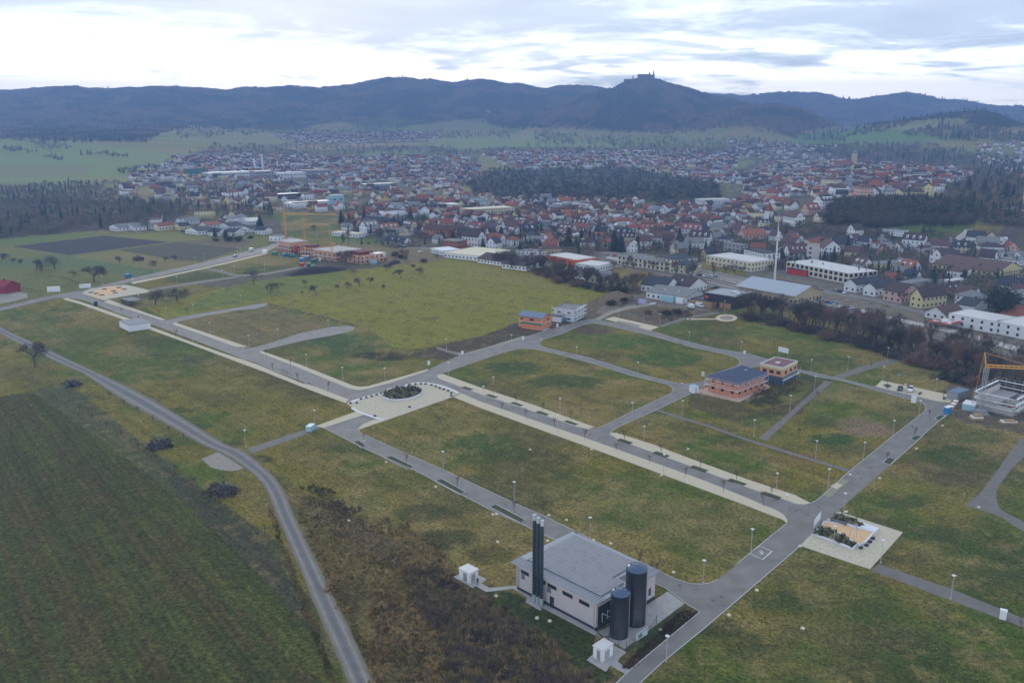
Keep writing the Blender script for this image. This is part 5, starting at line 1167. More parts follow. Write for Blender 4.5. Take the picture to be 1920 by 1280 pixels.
    for i in range(len(fp)-1):
        A=fp[i]-o;B=fp[i+1]-o
        for z in (.1,.6,1.1,1.6,2.0): m.cyl((A.x,A.y,z),(B.x,B.y,z),.016,n=3)
        k=int((B-A).length/.35)
        for j in range(k): t=A.lerp(B,j/k); m.cyl((t.x,t.y,.05),(t.x,t.y,2.0),.012,n=3)
    m.build('mesh_panel',wm,q)
    A,B=P0(1191,1203),P0(1208,1192); rzb=math.atan2(B.y-A.y,B.x-A.x); q=empty('banner',A+Vector((.12,-.12,0)),rzb,'white and turquoise banner hung on the tank fence','banner'); ln=(B-A).length*1.25
    MB().box(0,-.05,.25,ln,-.02,1.9).build('cloth',M('white_paint'),q); MB().box(0.1,-.07,1.45,ln-.1,-.055,1.82).build('band',M('light_blue_paint'),q)
    t=MB(); x=ln*.18
    for wdt in (.18,.10,.22,.14,.2,.12): t.box(x,-.07,.6,x+wdt,-.055,1.15+(.2 if wdt>.15 else 0)); x+=wdt+.07
    t.build('lettering',M('green_paint'),q)
    # two white kiosks with paved aprons
    for (L1,N1,R1,lab) in (((862.5,1084),(880.5,1095),(895.5,1086),'small white kiosk with a person beside it'),((1112.5,1232),(1129.5,1242),(1148,1228),'small white kiosk beside the tank fence')):
        n2,rz2,a2,b2=frame3(L1,N1,R1); q=empty('kiosk',n2,rz2,lab,'kiosk','white kiosks by the heating plant'); q.location.z=.1
        MB().box(0,0,0,a2,b2,2.35).build('wall',M('cream_render') if '1'==2 else M('white_render'),q); MB().box(-.12,-.12,2.35,a2+.12,b2+.12,2.55).build('roof',M('bright_roof'),q)
        MB().box(-.05,b2*.25,.15,.02,b2*.6,2.0).build('door',M('silver_paint'),q); MB().box(a2*.2,-.05,.2,a2*.65,.02,1.9).build('louvre_door',M('grey_render'),q)
    mark('the white kiosk with the person',P0(880,1095)); mark('the lower white kiosk',P0(1130,1242))
    slab('apron',[(850,1081),(878,1069),(913,1086),(902,1093),(918,1102),(968,1097.5),(970,1102.5),(912,1109.5),(892,1098.5),(886,1102)],0,.08,conc)
    slab('apron',[(1100,1237),(1114,1224),(1137,1203),(1175,1222),(1162,1233),(1158,1240),(1180,1256),(1171,1262),(1144,1247),(1136,1259)],0,.08,conc)
def mk_crane(p,H,rz,jib,lab,mastcol='crane_yellow',back=3.0,peak=4.5,name='tower_crane'):
    r=empty(name,p,rz,lab,'crane','cranes')
    def truss(mb,A,B,w,n,rad=.07):
        A=Vector(A);B=Vector(B);d=(B-A).normalized(); u=d.orthogonal().normalized() if abs(d.z)>.9 else Vector((0,1,0)); v=d.cross(u).normalized()
        cs=[u*w+v*w,u*w-v*w,-u*w-v*w,-u*w+v*w]
        for c in cs: mb.cyl(A+c,B+c,rad*1.3,n=4)
        for i in range(n):
            a=A.lerp(B,i/n);b=A.lerp(B,(i+1)/n)
            for k in range(4): mb.cyl(a+cs[k],b+cs[(k+1)%4],rad*.8,n=3)
    MB().box(-2.2,-2.2,0,2.2,2.2,.5).box(-1.6,-1.6,.5,1.6,1.6,1.4).build('base',M('grey_concrete'),r)
    m=MB(); truss(m,(0,0,1.4),(0,0,H),.55,int(H/1.3)); m.build('mast',M(mastcol),r)
    m=MB(); truss(m,(-.5,0,H+.5),(jib,0,H+.5),.42,int(jib/1.5)); m.build('jib',M('crane_yellow'),r)
    m=MB(); m.cyl((-.3,0,H),(-back*.4,0,H+peak),.2,.12,n=5).cyl((-back*.4,0,H+peak),(jib*.55,0,H+.9),.06,n=4).cyl((-back*.4,0,H+peak),(-back,0,1.5),.05,n=4); m.build('stay',M('crane_yellow'),r)
    return r
def building_sites():
    dirt=mat('site_soil',S(70,60,52,1.2),.95,noise=.3,scale=.6)
    # brick house with blue roof
    r=house((971,613),(1016,620-2),(1037,612),5.6,'y','gable',1.5,'brick','blue_grey_roof','orange brick house with blue-grey roof and a front annex','house','brick_house',0,chim=False); a,b=r['_a'],r['_b']; mark('the orange brick house',r.location)
    for (x,z,w,h) in ((a*.55,3.6,.9,.9),(a*.72,3.6,.9,.9),(a*.75,1.2,.7,.7)): MB().box(x,-.05,z,x+w,.02,z+h).build('window',M('window_glass'),r)
    for (y,z,w,h) in ((b*.35,3.8,2.4,.9),(b*.82,3.9,1.4,.8)): MB().box(-.05,y,z,.02,y+w,z+h).build('window',M('window_glass'),r)
    MB().box(-2.4,-.4,0,-.0,b*.8,2.6).build('annex',M('brick'),r); MB().box(-2.6,-.6,2.6,0,b*.82,2.8).build('annex_roof',M('green_paint'),r)
    for x,y in ((-.03,-.03),(a+.03,-.03),(-.03,b)): MB().box(x-.1,y-.1,0,x+.1,y+.1,5.7).build('corner_band',M('cream_render'),r)
    m=MB(); m.box(a*.0-.06,-.06,2.75,a+.06,-.0,2.95); m.box(-.06,0,2.75,0,b,2.95); m.build('floor_band',M('cream_render'),r)
    MB().box(-1.6,-2.2,0,a*.55,-.4,.12).build('terrace',M('slab_concrete'),r)
    # scaffolded grey-white house and its garage
    r=house((1039,600),(1076,604),(1095,594),6.0,'y','flat',0,'white_render','grey_roof','white flat-roofed house wrapped in scaffolding','house','scaffolded_house',1,pitch=4,ww=1.6,wh=.9,chim=False); mark('the white scaffolded house',r.location); scaffold(r,r['_a'],r['_b'],6.8)
    r=house((1037,604-2),(1052,607-2),(1060,602-1),2.7,'y','flat',0,'white_render','grey_roof','single white flat garage between the brick house and the scaffolding','garage','garage',0,chim=False); MB().box(.3,-.06,.1,r['_a']-.3,.02,2.3).build('garage_door',M('dark_metal'),r)
    # pyramid-roofed brick house
    r=house((1336,730),(1381,747-1),(1421,724),5.6,'x','hip',3.0,'brick',mat('slate_blue_roof',S(62,72,96,1.05),.6,noise=.12,scale=.8).name,'orange brick house with dark pyramid roof and white scaffold boards','house','brick_house',1,pitch=3.6,ww=1.3,wh=1.2,chim=False,ov=.9); mark('the pyramid-roofed brick house',r.location)
    a,b=r['_a'],r['_b']; m=MB(); 
    for z in (2.6,4.7):
        m.box(-1.0,-1.0,z,a+1.0,-.35,z+.08); m.box(-1.0,-.35,z,-.35,b+1,z+.08)
        for t in np.linspace(-1,a+1,6): m.cyl((t,-1,0),(t,-1,z+1.0),.04,n=4)
        for t in np.linspace(-1,b+1,6): m.cyl((-1,t,0),(-1,t,z+1.0),.04,n=4)
        m.cyl((-1,-1,z+1),(a+1,-1,z+1),.04,n=4); m.cyl((-1,-1,z+1),(-1,b+1,z+1),.04,n=4)
    m.build('scaffold',M('white_paint'),r); MB().box(a*.55,b*.3,7.4,a*.66,b*.55,7.7).build('skylight',M('bright_roof'),r)
    slab('site_pad',[(1303,734),(1385,754),(1446,725),(1422,713),(1340,721)],0,.06,mat('pink_gravel',S(176,150,132,1.2),.95,noise=.15,scale=1))
    # flat-roofed brick house behind
    r=house((1424,713),(1466,722),(1491,708),6.6,'y','flat',0,'pale_brick','bright_roof','brick house with flat roof, pale upper rim and glazed lower floor','house','brick_house',0,chim=False); a,b=r['_a'],r['_b']; mark('the flat-roofed brick house',r.location)
    MB().box(-.06,-.06,0,a+.06,b+.06,3.1).build('lower_floor',mat('blue_glaze',S(70,92,110),.4,noise=.2,scale=1.5),r)
    MB().box(.6,.6,6.78,a-.6,b-.6,6.9).build('roof_deck',mat('roof_membrane',S(120,84,86,1.1),.8,noise=.2,scale=.8),r); MB().box(a*.3,b*.4,6.9,a*.45,b*.55,7.3).build('skylight',M('bright_roof'),r)
    MB().box(-.05,-.05,6.0,a+.05,b+.05,6.62).build('parapet_band',mat('pale_green',S(190,196,150,1.1)),r)
    for x in (.15,.5,.8): MB().box(a*x,-.08,4.0,a*x+1.5,.02,5.2).build('window',M('window_glass'),r)
    for y in (.1,.4,.7): MB().box(-.08,b*y,4.0,.02,b*y+1.6,5.2).build('window',M('window_glass'),r)
    scaffold(r,a,b,3.4,only='y')
    # open shell at the street bend with its crane
    n,rz,a,b=frame3((1834,764),(1897,782),(1925,757)); r=empty('building_shell',n,rz,'grey concrete shell ringed by scaffolding at the street bend','building site'); mark('the scaffolded shell',n)
    MB().box(0,0,0,a,b,.4).build('floor_slab',M('grey_concrete'),r); w=MB(); w.box(0,0,.4,a,.35,3.0); w.box(0,0.35,.4,.35,b,3.0); w.box(a-.35,.35,.4,a,b,3.0); w.box(.35,b-.35,.4,a-.35,b,3.0); w.box(a*.45,.35,.4,a*.48,b-.35,3.0); w.box(.35,b*.5,.4,a*.45,b*.53,3); w.build('wall',M('slab_concrete'),r)
    MB().box(a*.0,b*.45,3.0,a,b,3.25).build('upper_slab',M('grey_concrete'),r); MB().box(0,b*.5,3.25,.3,b,5.4).box(0.3,b-.3,3.25,a,b,5.4).build('upper_wall',M('slab_concrete'),r)
    for (x,z,wd,hh) in ((a*.15,.5,1.0,2.1),(a*.4,1.2,1.4,1.2),(a*.7,1.2,1.4,1.2)): MB().box(x,-.05,z,x+wd,.02,z+hh).build('window',M('window_glass'),r)
    scaffold(r,a,b,6.3,full=True)
    b0,H=htpx(1838,747,664); mk_crane(P0(1838,775),16.5,-.22,26,'yellow site crane with grey mast beside the scaffolded shell','silver_paint',peak=5,name='site_crane')
    mark('the site crane',P0(1838,775))
    for i,(fx,fy,cm,nm) in enumerate([(.2,.25,'timber','timber'),(.35,.3,'red_paint','red'),(.6,.2,'timber','timber'),(.55,.35,'pale_brick','brick'),(.75,.3,'silver_paint','steel'),(.12,.6,'white_paint','white'),(.8,.15,'blue_paint','blue')]):
        c_,s_=math.cos(rz),math.sin(rz); o=MB().box(-.7,-.5,0,.7,.5,.8).box(-.6,-.4,.8,.5,.3,1.3).box(-.8,-.6,-.02,.8,.6,.12).build('material_stack',M(cm)); o.location=(n.x+c_*a*fx-s_*b*fy,n.y+s_*a*fx+c_*b*fy,.42); o.rotation_euler=(0,0,i); todo(o,f'{nm} material stack inside the shell','building material','building material in the shell')
    o=MB().box(-1.5,-1,0,1.5,1,.5).box(-1.2,-.8,.5,1.4,.9,.9,1).box(-.9,-.9,.9,1.1,.7,1.2).build('timber_stack',[M('timber'),M('white_paint')]); o.location=P0(1890,793); o.scale=(1.8,1.2,1); tag(o,'stack of pale boards in front of the scaffolded shell','boards')
    o=o.copy(); COL.objects.link(o); o.location=P0(1830,786); o.scale=(1.3,1.3,1.4); tag(o,'stack of pale boards left lying below the crane','boards')
    # four brick shells on the far plateau
    sh=[((524,467),(545,475),(576,469),8.2,'slab_concrete','largest brick shell, with flat white roof slab and tall crane behind'),((564,471),(588,480),(611,474),6.4,None,'brick shell with unfinished dark red top walls, next to the red silo'),((608,482),(630,490.5),(661,482),6.6,'slab_concrete','brick shell with flat white roof slab and orange crane at its front'),((654,486),(676,495.5),(706,488),6.2,None,'brick shell with dark red top walls beside the white stair block')]
    for i,(L1,N1,R1,h,rf,lab) in enumerate(sh):
        n,rz,a,b=frame3(L1,N1,R1); r=empty('apartment_shell',n,rz,lab,'building site','brick apartment shells on the far plateau'); FOOT.append((n.x,n.y+8,14)); mark('the '+['largest brick shell','shell with the red silo','shell with the orange crane','fourth brick shell'][i],n)
        MB().box(0,0,0,a,b,h-(0 if rf else 2)).build('wall',M('pale_brick'),r)
        if rf: MB().box(-.5,-.5,h,a+.5,b+.5,h+.35).build('roof_slab',M(rf),r)
        else:
            m=MB()
            for k in range(6): m.box(a*k/6,0,h-2,a*(k+.62)/6,.3,h); m.box(0,b*k/6+.3 if k==0 else b*k/6,h-2,.3,b*(k+.6)/6,h)
            m.build('parapet',M('pale_brick'),r); MB().box(a*.4,b*.45,h-2,a*.95,b*.95,h+.4).build('upper_wall',mat('dark_red_wall',S(110,52,58)),r)
        mods=[]
        for z in np.arange(.7,h-2.2,2.7):
            for k in range(5): MB().box(a*(k+.3)/5,-.06,z,a*(k+.3)/5+1.1,.02,z+1.6).build('window',M('window_glass'),r)
            for k in range(5): MB().box(-.06,b*(k+.3)/5,z,.02,b*(k+.3)/5+1.1,z+1.6).build('window',M('window_glass'),r)
        scaffold(r,a,b,h*.7,step=2.7)
    house((700,487),(707,489.5),(717,486),5.0,'y','flat',0,'white_render','bright_roof','white stair block at the end of the brick shells','building','stair_block',0,chim=False)
    mk_crane(P0(537,464),27,-.12,44,'tallest yellow tower crane rising over the brick shells',peak=5); mark('the tallest yellow crane',P0(537,464))
    mk_crane(P0(573,463),18,.02,22,'lower yellow tower crane just behind the brick shells',peak=5).scale=(.9,.9,1)
    mk_crane(P0(623,489),12,.6,3,'short orange crane mast at the third brick shell',peak=11)
    for (x,y,c,lab) in ((556,475,'red_paint','tall red silo between the brick shells'),):
        o=MB().lathe([(.3,0),(1.6,1.5),(1.6,5.5),(.8,6.4),(.001,6.5)],14).build('site_silo',M(c)); o.location=P0(x,y); tag(o,lab,'silo')
    for i,(x,y,c,w) in enumerate([(541,481,'green_paint',3),(549,483,'green_paint',3.5),(533,481,'blue_paint',2),(566,490,'blue_paint',3),(573,486,'blue_grey_roof',6),(589,492,'green_paint',4),(579,500,'green_paint',2.6),(600,489,'white_paint',1.5),(515,478,'green_paint',4),(497,475,'white_paint',4),(566,499,'red_paint',3),(640,486,'silver_paint',3),(700,494,'light_blue_paint',5)]):
        n={'green_paint':'green','blue_paint':'blue','blue_grey_roof':'blue-grey','white_paint':'white','red_paint':'red','silver_paint':'silver','light_blue_paint':'pale blue'}[c]
        o=MB().box(-w/2,-1.2,0,w/2,1.2,2.3).box(-w/2-.08,-1.28,2.3,w/2+.08,1.28,2.42).box(-w/2-.04,-.5,.2,-w/2,.5,2.1).build('site_container',M(c)); o.location=P0(x,y); o.rotation_euler=(0,0,random.uniform(-.8,.8)); todo(o,f'small {n} site container','container','containers at the brick shells')
    # spoil heaps
    def heap(pts,H,m_,lab,seed):
        W=pxs(pts); cx=sum(p[0] for p in W)/len(W);cy=sum(p[1] for p in W)/len(W); V=[];F=[]; n=len(W); rr=np.random.RandomState(seed)
        for k,(s,z) in enumerate(((1,0),(.8,.35),(.55,.75),(.3,.95),(.08,1.0))):
            for (x,y) in W: V.append(((x-cx)*s+rr.uniform(-.4,.4)*(k>0),(y-cy)*s+rr.uniform(-.4,.4)*(k>0),z*H*(1+rr.uniform(-.15,.15)*(k>0))))
        for k in range(4):
            for i in range(n): F.append((k*n+i,k*n+(i+1)%n,(k+1)*n+(i+1)%n,(k+1)*n+i))
        o=mesh_np('soil_heap',V,F,[m_],smooth=True); o.location=(cx,cy,0); tag(o,lab,'soil heap','heaps of soil')
    dk=mat('dark_soil',S(46,40,42,1.1),.95,noise=.3,scale=.8)
    heap([(528,514),(560,510),(600,503),(650,502),(648,507),(600,513),(545,518)],3.5,dk,'long dark heap of soil in front of the brick shells',1)
    heap([(720,500),(745,487),(752,492),(730,499)],2.2,dk,'dark narrow soil heap beyond the brick shells',2)
    if 0: heap([(1075,612),(1110,606),(1150,612),(1160,625),(1110,634),(1070,622)],1.3,mat('brown_heap',S(98,80,64,1.2),.95,noise=.25,scale=.8),'flat brown mound of earth in the upper plot',3)
    heap([(1130,552),(1160,547),(1185,556),(1180,568),(1140,568)],3,mat('brown_heap',S(98,80,64,1.2),.95,noise=.25,scale=.8),'overgrown earth mound at the meadow corner',4)
    if 0: heap([(1560,785),(1600,780),(1680,800),(1682,822),(1640,832),(1570,808)],1.1,mat('grey_brown_heap',S(124,106,88,1.2),.95,noise=.25,scale=1.0),'low tan heap of spread earth in the plot by the bend',5)
def scaffold(r,a,b,h,only=None,full=False,step=2.1):
    """poles, boards and rails round two (or four) faces"""
    m=MB(); pl=MB(); o=1.0
    sides=[((-o,-o),(a+o,-o)),((-o,-o),(-o,b+o))]
    if only=='y': sides=sides[:1]
    if full: sides+=[((a+o,-o),(a+o,b+o)),((-o,b+o),(a+o,b+o))]
    for (x0,y0),(x1,y1) in sides:
        n=max(int(math.hypot(x1-x0,y1-y0)/2.6),2)
        for i in range(n+1):
            x=x0+(x1-x0)*i/n;y=y0+(y1-y0)*i/n; m.cyl((x,y,0),(x,y,h+1.1),.075,n=4)
        z=step
        while z<=h+.1:
            m.cyl((x0,y0,z+1),(x1,y1,z+1),.04,n=4)
            dx,dy=(0,.7) if y0==y1 and y0<0 else (0,-.7) if y0==y1 else (.7,0) if x0<0 else (-.7,0)
            pl.add([(x0,y0,z),(x1,y1,z),(x1+dx,y1+dy,z),(x0+dx,y0+dy,z),(x0,y0,z+.08),(x1,y1,z+.08),(x1+dx,y1+dy,z+.08),(x0+dx,y0+dy,z+.08)],[(0,1,2,3),(4,7,6,5),(0,4,5,1),(2,6,7,3)]); z+=step
    m.build('scaffold_frame',M('galvanised'),r); pl.build('scaffold_board',M('white_paint'),r)
def town_specials():
    H=house
    H((829,462),(856,468),(876,461),6.6,'y','hip',1.3,'orange_roof','grey_roof','salmon two-storey house with grey roof behind the white cubes',chim=False)
    r=H((807,474),(829,479),(864,471),3.3,'y','flat',0,'white_render','white_render','white cube bungalow with flat roof at the top of the meadow',name='bungalow',chim=False); mark('the first white cube bungalow',r.location)
    r=H((861,479),(901,490),(924,476),3.6,'y','flat',0,'white_render','cream_render','white cube bungalow with beige flat roof beside the meadow',name='bungalow',chim=False); mark('the second white cube bungalow',r.location)
    H((912,490),(950,500),(968,492),3.0,'y','gable',3.2,'white_render','dark_brown_roof','white gabled house with brown roof at the meadow corner',sky=1)
    H((963,500),(986,508),(1005,496),3.2,'y','gable',3.6,'white_render','dark_brown_roof','white house with steep brown roof next to the bare trees')
    H((721,452),(756,461),(772,455),3.0,'y','gable',3.6,'white_render','charcoal_roof','white house with long black roof by the meadow road',sky=2)
    H((623,442),(672,446),(684,441),3.4,'y','flat',0,'white_render','cream_render','long white flat building behind the brick shells',name='commercial_building',chim=False)
    H((506,449),(521,453),(533,448),4.5,'y','flat',0,'white_render','grey_roof','white modern house with dark flat roof near the tall crane',chim=False)
    r=H((661,408),(766,424),(776,413),4.2,'y','gable',2.2,'dark_timber','charcoal_roof','very long low black-roofed factory behind the trees','factory','factory',0,chim=False); mark('the long black-roofed factory',r.location)
    H((795,441),(846,449),(850,435),8,'y','gable',4,'brick','brown_red_roof','big brick factory hall with dark red roof','factory','factory',1)
    H((1045,486),(1080,498),(1098,491),3.8,'y','flat',0,'orange_paint','bright_roof','low office with orange wall and white flat roof by the railway','office','office_block',1,chim=False)
    H((1090,503),(1120,510),(1134,502),3.8,'y','flat',0,'white_render','bright_roof','low office with white flat roof beside the railway trees','office','office_block',1,chim=False)
    H((1088,520),(1100,525),(1110,519),3.5,'x','gable',2.6,'white_render','dark_brown_roof','small white gabled house among the railway trees')
    H((1112,526),(1126,532),(1136,524),3.5,'x','gable',2.6,'cream_render','grey_roof','small cream gabled house among the railway trees')
    r=H((1173,494),(1245,509),(1254,502),6.0,'y','hip',2.2,'cream_render','grey_roof','long cream station building with grey hipped roof','station','station_building',1,pitch=3.6,ww=1.5,wh=2.0); mark('the long cream station building',r.location)
    H((1243,502),(1264,510),(1290,502),8.4,'x','hip',2.4,'cream_render','charcoal_roof','taller cream middle block of the station','station','station_building',1)
    H((1262,510),(1291,515),(1303,506),6.0,'y','hip',2.0,'cream_render','charcoal_roof','cream end block of the station with dark hipped roof','station','station_building',1)
    H((1210,543),(1248,551),(1262,542),4.0,'y','gable',4.2,'white_render','charcoal_roof','white house with black roof behind the containers',sky=0)
    H((1262,541),(1292,550),(1309,541),4.0,'y','gable',4.2,'white_render','dark_brown_roof','white house with red-brown roof behind the grey low hall',sky=1)
    r=H((1222,556),(1287,569.5),(1310,556),3.6,'y','gable',2.4,'white_render','grey_roof','low white hall with grey-green roof beside the containers','hall','low_hall',1,chim=False,sky=2); r.children[1]; mark('the low hall with grey roof',r.location)
    # black cube with timber entrance
    r=H((1328,570),(1377,581),(1396,570),7.0,'y','flat',0,mat('black_cladding',S(48,48,56),.7,noise=.1,scale=1).name,'zinc','black cube hall with pale timber entrance and orange sign','hall','black_hall',0,chim=False); a,b=r['_a'],r['_b']; mark('the black cube hall',r.location)
    MB().box(-.12,b*.12,0,.0,b*.48,2.9).build('entrance_panel',M('timber'),r); MB().box(-.2,b*.3,.05,-.12,b*.36,2.3).build('door',M('red_paint'),r)
    s=MB(); 
    y=b*.86
    for k in range(3): s.box(-.25,y+k*.75,4.2,-.0,y+k*.75+.5,5.6)
    s.box(-.25,y,4.2,0,y+2.1,4.75); s.build('sign_letters',M('orange_paint'),r)
    MB().box(a*.3,b*.1,7.45,a*.6,b*.22,7.75).box(a*.5,b*.3,7.45,a*.75,b*.42,7.75).build('skylight',M('bright_roof'),r)
    r2=H((1306,570),(1333,578),(1340,571),3.4,'y','flat',0,'timber','dark_metal','low timber wing with dark roof attached to the black cube','hall','timber_wing',0,chim=False)
    # large goods shed with blue-grey roof
    r=H((1404,549),(1488,571),(1516,557),5.2,'y','gable',3.8,'ochre_render',mat('pale_blue_roof',S(150,160,172,1.05),.5,noise=.08,scale=.4,spec=.5).name,'big goods shed with pale blue-grey roof along the railway','hall','goods_shed',1,chim=False,ov=1.6); mark('the goods shed',r.location)
    # mast
    p=PT(1452,528); q,Hm=htpx(1452,528,400); r=empty('radio_mast',q,0,'tall slim white radio mast with platform behind the goods shed','mast'); mark('the tall white mast',q)
    MB().cyl((0,0,0),(0,0,Hm*.58),.65,.45,12).build('shaft',M('lamp_head_paint'),r); MB().cyl((0,0,Hm*.60),(0,0,Hm*.62),1.7,n=12).cyl((0,0,Hm*.66),(0,0,Hm*.67),1.5,n=12).build('platform',M('silver_paint'),r)
    MB().cyl((0,0,Hm*.58),(0,0,Hm*.8),.4,.25,8).cyl((0,0,Hm*.8),(0,0,Hm),.16,.06,6).build('antenna',M('lamp_head_paint'),r)
    # fire station with hose tower
    r=H((1508,507),(1590,533),(1602,522),6.5,'y','flat',0,'cream_render','bright_roof','long cream fire station with bright white roof','fire station','fire_station',1,pitch=4,ww=2.6,wh=2.2,fl=3.2,chim=False); mark('the fire station',r.location)
    q,Ht=htpx(1522,500,458); r=empty('hose_tower',q,.6,'pale concrete tower standing beside the fire station','tower'); MB().box(-3,-3,0,3,3,Ht).build('shaft',M('slab_concrete'),r); MB().box(-3.2,-3.2,Ht,3.2,3.2,Ht+.4).build('roof',M('grey_concrete'),r)
    for k in range(4): MB().box(-3.06,-1,3+k*Ht/5,-3,1,4.5+k*Ht/5).build('window',M('window_glass'),r)
    H((1484,512),(1512,518),(1519,512),3.4,'y','flat',0,'red_paint','dark_brown_roof','low bright red shed next to the fire station','shed','red_shed',0,chim=False)
    H((1434,530),(1500,545),(1530,540),.6,'y','flat',0,'brick','brown_red_roof','flat reddish platform roof behind the goods shed','roof','platform_roof',0,chim=False)
    r=H((1345,494),(1408,510),(1425,501),6.4,'y','flat',0,'cream_render','bright_roof','cream office block with pale yellow-white roof rim behind the railway','office','office_block',1,pitch=3.4); mark('the cream office block',r.location)
    H((1357,471),(1386,481),(1400,474),8.4,'y','flat',0,'grey_render','grey_roof','grey-white four-storey office block','office','office_block',1,fl=2.7,chim=False)
    H((1398,488),(1428,498),(1456,495),8.4,'y','flat',0,'white_render','charcoal_roof','white hotel block with orange roof edge and small square windows','hotel','hotel',1,pitch=3.2,ww=1,wh=1,chim=False)
    H((1468,481),(1480,489),(1518,484),5.6,'x','gable',6.2,'white_render','brown_red_roof','large white house with steep dark red roof full of dormers',sky=4)
    H((1532,478),(1544,485),(1571,478),8.4,'y','gable',5,'white_render','brown_red_roof','tall white gabled house near the hose tower')
    H((1382,449),(1396,456),(1434,451),7,'x','gable',4,'pink_render','orange_roof','pink house with long orange roof')
    H((1474,425),(1492,432),(1516,424),5,'x','gable',7,'cream_render','orange_roof','old house with very large orange roof behind the white church')
    H((1487,447),(1500,452),(1527,447),4,'x','gable',5,'white_render','red_roof','white house with bright red roof')
    H((1424,436),(1436,440),(1449,434),10,'y','flat',0,'yellow_render','grey_roof','yellow four-storey block beside the white church','apartment block','apartment_block',1,chim=False)
    # white church with red spire
    q=P0(1440,426); r=empty('church',q,.5,'white church with red pointed spire in the lower town','church'); mark('the white church',q); Ht=25; FOOT.append((q.x,q.y-8,24))
    MB().box(-3,-3,0,3,3,Ht*.64).build('tower',M('white_render'),r); MB().add([(-3.3,-3.3,Ht*.64),(3.3,-3.3,Ht*.64),(3.3,3.3,Ht*.64),(-3.3,3.3,Ht*.64),(0,0,Ht)],[(0,1,4),(1,2,4),(2,3,4),(3,0,4),(3,2,1,0)]).build('spire',M('red_roof'),r)
    w,ro=gable_parts(20,11,7,5,'x','gable'); o=w.build('nave',M('white_render'),r); o.location=(3,-5.5,0); o=ro.build('nave_roof',M('brown_red_roof'),r); o.location=(3,-5.5,0)
    for k in range(5):
        o=MB().box(-.5,-.06,0,.5,.02,3).build('window',M('window_glass'),r); o.location=(5.5+k*3.6,-5.5,2.2)
    # white and pastel blocks by the station square
    H((1622,552),(1640,556.5),(1676,548),5.0,'x','gable',2.6,'white_render','charcoal_roof','white two-storey house with long black roof, next to the pink one')
    H((1590,544),(1604,549),(1644,541),5.0,'x','gable',2.6,'white_render','charcoal_roof','white house with black roof behind the car park')
    r=H((1660,562),(1689,569),(1717,562),6.0,'y','gable',4,'pink_render','dark_brown_roof','pale pink apartment house with brown roof','apartment house','apartment_house',1); mark('the pink apartment house',r.location)
    r=H((1709,574),(1727,579),(1769,572),6.4,'x','gable',4.2,'yellow_render','dark_brown_roof','yellow apartment house with dark red-brown roof','apartment house','apartment_house',1); mark('the yellow apartment house',r.location)
    H((1673,546),(1700,549),(1754,541),5,'x','flat',0,'grey_render','grey_roof','grey hall with light saw roof behind the pink house','hall','grey_hall',0,chim=False)
    H((1760,538),(1775,541),(1810,535),4,'x','flat',0,'white_render','bright_roof','white flat office behind the yellow house','office','office_block',1,chim=False)
    H((1758,549),(1775,553),(1812,546),2.6,'x','gable',2.6,'white_render','charcoal_roof','low white building with dark roof and three skylights','house','house',1,sky=3)
    H((1747,593),(1772,602),(1791,593),3.0,'x','gable',3.4,'white_render','brown_red_roof','small white house with dark red roof at the railway','house','house',1)
    r=H((1797,587),(1824,593),(1843,585),5.2,'y','gable',3,'white_render','charcoal_roof','white two-storey house with dark roof above the long white flat block','house','house',1,sky=0); mark('the house below the big pine',r.location)
    r=H((1789,607),(1867,626),(1881,613),5.6,'y','flat',0,'white_render','bright_roof','long white flat-roofed row behind the bare railway trees','apartment house','apartment_house',1,pitch=4); mark('the long white flat row',r.location)
    H((1883,622),(1935,640),(1960,625),5.6,'y','flat',0,'white_render','bright_roof','second long white flat-roofed row at the picture edge','apartment house','apartment_house',1,pitch=4)
    H((1880,602),(1925,612),(1960,600),4.0,'y','gable',3.5,'cream_render','red_roof','cream house with bright red roof beyond the white rows')
    # patchwork canopy
    n,rz,a,b=frame3((1743,612),(1772,620),(1799,613)); r=empty('market_canopy',n,rz,'red and white patchwork canopy beside the railway','canopy')
    for i in range(5):
        for j in range(5): MB().box(a*i/5+.05,b*j/5+.05,2.9,a*(i+1)/5-.05,b*(j+1)/5-.05,3.05).build('panel',M(random.choice(['red_paint','bright_roof','bright_roof'])),r)
    for x in (.3,a-.3):
        for y in (.3,b-.3): MB().cyl((x,y,0),(x,y,2.9),.08,n=6).build('post',M('galvanised'),r)
    r=H((1762,508),(1868,527),(1892,515),5.6,'y','gable',5,'yellow_render','brown_red_roof','very long yellow row with dark red roof in the east of town','apartment house','apartment_house',1); mark('the very long yellow row',r.location)
    r=H((1738,459),(1838,466),(1850,458),5.0,'y','gable',2.6,'white_render','cream_render','big white market hall with beige roof','hall','market_hall',1,pitch=5,ww=3,wh=1.2,fl=4,chim=False); mark('the white market hall',r.location)
    H((1861,455),(1900,470),(1922,462),7,'y','gable',3.5,'white_render','red_roof','white school with long red roof below the wooded slope','school','school',1)
    H((1880,402),(1925,410),(1960,400),7,'y','flat',0,'ochre_render','dark_metal','dark office block with pale lower floor at the picture edge','office','office_block',1,chim=False)
    r=empty('tower_crane',PT(1916,394),0,'thin distant crane at the picture edge','crane','cranes'); MB().cyl((0,0,0),(0,0,30),.5,n=4).build('mast',M('crane_yellow'),r); MB().cyl((-5,0,30),(20,0,31),.4,n=4).build('jib',M('crane_yellow'),r)
    # old town: church with tall tower, monastery-like block at the slope edge
    q=PT(1600,318); r=empty('old_town_church',q,.1,'stone church with tall tower and green cap above the old town','church'); mark('the green-capped church tower',q); FOOT.append((q.x,q.y,30))
    k=(q.xy.length)/1600*1.0; Ht=36*k*.92
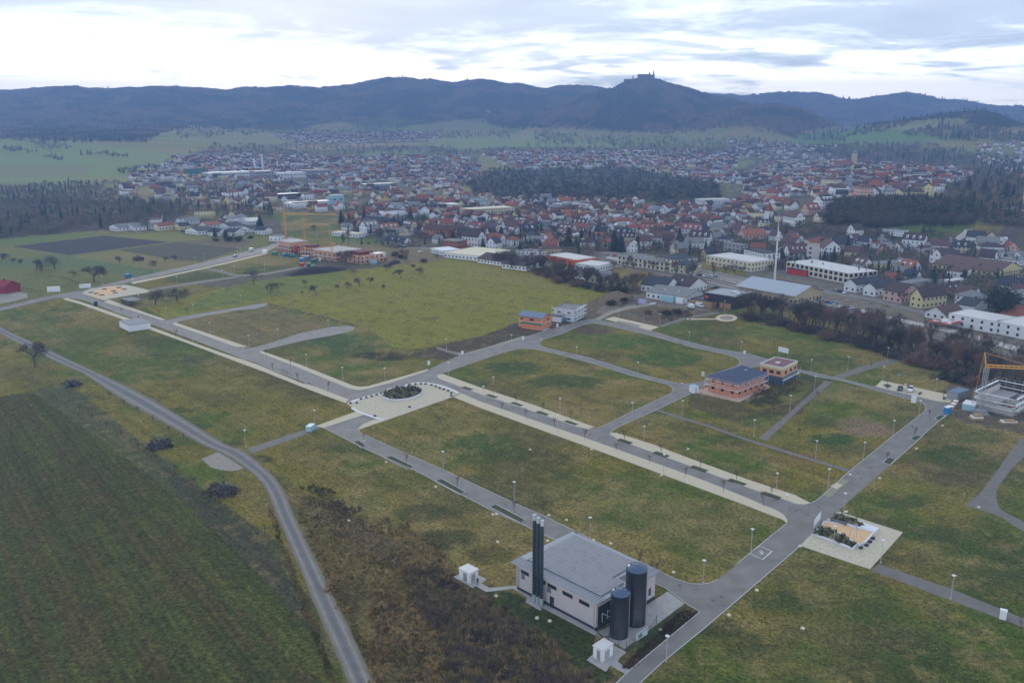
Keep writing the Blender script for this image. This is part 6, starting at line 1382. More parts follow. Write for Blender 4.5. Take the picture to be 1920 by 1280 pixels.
    MB().box(-3.6*k,-3*k,0,3.6*k,3*k,Ht*.82).build('tower',M('ochre_render'),r); MB().lathe([(3.4*k,Ht*.82),(3.6*k,Ht*.88),(2*k,Ht*.95),(.8*k,Ht*.97),(.3*k,Ht*1.05),(.001,Ht*1.07)],8).build('cap',mat('copper_green',S(90,150,140,1.1)),r)
    w,ro=gable_parts(34*k,14*k,8*k,7*k,'x','gable'); o=w.build('nave',M('cream_render'),r); o.location=(-38*k,-7*k,0); o=ro.build('nave_roof',M('red_roof'),r); o.location=(-38*k,-7*k,0)
    r=H((1678,372),(1690,378),(1724,374),9,'x','gable',3,'yellow_render','dark_brown_roof','long yellow stone building at the edge of the wooded slope','building','convent',1,pitch=4,ww=1.4,wh=2.2,fl=4); mark('the yellow slope building',r.location)
    H((1717,370),(1727,375),(1745,370),12,'y','gable',4,'yellow_render','dark_brown_roof','taller yellow stepped-gable end of the slope building','building','convent',1)
    H((1600,370),(1612,377),(1632,372),13,'x','hip',3,'pink_render','brown_red_roof','tall pink house standing on the slope edge')
    H((1540,350),(1560,358),(1575,352),13,'y','hip',4,'cream_render','brown_red_roof','large cream town hall with red-brown hipped roof','town hall','town_hall',1); 
    H((1480,352),(1495,358),(1508,352),9,'y','hip',4,'yellow_render','red_roof','yellow house with bright red hipped roof in the old town')
    H((1303,386-6),(1315,390-3),(1366,388-3),8,'x','flat',0,'white_render','bright_roof','long white school with flat roof beside the central wood','school','school',1,fl=3,chim=False)
    H((863,402),(880,408),(965,403),8.5,'x','flat',0,'cream_render','cream_render','very long cream apartment row in the middle of town','apartment house','apartment_house',1,fl=2.8,chim=False); mark('the long cream apartment row',P0(880,408) if 0 else PT(900,405))
    H((820,392),(835,398),(865,394),8.5,'x','flat',0,'white_render','bright_roof','white flat apartment row next to the long cream one','apartment house','apartment_house',1,chim=False)
    # industry, centre-left
    I=lambda L1,N1,R1,h,wl,rf,lab: H(L1,N1,R1,h,'x','flat',0,wl,rf,lab,'factory','factory',1,pitch=6,ww=4,wh=1.6,fl=5,chim=False)
    I((533,383),(545,389),(622,384),5,'white_render','bright_roof','long white factory hall behind the tallest crane'); mark('the long white factory hall',PT(560,386))
    I((617,384),(622,388),(645,383),14,'light_blue_paint','light_blue_paint','pale blue high-bay store at the end of the white hall')
    I((381,332),(395,336),(470,333),11,'white_render','bright_roof','white factory block next to the dark cube'); I((470,334),(480,338),(512,334),16,'grey_render','bright_roof','tall grey-white factory block with pipes')
    I((510,333),(520,337),(570,333),12,'white_render','blue_paint','white factory block with blue roof stripe'); I((561,328),(570,331),(618,328),12,'grey_render','cream_render','large factory hall with cream roof'); mark('the cream-roofed factory hall',PT(590,330))
    I((346,328),(352,332),(382,329),15,'green_paint','dark_metal','dark green cube-shaped factory'); mark('the dark cube factory',PT(360,330))
    I((675,350),(685,353),(742,349),6,'grey_render','bright_roof','long low hall with pale roof in mid town'); I((505,368),(515,372),(562,369),5,'dark_metal','bright_roof','low dark hall with thin white roof edge'); I((590,360),(600,363),(652,359),5,'red_paint','grey_roof','low store with red wall and grey roof')
    I((500,352),(508,355),(545,352),6,'red_roof','brown_red_roof','low factory with red roof beside the grove')
    for k,(x,y,t) in enumerate([(493,322,293),(478,322,300),(521,320,304)]):
        q=PT(x,y); d=q.xy.length; Hc=(y-t)/1600*d; o=MB().cyl((0,0,0),(0,0,Hc),2.2,1.6,10).cyl((0,0,Hc),(0,0,Hc+1),1.9,n=10).build('factory_chimney',M('white_render')); o.location=q; tag(o,('tallest white chimney of the factory','second white chimney of the factory, left of the tallest','short pale yellow-white chimney of the factory')[k],'chimney','factory chimneys')
    # houses along the far plateau edge
    RH=[((208,428),(222,434),(252,431),3.4,'x','grey_roof','white_render','white house with pale grey roof at the wood edge'),((236,429),(252,433),(272,427),3.6,'x','grey_roof','white_render','white gabled bungalow beside the first one'),((280,425),(290,430),(300,426),3.2,'y','grey_roof','white_render','small white gabled house next to the orange-roofed one'),
        ((290,429),(298,433),(324,429),4.6,'x','red_roof','cream_render','cream house with orange-red roof in the edge row'),((328,426),(338,432),(356,427),4,'x','charcoal_roof','yellow_render','yellow house with black roof in the edge row'),((350,434),(372,441),(400,435),3.6,'x','charcoal_roof','white_render','white house with long black roof in the edge row'),
        ((376,424),(388,429),(410,424),3.4,'x','orange_roof','white_render','house with broad faded red roof in the edge row'),((392,438),(410,443),(424,436),3.6,'y','charcoal_roof','white_render','white house with black roof behind two conifers'),((412,426),(430,431),(454,426),3.4,'x','charcoal_roof','white_render','white gabled house with black roof, upper row'),
        ((422,437),(440,443),(458,437),3.4,'y','charcoal_roof','white_render','white house with dark roof behind the round bush'),((452,419),(466,422),(488,419),3.6,'x','bright_roof','white_render','white house with pale roof at the back'),((450,431),(470,436),(482,431),3.4,'x','charcoal_roof','white_render','black-roofed house beside the white gable'),((480,434),(496,440),(510,434),4,'y','charcoal_roof','white_render','white gabled house with black roof nearest the tall crane'),((338,418),(350,421),(372,418),3.6,'x','grey_roof','white_render','white house with grey roof at the back of the edge row')]
    for L1,N1,R1,h,rd,rf,wl,lab in RH: H(L1,N1,R1,h,rd,'gable',2.6,wl,rf,lab)
    mark('the cream edge-row house',PT(298,433)); mark('the brown meadow-corner house',PT(950,500)); mark('the big red factory hall',PT(846,449)); mark('the long white school',PT(1330,386)); mark('the pink old-town house',PT(1612,377)); mark('the red-hipped yellow house',PT(1495,358)); mark('the red-roofed school',PT(1900,470)); mark('the pink orange-roofed house',PT(1396,456)); mark('the white house with dormers',PT(1480,489)); mark('the salmon house',PT(856,468))
def castle():
    q=PT(1207,151.5); D=math.hypot(q.x,q.y); k=D/1600
    r=empty('hilltop_castle',(q.x,q.y,q.z-14),-math.atan2(q.x,q.y),'castle with spired towers on the highest wooded cone','castle'); mark('the hilltop castle',q)
    st=mat('castle_stone',S(110,96,84,.8),.9,noise=.1,scale=.1); sl=mat('castle_slate',S(60,62,72,.8),.8,noise=.1)
    def X(px): return (px-1207)*k
    def Zz(py): return (151.5-py)*k+14
    MB().prism([(X(1172),-20),(X(1188),-42),(X(1226),-42),(X(1237),-18),(X(1230),30),(X(1180),30)],0,Zz(149)).build('bastion',st,r)
    MB().box(X(1196),-18,0,X(1219),10,Zz(143)).build('hall',st,r); 
    w,ro=gable_parts(X(1219)-X(1196),28,Zz(143),1.5*k*1.6,'x','gable'); o=ro.build('hall_roof',sl,r); o.location=(X(1196),-18,0)
    MB().box(X(1218),-22,0,X(1226),6,Zz(142)).build('chapel',st,r)
    for px,y,w_,sh,tp in ((1216.5,-16,1.4,142,136),(1223.5,-18,1.2,140,133),(1225,4,1.0,143,139),(1188,-10,1.0,143.5,142.8),(1177,-12,.7,151,150),(1229.5,-12,.6,150.2,149.6),(1198,-16,1.0,142.5,141)):
        MB().cyl((X(px),y,0),(X(px),y,Zz(sh)),w_*k,n=8).build('tower',st,r); MB().cyl((X(px),y,Zz(sh)),(X(px),y,Zz(tp)),w_*k*1.1,.1,n=8).build('spire',sl,r)
    q=PT(757,150); d=math.hypot(q.x,q.y); o=MB().cyl((0,0,-10),(0,0,30*d/1600),1.6,.9,6).build('transmitter_mast',M('grey_concrete')); o.location=q; tag(o,'hair-thin transmitter mast on the long ridge','mast')
    q=PT(915,213); house_far=MB().box(-14,-8,-3,14,8,9).add([(-15,-9,9),(15,-9,9),(15,9,9),(-15,9,9),(-13,0,15),(13,0,15)],[(0,1,5,4),(2,3,4,5),(1,2,5),(3,0,4)],1).build('hillside_house',[M('bright_roof'),M('grey_roof')]); house_far.location=q; tag(house_far,'lone white building on the wooded hillside','house')
# ================================================================ the town and its trees
TOWN_POLYS=[ # (outline, share of plots built, palette bias)
 ([(640,438),(655,410),(700,392),(860,372),(1060,374),(1250,388),(1300,392),(1420,378),(1545,378),(1550,425),(1640,440),(1760,450),(1840,444),(1925,432),(1990,440),(1990,640),(1870,590),(1700,545),(1600,520),(1480,505),(1330,495),(1160,468),(1060,470),(1040,487),(985,487),(900,462),(800,455)],.80),
 ([(1390,372),(1400,330),(1440,305),(1600,300),(1830,328),(1780,352),(1740,368),(1600,374),(1545,374)],.95),
 ([(225,352),(250,335),(330,350),(450,350),(560,345),(700,350),(860,345),(880,372),(700,390),(640,398),(470,398),(420,385),(230,372)],.30),
 ([(240,330),(330,298),(400,288),(560,292),(640,297),(860,294),(900,310),(900,340),(640,345),(560,342),(440,340),(330,342)],.85),
 ([(900,290),(960,286),(1100,284),(1380,284),(1380,315),(1240,325),(980,325)],.8),([(1260,322),(1350,310),(1400,330),(1390,345),(1270,345)],.7),
 ([(1370,266),(1460,270),(1570,276),(1560,300),(1380,300)],.5),([(510,256),(560,250),(700,247),(815,252),(830,262),(700,268),(560,270)],.9),
 ([(1830,272),(1925,268),(1925,320),(1880,325),(1830,300)],.5),([(190,428),(320,408),(520,408),(520,430)],.15),([(1560,420),(1700,400),(1850,420),(1860,432),(1700,446)],.10)]
NOHOUSE=[[(545,376),(1815,378),(1840,428),(1660,430),(1545,420)][1:1]+[(1545,380),(1700,374),(1815,382),(1840,425),(1650,430),(1550,418)],[(940,322),(1140,316),(1340,345),(1330,378),(1060,378),(880,372)],[(1128,468),(1440,528),(1440,560),(1100,500)],[(1400,500),(1560,520),(1700,548),(1800,590),(1990,660),(1990,700),(1700,620),(1400,560)],[(500,405),(650,410),(640,440),(500,440)]]
WALLC=[('white_render','white',.56),('cream_render','cream',.20),('yellow_render','yellow',.05),('pink_render','pink',.05),('grey_render','grey',.10),('ochre_render','tan',.06)]
ROOFC=[('red_roof','red',.13),('brown_red_roof','dark red',.27),('orange_roof','orange',.08),('dark_brown_roof','brown',.24),('charcoal_roof','black',.16),('grey_roof','grey',.12)]
def pick(T):
    x=random.random()
    for t in T:
        x-=t[2]
        if x<0: return t
    return T[0]
def plots():
    rs=np.random.RandomState(3); out=[]
    gx,gy=np.meshgrid(np.arange(-2400,2400,16.0),np.arange(430,4300,15.5)); X=gx.ravel().copy();Y=gy.ravel().copy()
    # street pattern turns from quarter to quarter
    qa=(fbm(X/260,Y/260,2,101)-.5)*5.0; X+=rs.uniform(-3.5,3.5,X.size);Y+=rs.uniform(-3.5,3.5,X.size)
    keep=(np.abs(X)<Y*.66)&((fbm(X/46,Y/46,2,103)>.36)); X=X[keep];Y=Y[keep];qa=qa[keep]
    Z=terrain(X,Y); px,py=proj(X,Y,Z); dens=np.zeros(X.size)
    for poly,d in TOWN_POLYS: dens=np.where(inpoly(px,py,poly),np.maximum(dens,d),dens)
    for poly in NOHOUSE: dens=np.where(inpoly(px,py,poly),0,dens)
    D=np.hypot(X,Y); 
    dens=np.where(D>1500,dens*.75,dens)
    k=rs.rand(X.size)<dens; X,Y,Z,qa,D,px,py=[v[k] for v in (X,Y,Z,qa,D,px,py)]
    ok=np.ones(X.size,bool)
    for fx,fy,fr in FOOT: ok&=np.hypot(X-fx,Y-fy)>fr+6
    X,Y,Z,qa,D=[v[ok] for v in (X,Y,Z,qa,D)]; o=np.argsort(D); return X[o],Y[o],Z[o],qa[o],D[o]
def house_templates():
    T=[]
    for (a,b,h,rh,kind,dorm,lab,nm) in [(11,9,5.4,4.2,'gable',0,'gabled','house'),(13,10,5.6,4.6,'gable',2,'dormered','house'),(10,8.5,3.2,4.0,'gable',0,'low gabled','house'),(16,11,8,4.6,'gable',3,'tall dormered','house'),(11,11,6,3.2,'hip',0,'hip-roofed','house'),(20,11,8.2,3.4,'hip',0,'long hip-roofed','house'),(9,8,7.2,4.6,'gable',0,'narrow tall','house'),(22,13,6,.3,'flat',0,'flat-roofed','house')]:
        w,r=gable_parts(a,b,h,rh,'x',kind)
        for x,z,q,v in win_cells(a,h,3.0,1.0,1.3): w.box(x-q/2,-.04,z,x+q/2,.01,z+v,1); w.box(x-q/2,b-.01,z,x+q/2,b+.04,z+v,1)
        for x,z,q,v in win_cells(b,h+(rh*.5 if kind=='gable' else 0),3.0,1.0,1.3): w.box(-.04,x-q/2,z,.01,x+q/2,z+v,1); w.box(a-.01,x-q/2,z,a+.04,x+q/2,z+v,1)
        def cen(m): m.v=[(x-a/2,y-b/2,z) for x,y,z in m.v]; return m
        ow=cen(w).build('wall',[M('white_render'),M('window_glass')]); orf=cen(r).build('roof',M('red_roof')); oc=MB().box(a*.15,-.3,h+rh*.4,a*.15+.6,.4,h+rh+.7).build('chimney',M('dark_brown_roof')) if kind!='flat' else MB().box(-1,-1,h,1,1,h+1.6).build('roof_vent',M('grey_concrete'))
        ods=[]
        for k in range(dorm):
            x=-a/2+a*(k+.7)/(dorm+.4); m=MB(); z0=h+rh*.25; m.box(x-.8,-b/2+.5,z0-.6,x+.8,-b/2+2.6,z0+1.3); m.add([(x-1,-b/2+.3,z0+1.3),(x+1,-b/2+.3,z0+1.3),(x+1,-b/2+3.4,z0+1.3),(x-1,-b/2+3.4,z0+1.3),(x,-b/2+.3,z0+2.1),(x,-b/2+3.4,z0+2.1)],[(0,4,5,3),(1,2,5,4),(0,1,4)]); m.box(x-.45,-b/2+.45,z0+.1,x+.45,-b/2+.5,z0+1.1,1)
            ods.append(m.build('dormer',[M('white_render'),M('window_glass')]))
        for o in [ow,orf,oc]+ods: COL.objects.unlink(o)
        T.append((ow,orf,oc,ods,lab,a,b,kind))
    return T
def town():
    X,Y,Z,qa,D=plots(); T=house_templates(); n=0; NI=235
    rs=random.Random(5)
    for i in range(min(NI,len(X))):
        t=T[rs.choices(range(8),[5,4,3,2.4,2,1.2,2,1.3])[0]]; wc=pick(WALLC); rc=pick(ROOFC) if t[7]!='flat' else ('grey_roof','grey',1)
        r=empty('house',(X[i],Y[i],Z[i]-.2),qa[i]+rs.choice([0,math.pi/2,math.pi,-math.pi/2])); s=rs.uniform(.74,1.02); r.scale=(s*rs.uniform(.9,1.15),s,s)
        for k,o in enumerate([t[0],t[1],t[2]]+t[3]):
            c=o.copy(); COL.objects.link(c); c.parent=r if k<2 else rf_
            if k==1: rf_=c
            if k in (0,1): c.material_slots[0].link='OBJECT'; c.material_slots[0].material=M(wc[0] if k==0 else rc[0])
        todo(r,f'{wc[1]} {t[4]} house, {rc[1]} roof','house','houses of the town')
    # beyond these the roofs run together
    V=[];F=[];C=[];b=0; protos=[]
    for (a,bb,h,rh,kd) in ((11,9,5.6,4.4,'gable'),(14,10,6,4.8,'gable'),(10,9,3.4,4,'gable'),(12,11,6.5,3.4,'hip'),(17,11,8.5,4,'gable'),(24,13,9,.3,'flat')):
        w,r=gable_parts(a,bb,h,rh,'x',kd); g=MB()
        for x,z,q,v in win_cells(a,h,3.2,1.1,1.3): g.box(x-q/2,-.04,z,x+q/2,.01,z+v)
        for x,z,q,v in win_cells(bb,h,3.2,1.1,1.3): g.box(-.04,x-q/2,z,.01,x+q/2,z+v)
        vs=np.array(w.v+r.v+g.v)-[a/2,bb/2,0]; fs=[f for f in w.f]+[tuple(j+len(w.v) for j in f) for f in r.f]+[tuple(j+len(w.v)+len(r.v) for j in f) for f in g.f]
        tri=[]
        for f in fs:
            for j in range(1,len(f)-1): tri.append((f[0],f[j],f[j+1]))
        protos.append((vs,np.array(tri),len(w.v),len(r.v)))
    WC={'white_render':(214,216,220),'cream_render':(206,198,172),'yellow_render':(204,194,146),'pink_render':(198,164,152),'grey_render':(160,162,166),'ochre_render':(190,160,112)}
    RC={'red_roof':(136,82,72),'brown_red_roof':(102,74,70),'orange_roof':(150,96,74),'dark_brown_roof':(78,60,58),'charcoal_roof':(58,62,72),'grey_roof':(124,128,136)}
    for i in range(NI,len(X)):
        p=protos[rs.choices(range(6),[5,3,3,1.8,2,1.4])[0]]; wc=WC[pick(WALLC)[0]]; rc=RC[pick(ROOFC)[0]]
        a=qa[i]+rs.choice([0,math.pi/2,math.pi,-math.pi/2]); ca,sa=math.cos(a),math.sin(a); s=rs.uniform(.7,1.02); v=p[0]
        q=np.stack([(v[:,0]*ca-v[:,1]*sa)*s+X[i],(v[:,0]*sa+v[:,1]*ca)*s+Y[i],v[:,2]*s+Z[i]],1)
        c=np.empty((len(v),3)); c[:p[2]]=S(*wc,1.1); c[p[2]:p[2]+p[3]]=S(*rc,1.05); c[p[2]+p[3]:]=S(60,66,78)
        V.append(q);F.append(p[1]+b);b+=len(q);C.append(c)
    m=attrmat('distant_paint',fine=((.6,.10),),rough=.85)
    mesh_np('distant_houses',np.concatenate(V),np.concatenate(F),[m],cols=np.concatenate(C),kind='stuff')
    return X,Y,D
# woods and single trees
CON,BARE,RED,OLV=(52,64,52),(108,100,90),(120,106,92),(98,98,76)
def tree_protos():
    P=[]
    for k in range(4):
        V,F=sliver_cloud(90,3.5,3.4,2.9,4.6,1.3,400+k,.42,.15,.35,.5); P.append((V,F,'d'))
    for k in range(3):
        r=np.random.RandomState(500+k); n=34; t=r.rand(n)**.8; z=13-12*t; a=r.rand(n)*6.28; rr=2.9*t*(.5+.5*r.rand(n)); c=np.stack([rr*np.cos(a),rr*np.sin(a),z],1)
        o=np.stack([np.cos(a),np.sin(a),-.6+0*a],1); w=np.stack([-np.sin(a),np.cos(a),0*a],1); s=1.5
        T=np.stack([c-o*s*.5-w*s*.7,c-o*s*.5+w*s*.7,c+o*s*.8],1).reshape(-1,3); V=np.concatenate([T,np.array([[-1.2,-.8,3],[1.2,-.8,3],[0,0,13.6],[0,1.4,3]])]); F=np.concatenate([np.arange(3*n).reshape(n,3),np.array([[0,1,2],[1,3,2],[3,0,2]])+3*n]); P.append((V,F,'c'))
    return P
def scatter_trees(name,zones,seed,avoid=None):
    """zones: (outline, count, share of evergreens, size, palette)"""
    rs=np.random.RandomState(seed); P=tree_protos(); V=[];F=[];C=[];b=0
    for z in zones:
        poly,cnt,ev,size=z[:4]; pal=z[4] if len(z)>4 else (BARE,BARE,RED,OLV)
        xs=[p[0] for p in poly];ys=[p[1] for p in poly]; px=rs.uniform(min(xs),max(xs),cnt*5);py=rs.uniform(min(ys),max(ys),cnt*5); qx=px+(fbm(px/26,py/12,3,seed+1)-.5)*60; qy=py+(fbm(px/23+7,py/10,3,seed+2)-.5)*16; m=inpoly(qx,qy,poly); px=px[m][:cnt];py=py[m][:cnt]
        for x,y in zip(px,py):
            g=PT(x,y) if y<=445 else P0(x,y)
            if math.hypot(g.x,g.y)>8000: continue
            if avoid is not None and np.min(np.hypot(avoid[0]-g.x,avoid[1]-g.y))<5: continue
            e=fbm(np.array([g.x/60]),np.array([g.y/60]),2,seed)[0]; c_=rs.rand()<ev*(1.3 if e>.5 else .12)
            p=P[rs.randint(4,7)] if c_ else P[rs.randint(0,4)]; s=size*rs.uniform(.5,1.0)*(.85 if c_ else 1); a=rs.rand()*6.28; ca,sa=math.cos(a),math.sin(a); v=p[0]
            V.append(np.stack([(v[:,0]*ca-v[:,1]*sa)*s+g.x,(v[:,0]*sa+v[:,1]*ca)*s+g.y,v[:,2]*s+g.z],1)); F.append(p[1]+b); b+=len(v)
            col=np.array(S(*(CON if c_ else pal[rs.randint(len(pal))]),1.15))*rs.uniform(.75,1.25); C.append(np.repeat(col[None],len(v),0)*(1 if 0 else rs.uniform(.85,1.15,(len(v),1))))
    if 'plant_tint' not in MATS: attrmat('plant_tint',fine=((1.5,.15),),rough=.95)
    return mesh_np(name,np.concatenate(V),np.concatenate(F),[M('plant_tint')],cols=np.concatenate(C),kind='stuff')
def hill_forest():
    rs=np.random.RandomState(77); P=tree_protos(); n=26000
    az=rs.uniform(math.radians(-40),math.radians(40),n); D=rs.uniform(2700,6500,n); X=D*np.sin(az);Y=D*np.cos(az); Z=terrain(X,Y); px,py=proj(X,Y,Z)
    fb=np.interp(px,[-300,0,270,300,340,400,480,560,600,640,700,760,800,860,890,930,960,1080,1150,1250,1330,1370,1460,1500,1560,1640,1700,1780,1960,2300],[262,262,268,250,238,240,243,240,230,226,238,236,230,224,226,236,240,240,246,250,244,238,250,262,262,238,228,228,245,250])
    k=(py<fb+4)&(py>130); X,Y,Z,px,py,D=[v[k] for v in (X,Y,Z,px,py,D)]
    # a closer row along every skyline
    V=[];F=[];C=[];b=0; ev=fbm(X/230,Y/230,4,51)
    for i in range(len(X)):
        c_=rs.rand()<(.75 if ev[i]>.6 else .08); p=P[rs.randint(4,7)] if c_ else P[rs.randint(0,4)]; s=rs.uniform(1.2,2.1)*(1 if D[i]<5500 else 1.3); v=p[0][:36] if False else p[0]
        a=rs.rand()*6.28; ca,sa=math.cos(a),math.sin(a); V.append(np.stack([(v[:,0]*ca-v[:,1]*sa)*s+X[i],(v[:,0]*sa+v[:,1]*ca)*s+Y[i],v[:,2]*s*.8+Z[i]],1)); F.append(p[1]+b); b+=len(v)
        C.append(np.repeat((np.array(S(*(CON if c_ else (100,82,72)),1.1))*rs.uniform(.6,1.35))[None],len(v),0))
    mesh_np('hill_woods',np.concatenate(V),np.concatenate(F),[M('plant_tint')],cols=np.concatenate(C),kind='stuff')
def tufts(name,polys,dens,pal,seed,hs=(.10,.26),rows=None,holes=()):
    """standing grass: thin blades in small bunches, far too many to count"""
    rs=np.random.RandomState(seed); PX=[]
    for poly in polys:
        W=np.array([tuple(P0(*p))[:2] for p in poly]); x0,y0=W.min(0);x1,y1=W.max(0); n=int((x1-x0)*(y1-y0)*dens); X=rs.uniform(x0,x1,n);Y=rs.uniform(y0,y1,n)
        k=inpoly(X,Y,[tuple(w) for w in W]); X=X[k];Y=Y[k]
        k=fbm(X/3.5,Y/3.5,3,seed)+rs.rand(len(X))*.5>.66; PX.append(np.stack([X[k],Y[k]],1))
    Q=np.concatenate(PX); n=len(Q); V=np.zeros((n,3,3,3)); 
    for b in range(3):
        a=rs.rand(n)*6.283; h=rs.uniform(hs[0],hs[1],n)*(.6+.8*fbm(Q[:,0]/6,Q[:,1]/6,2,seed+3)); w=.03+.05*rs.rand(n); ox=rs.normal(0,.05,n);oy=rs.normal(0,.05,n)
        cx,cy=np.cos(a)*w,np.sin(a)*w; lx,ly=rs.normal(0,.5,n)*h,rs.normal(0,.5,n)*h
        V[:,b,0]=np.stack([Q[:,0]+ox-cx,Q[:,1]+oy-cy,0*a],1);V[:,b,1]=np.stack([Q[:,0]+ox+cx,Q[:,1]+oy+cy,0*a],1);V[:,b,2]=np.stack([Q[:,0]+ox+lx,Q[:,1]+oy+ly,h],1)
    P_=np.array([S(*c,1.3) for c in pal]); ix=np.clip(((fbm(Q[:,0]/9,Q[:,1]/9,3,seed+7)-.3)/.4+rs.normal(0,.25,n))*len(pal),0,len(pal)-1).astype(int)
    C=P_[ix]*rs.uniform(.7,1.3,n)[:,None]; C=np.repeat(C,9,0)
    return mesh_np(name,V.reshape(-1,3),np.arange(9*n).reshape(-1,3),[M('plant_tint')],cols=C,kind='stuff')
def near_grass():
    G1=[(690,800),(850,746),(900,766),(1000,803),(1200,876),(1400,950),(1466,978),(1440,1003),(1380,1052),(1340,1084),(1290,1090),(1216,1056),(1103,1002),(930,922),(753,842)]
    G2=[(1250,1252),(1327,1185),(1505,1030),(1598,1062),(1630,1071),(1773,1126),(1960,1194),(1990,1340),(1160,1340)]
    G3=[(1700,1000),(1650,1053),(1785,1099),(1925,1154),(1960,1060),(1890,987),(1815,954),(1808,941),(1840,915),(1865,884),(1925,810),(1900,792),(1780,792),(1680,878),(1592,950),(1602,964)]
    G4=[(488,872),(600,809),(680,845),(776,886),(865,932),(930,967),(1000,1000),(960,1045),(905,1066),(860,1060),(700,950),(560,905)]
    tufts('grass',[G1,G2,G3,G4],2.2,[(66,84,34),(84,92,40),(104,100,50),(128,112,68),(150,130,88)],3)
    tufts('weedy_grass',[[(205,735),(330,812),(408,852),(378,862),(395,878),(440,886),(470,900),(520,1000),(560,1100),(640,1270),(590,1180),(520,1090),(430,1000),(330,905),(200,800),(110,735)],[(120,562),(640,755),(660,772),(585,796),(470,838),(300,760),(190,696),(20,620)]],1.2,[(72,78,44),(96,94,52),(124,108,66),(146,124,84)],5,(.12,.34))
    tufts('crop_leaves',[[(0,748),(60,740),(100,765),(200,836),(330,931),(430,1026),(520,1118),(585,1196),(640,1290),(680,1350),(-260,1350)]],2.6,[(56,66,28),(70,78,30),(86,90,38),(98,76,46),(84,60,40)],7,(.08,.2))
def vegetation(X,Y,D):
    Z=[ ([(0,385),(90,372),(350,400),(300,425),(200,430),(100,436),(0,446),(-60,450),(-60,390)],520,.12,1.25),([(-60,350),(0,345),(200,352),(230,372),(340,385),(330,400),(120,385),(0,388),(-60,388)],420,.25,1.1),
        ([(230,372),(420,385),(520,400),(500,408),(330,408),(230,395)],200,.3,1.1),([(340,345),(560,345),(520,368),(420,380),(330,372)],260,.25,1.0),
        ([(860,330),(950,318),(1140,312),(1350,345),(1335,380),(1060,380),(900,372)],900,.14,1.25,(BARE,(70,68,60),(60,62,56))),([(1545,385),(1660,376),(1815,380),(1830,425),(1700,422),(1650,428),(1552,420)],620,.08,1.2,((92,80,76),(76,70,66),(86,82,68))),
        ([(1500,272),(1700,270),(1850,290),(1925,320),(1925,350),(1830,345),(1690,308),(1600,298),(1500,290)],520,.35,1.4),([(1740,352),(1830,328),(1925,345),(1925,425),(1850,420),(1820,385)],420,.2,1.0),
        ([(640,440),(700,425),(760,425),(860,430),(900,455),(840,462),(760,440),(700,445)],200,.3,1.0),([(960,430),(1130,430),(1140,470),(1060,485),(960,475)],180,.25,1.0),
        ([(500,300),(900,290),(900,345),(640,360),(500,350)],200,.4,.9),([(640,385),(1300,385),(1560,430),(1900,450),(1920,600),(1700,540),(1400,500),(1150,468),(900,455),(640,430)],3300,.18,.85),
        ([(950,285),(1400,285),(1400,330),(950,330)],200,.5,1.0),([(1400,300),(1830,330),(1720,372),(1400,372)],150,.5,.8),
        ([(400,276),(560,272),(800,276),(960,276),(1200,272),(1500,272),(1500,286),(960,292),(500,294),(340,290)],600,.4,1.5),([(330,240),(480,246),(640,236),(760,248),(900,246),(960,250),(960,262),(700,252),(500,252),(330,262)],380,.4,1.6),
        ([(1000,240),(1060,250),(1130,258),(1200,258),(1300,262),(1400,262),(1480,270),(1400,276),(1180,276),(1000,270)],300,.4,1.6),
        ([(40,268),(120,270),(160,282),(110,282)],40,.2,1.5),([(0,278),(70,284),(60,290),(0,286)],30,.2,1.4),([(145,290),(170,288),(240,292),(230,296),(150,294)],36,.3,1.3),([(75,298),(130,292),(128,300),(80,302)],20,.2,1.2),([(220,318),(245,314),(310,318),(300,326),(230,328)],60,.6,1.2),
        ([(1545,262),(1640,244),(1700,232),(1700,236),(1640,252),(1560,268)],120,.7,1.5),([(1690,254),(1760,236),(1800,240),(1840,236),(1925,256),(1925,268),(1780,262)],300,.4,1.7),
        ([(1820,290),(1925,290),(1925,330),(1840,325)],120,.5,1.1),([(650,452),(760,455),(800,460),(740,470)],40,.2,.7),([(120,345),(230,340),(230,352),(130,356)],60,.3,1.0)]
    DENS=(1.6,1.5,1.5,1.5,2.6,3.0,2.0,1.6,1.2,1.3,1.3,1.25,1.3,1.3)+(1.3,)*30
    Z=[(z[0],int(z[1]*DENS[i]))+tuple(z[2:]) for i,z in enumerate(Z)]
    scatter_trees('far_woods',Z,9)
    hill_forest()
    # named trees: the bare railway belt, garden conifers, broad crowns
    rs=np.random.RandomState(21)
    def line(pts,n,wid): 
        out=[]; seg=[P0(*p) for p in pts]; L=[(seg[i+1]-seg[i]).length for i in range(len(seg)-1)]; T=sum(L)
        for i in range(n):
            t=T*(i+rs.rand())/n
            for k,l in enumerate(L):
                if t<=l: break
                t-=l
            p=seg[k].lerp(seg[k+1],min(t/L[k],1)); out.append(Vector((p.x+rs.normal()*wid,p.y+rs.normal()*wid,0)))
        return out
    for p in line([(930,494),(1000,506),(1080,528),(1150,545),(1215,540)],74,6): plant('bare%d'%rs.randint(4),p,rs.uniform(7,12),base='bare tree behind the hay meadow',group='trees of the railway belt')
    for p in line([(1402,590),(1480,603),(1560,620),(1640,645),(1720,668),(1790,690),(1850,712),(1960,750)],92,5): plant('bare%d'%rs.randint(4),p,rs.uniform(8,14),base='bare brown tree by the railway',group='trees of the railway belt')
    for p in line([(1440,588),(1600,612),(1800,660),(1990,710)],46,5): plant('bare%d'%rs.randint(4),p,rs.uniform(7,12),base='bare tree beyond the railway belt',group='trees of the railway belt')
    for p in line([(1130,500),(1300,520),(1340,512),(1420,520)],16,4): plant('bare%d'%rs.randint(4),p,rs.uniform(6,10),base='bare tree before the station',group='trees of the railway belt')
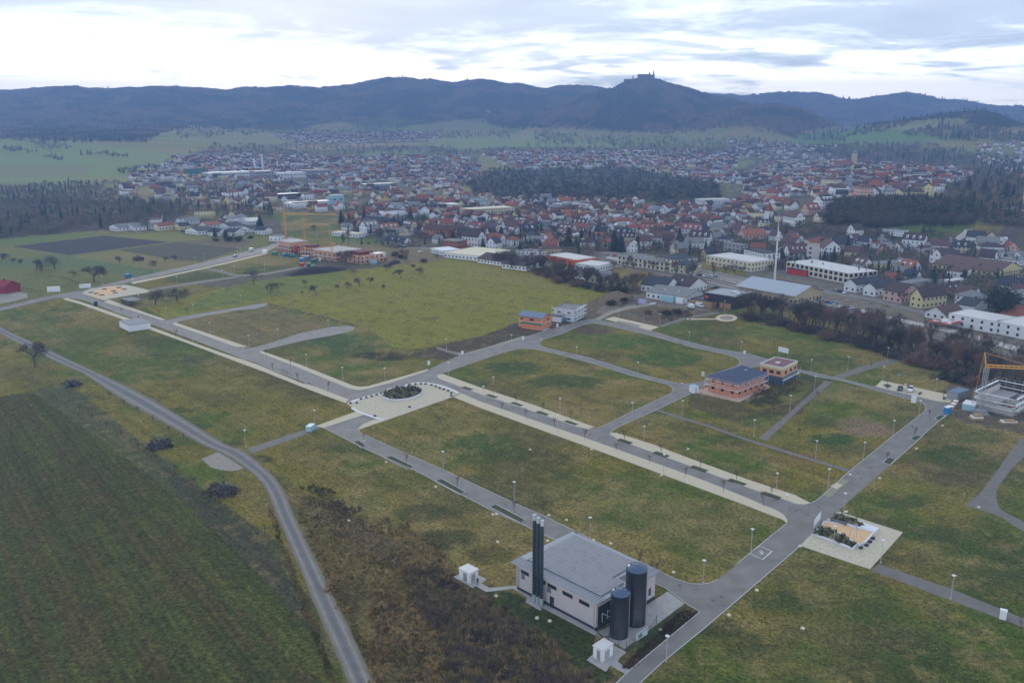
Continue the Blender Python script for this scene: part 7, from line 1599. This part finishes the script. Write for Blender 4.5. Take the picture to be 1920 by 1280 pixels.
    for p in line([(1408,598),(1480,614),(1560,632),(1640,655),(1720,680),(1790,702),(1850,722),(1960,762)],52,3): plant('bush%d'%rs.choice([0,1,2,0]),p,rs.uniform(2.2,4.5),sx=1.6,base='dense shrub below the railway belt',cat='shrub',group='shrubs of the railway belt')
    for p in line([(1000,510),(1060,530),(1120,545),(1190,552)],22,2.5): plant('bush%d'%rs.choice([0,1,2,3]),p,rs.uniform(2,4),sx=1.5,base='dense shrub at the meadow edge',cat='shrub',group='shrubs of the railway belt')
    for x,y,h,k in [(403,444,9,'con0'),(424,447,8,'con1'),(488,428,13,'con1'),(683,415,17,'con2'),(770,412,14,'con0'),(1066,462,16,'con1'),(1152,470,15,'con1'),(1164,472,13,'con1'),(1205,466,8,'con2'),(1226,467,8,'con2'),(1562,497,14,'con2'),(1588,480,17,'con2'),(1545,492,9,'con0'),(1465,490,10,'con1'),(1660,360,17,'con0'),(1690,352,16,'con2'),(1700,354,15,'con2'),(1815,358,16,'con1'),(1845,362,15,'con1'),(1885,375,18,'con1'),(1898,375,15,'con0'),(1806,532,9,'con1'),(1846,520,7,'con0'),(640,420,15,'con0'),(850,458,11,'con0'),(880,452,12,'con2'),(1015,452,14,'con0'),(1090,455,13,'con0'),(1112,464,10,'con2'),(116,421,15,'con0'),(52,418,13,'con2'),(86,412,12,'con0'),(190,428,15,'con2'),(975,480,12,'con0'),(1068,512,7,'con1'),(1664,660,8,'con0'),(940,448,11,'con1'),(1690,645,9,'con2')]:
        p=P0(x,y) if y>430 else PT(x,y); plant(k,p,h,base='dark conifer among houses',group='conifers in the town')
    for x,y,h in [(1872,598,17),(1893,594,13)]: plant('pine',P0(x,y),h,sx=1.15,base='huge dark pine',group='conifers in the town')
    for x,y,h,sx in [(437,449,6,1.5),(708,452,13,1.0),(730,450,12,1.0),(800,458,11,1),(825,455,11,1),(640,462,13,.8),(655,459,13,.8),(648,500,11,1),(760,487,7,1),(1000,500,11,1),(1020,505,12,1),(1040,508,11,1),(1100,470,11,1),(1120,473,11,1),(1580,604,9,1),(1693,570,8,.8),(590,440,10,1),(1300,515,9,1),(1180,500,9,1),(1320,560,6,1),(1412,590,7,1.2)]:
        plant('bare%d'%rs.randint(4),P0(x,y),h,sx=sx,base='broad bare tree between houses',group='bare trees in the town')
    for x,y,h in [(345,436,2.6),(405,452,3),(430,452,4),(447,452,4),(470,447,2.5),(740,480,3.5),(752,484,3),(720,487,2.5),(775,500,1.6),(990,492-2,2.6),(880,478,2.2),(845,476,2),(795,492,3),(1075,520,3),(1145,572,3),(1170,566,2.6),(1250,590,2.5),(1270,588,2.5),(1215,588,2.2),(1790,716,2.4),(1770,711,2.2),(1810,720,2.4),(990,488,2.8),(205,430,2)]:
        plant('bush%d'%rs.randint(4),P0(x,y),h,sx=1.5,base='rounded garden bush',cat='shrub',group='garden bushes')
    # a few crowns breaking the roofs of the town, nearest first
    o=np.argsort(D); c=0
    for i in o:
        if c>=70: break
        if rs.rand()<.35:
            x,y=X[i]+rs.uniform(7,10)*rs.choice([-1,1]),Y[i]+rs.uniform(7,10)*rs.choice([-1,1])
            if min(math.hypot(x-fx,y-fy)-fr for fx,fy,fr in FOOT)<2: continue
            q=rs.rand(); k='con%d'%rs.randint(3) if q<.35 else 'bare%d'%rs.randint(4) if q<.8 else 'bush%d'%rs.randint(4)
            plant(k,Vector((x,y,GZ(x,y))),rs.uniform(6,10) if k[:4]!='bush' else 3,base={'c':'garden conifer between town roofs','b':'bare garden tree between town roofs'}[k[0]] if k[:4]!='bush' else 'garden shrub between town roofs',group='garden trees of the town',cat='tree' if k[:4]!='bush' else 'shrub'); c+=1
# ================================================================ build it all
build_ground(); build_roads()
heat_plant(); building_sites(); town_specials(); castle()
X_,Y_,D_=town()
lamps(); saplings(); brush_piles(); orchard(); scrubs(); vehicles(); small_things(); planters(); person()
near_grass(); vegetation(X_,Y_,D_)
mark('the dark parking bay car',P0(1687,731)); mark('the far sand square',P0(215,545)); mark('the link path cabinet',P0(583,806)); mark('the main crossroads',P0(1500,970)); mark('the big roundel path ring',P0(1362,596)); mark('the lone track-side fruit tree',P0(66,688)); mark('the ploughed black field',P0(160,458)); mark('the bicycle shelter',P0(245,572)); mark('the tall estate sign',P0(1712,756)); mark('the lower footpath cabinet',P0(1886,1162))
settle_labels()
for o_ in SC.objects:
    for k_ in ('_a','_b'):
        if k_ in o_: del o_[k_]
def haze():
    x=7000
    o=MB().box(-x,-400,-1.5,x,7700,470).build('haze',[]); o['kind']='stuff'
    m=bpy.data.materials.new('haze_air'); m.use_nodes=True; t=m.node_tree; t.nodes.clear()
    v=N(t,'ShaderNodeVolumePrincipled'); v.inputs['Density'].default_value=HAZE; v.inputs['Color'].default_value=HAZE_COL; v.inputs['Anisotropy'].default_value=0.2
    u=N(t,'ShaderNodeOutputMaterial'); LK(t,v,0,u,1); o.data.materials.append(m)
haze()
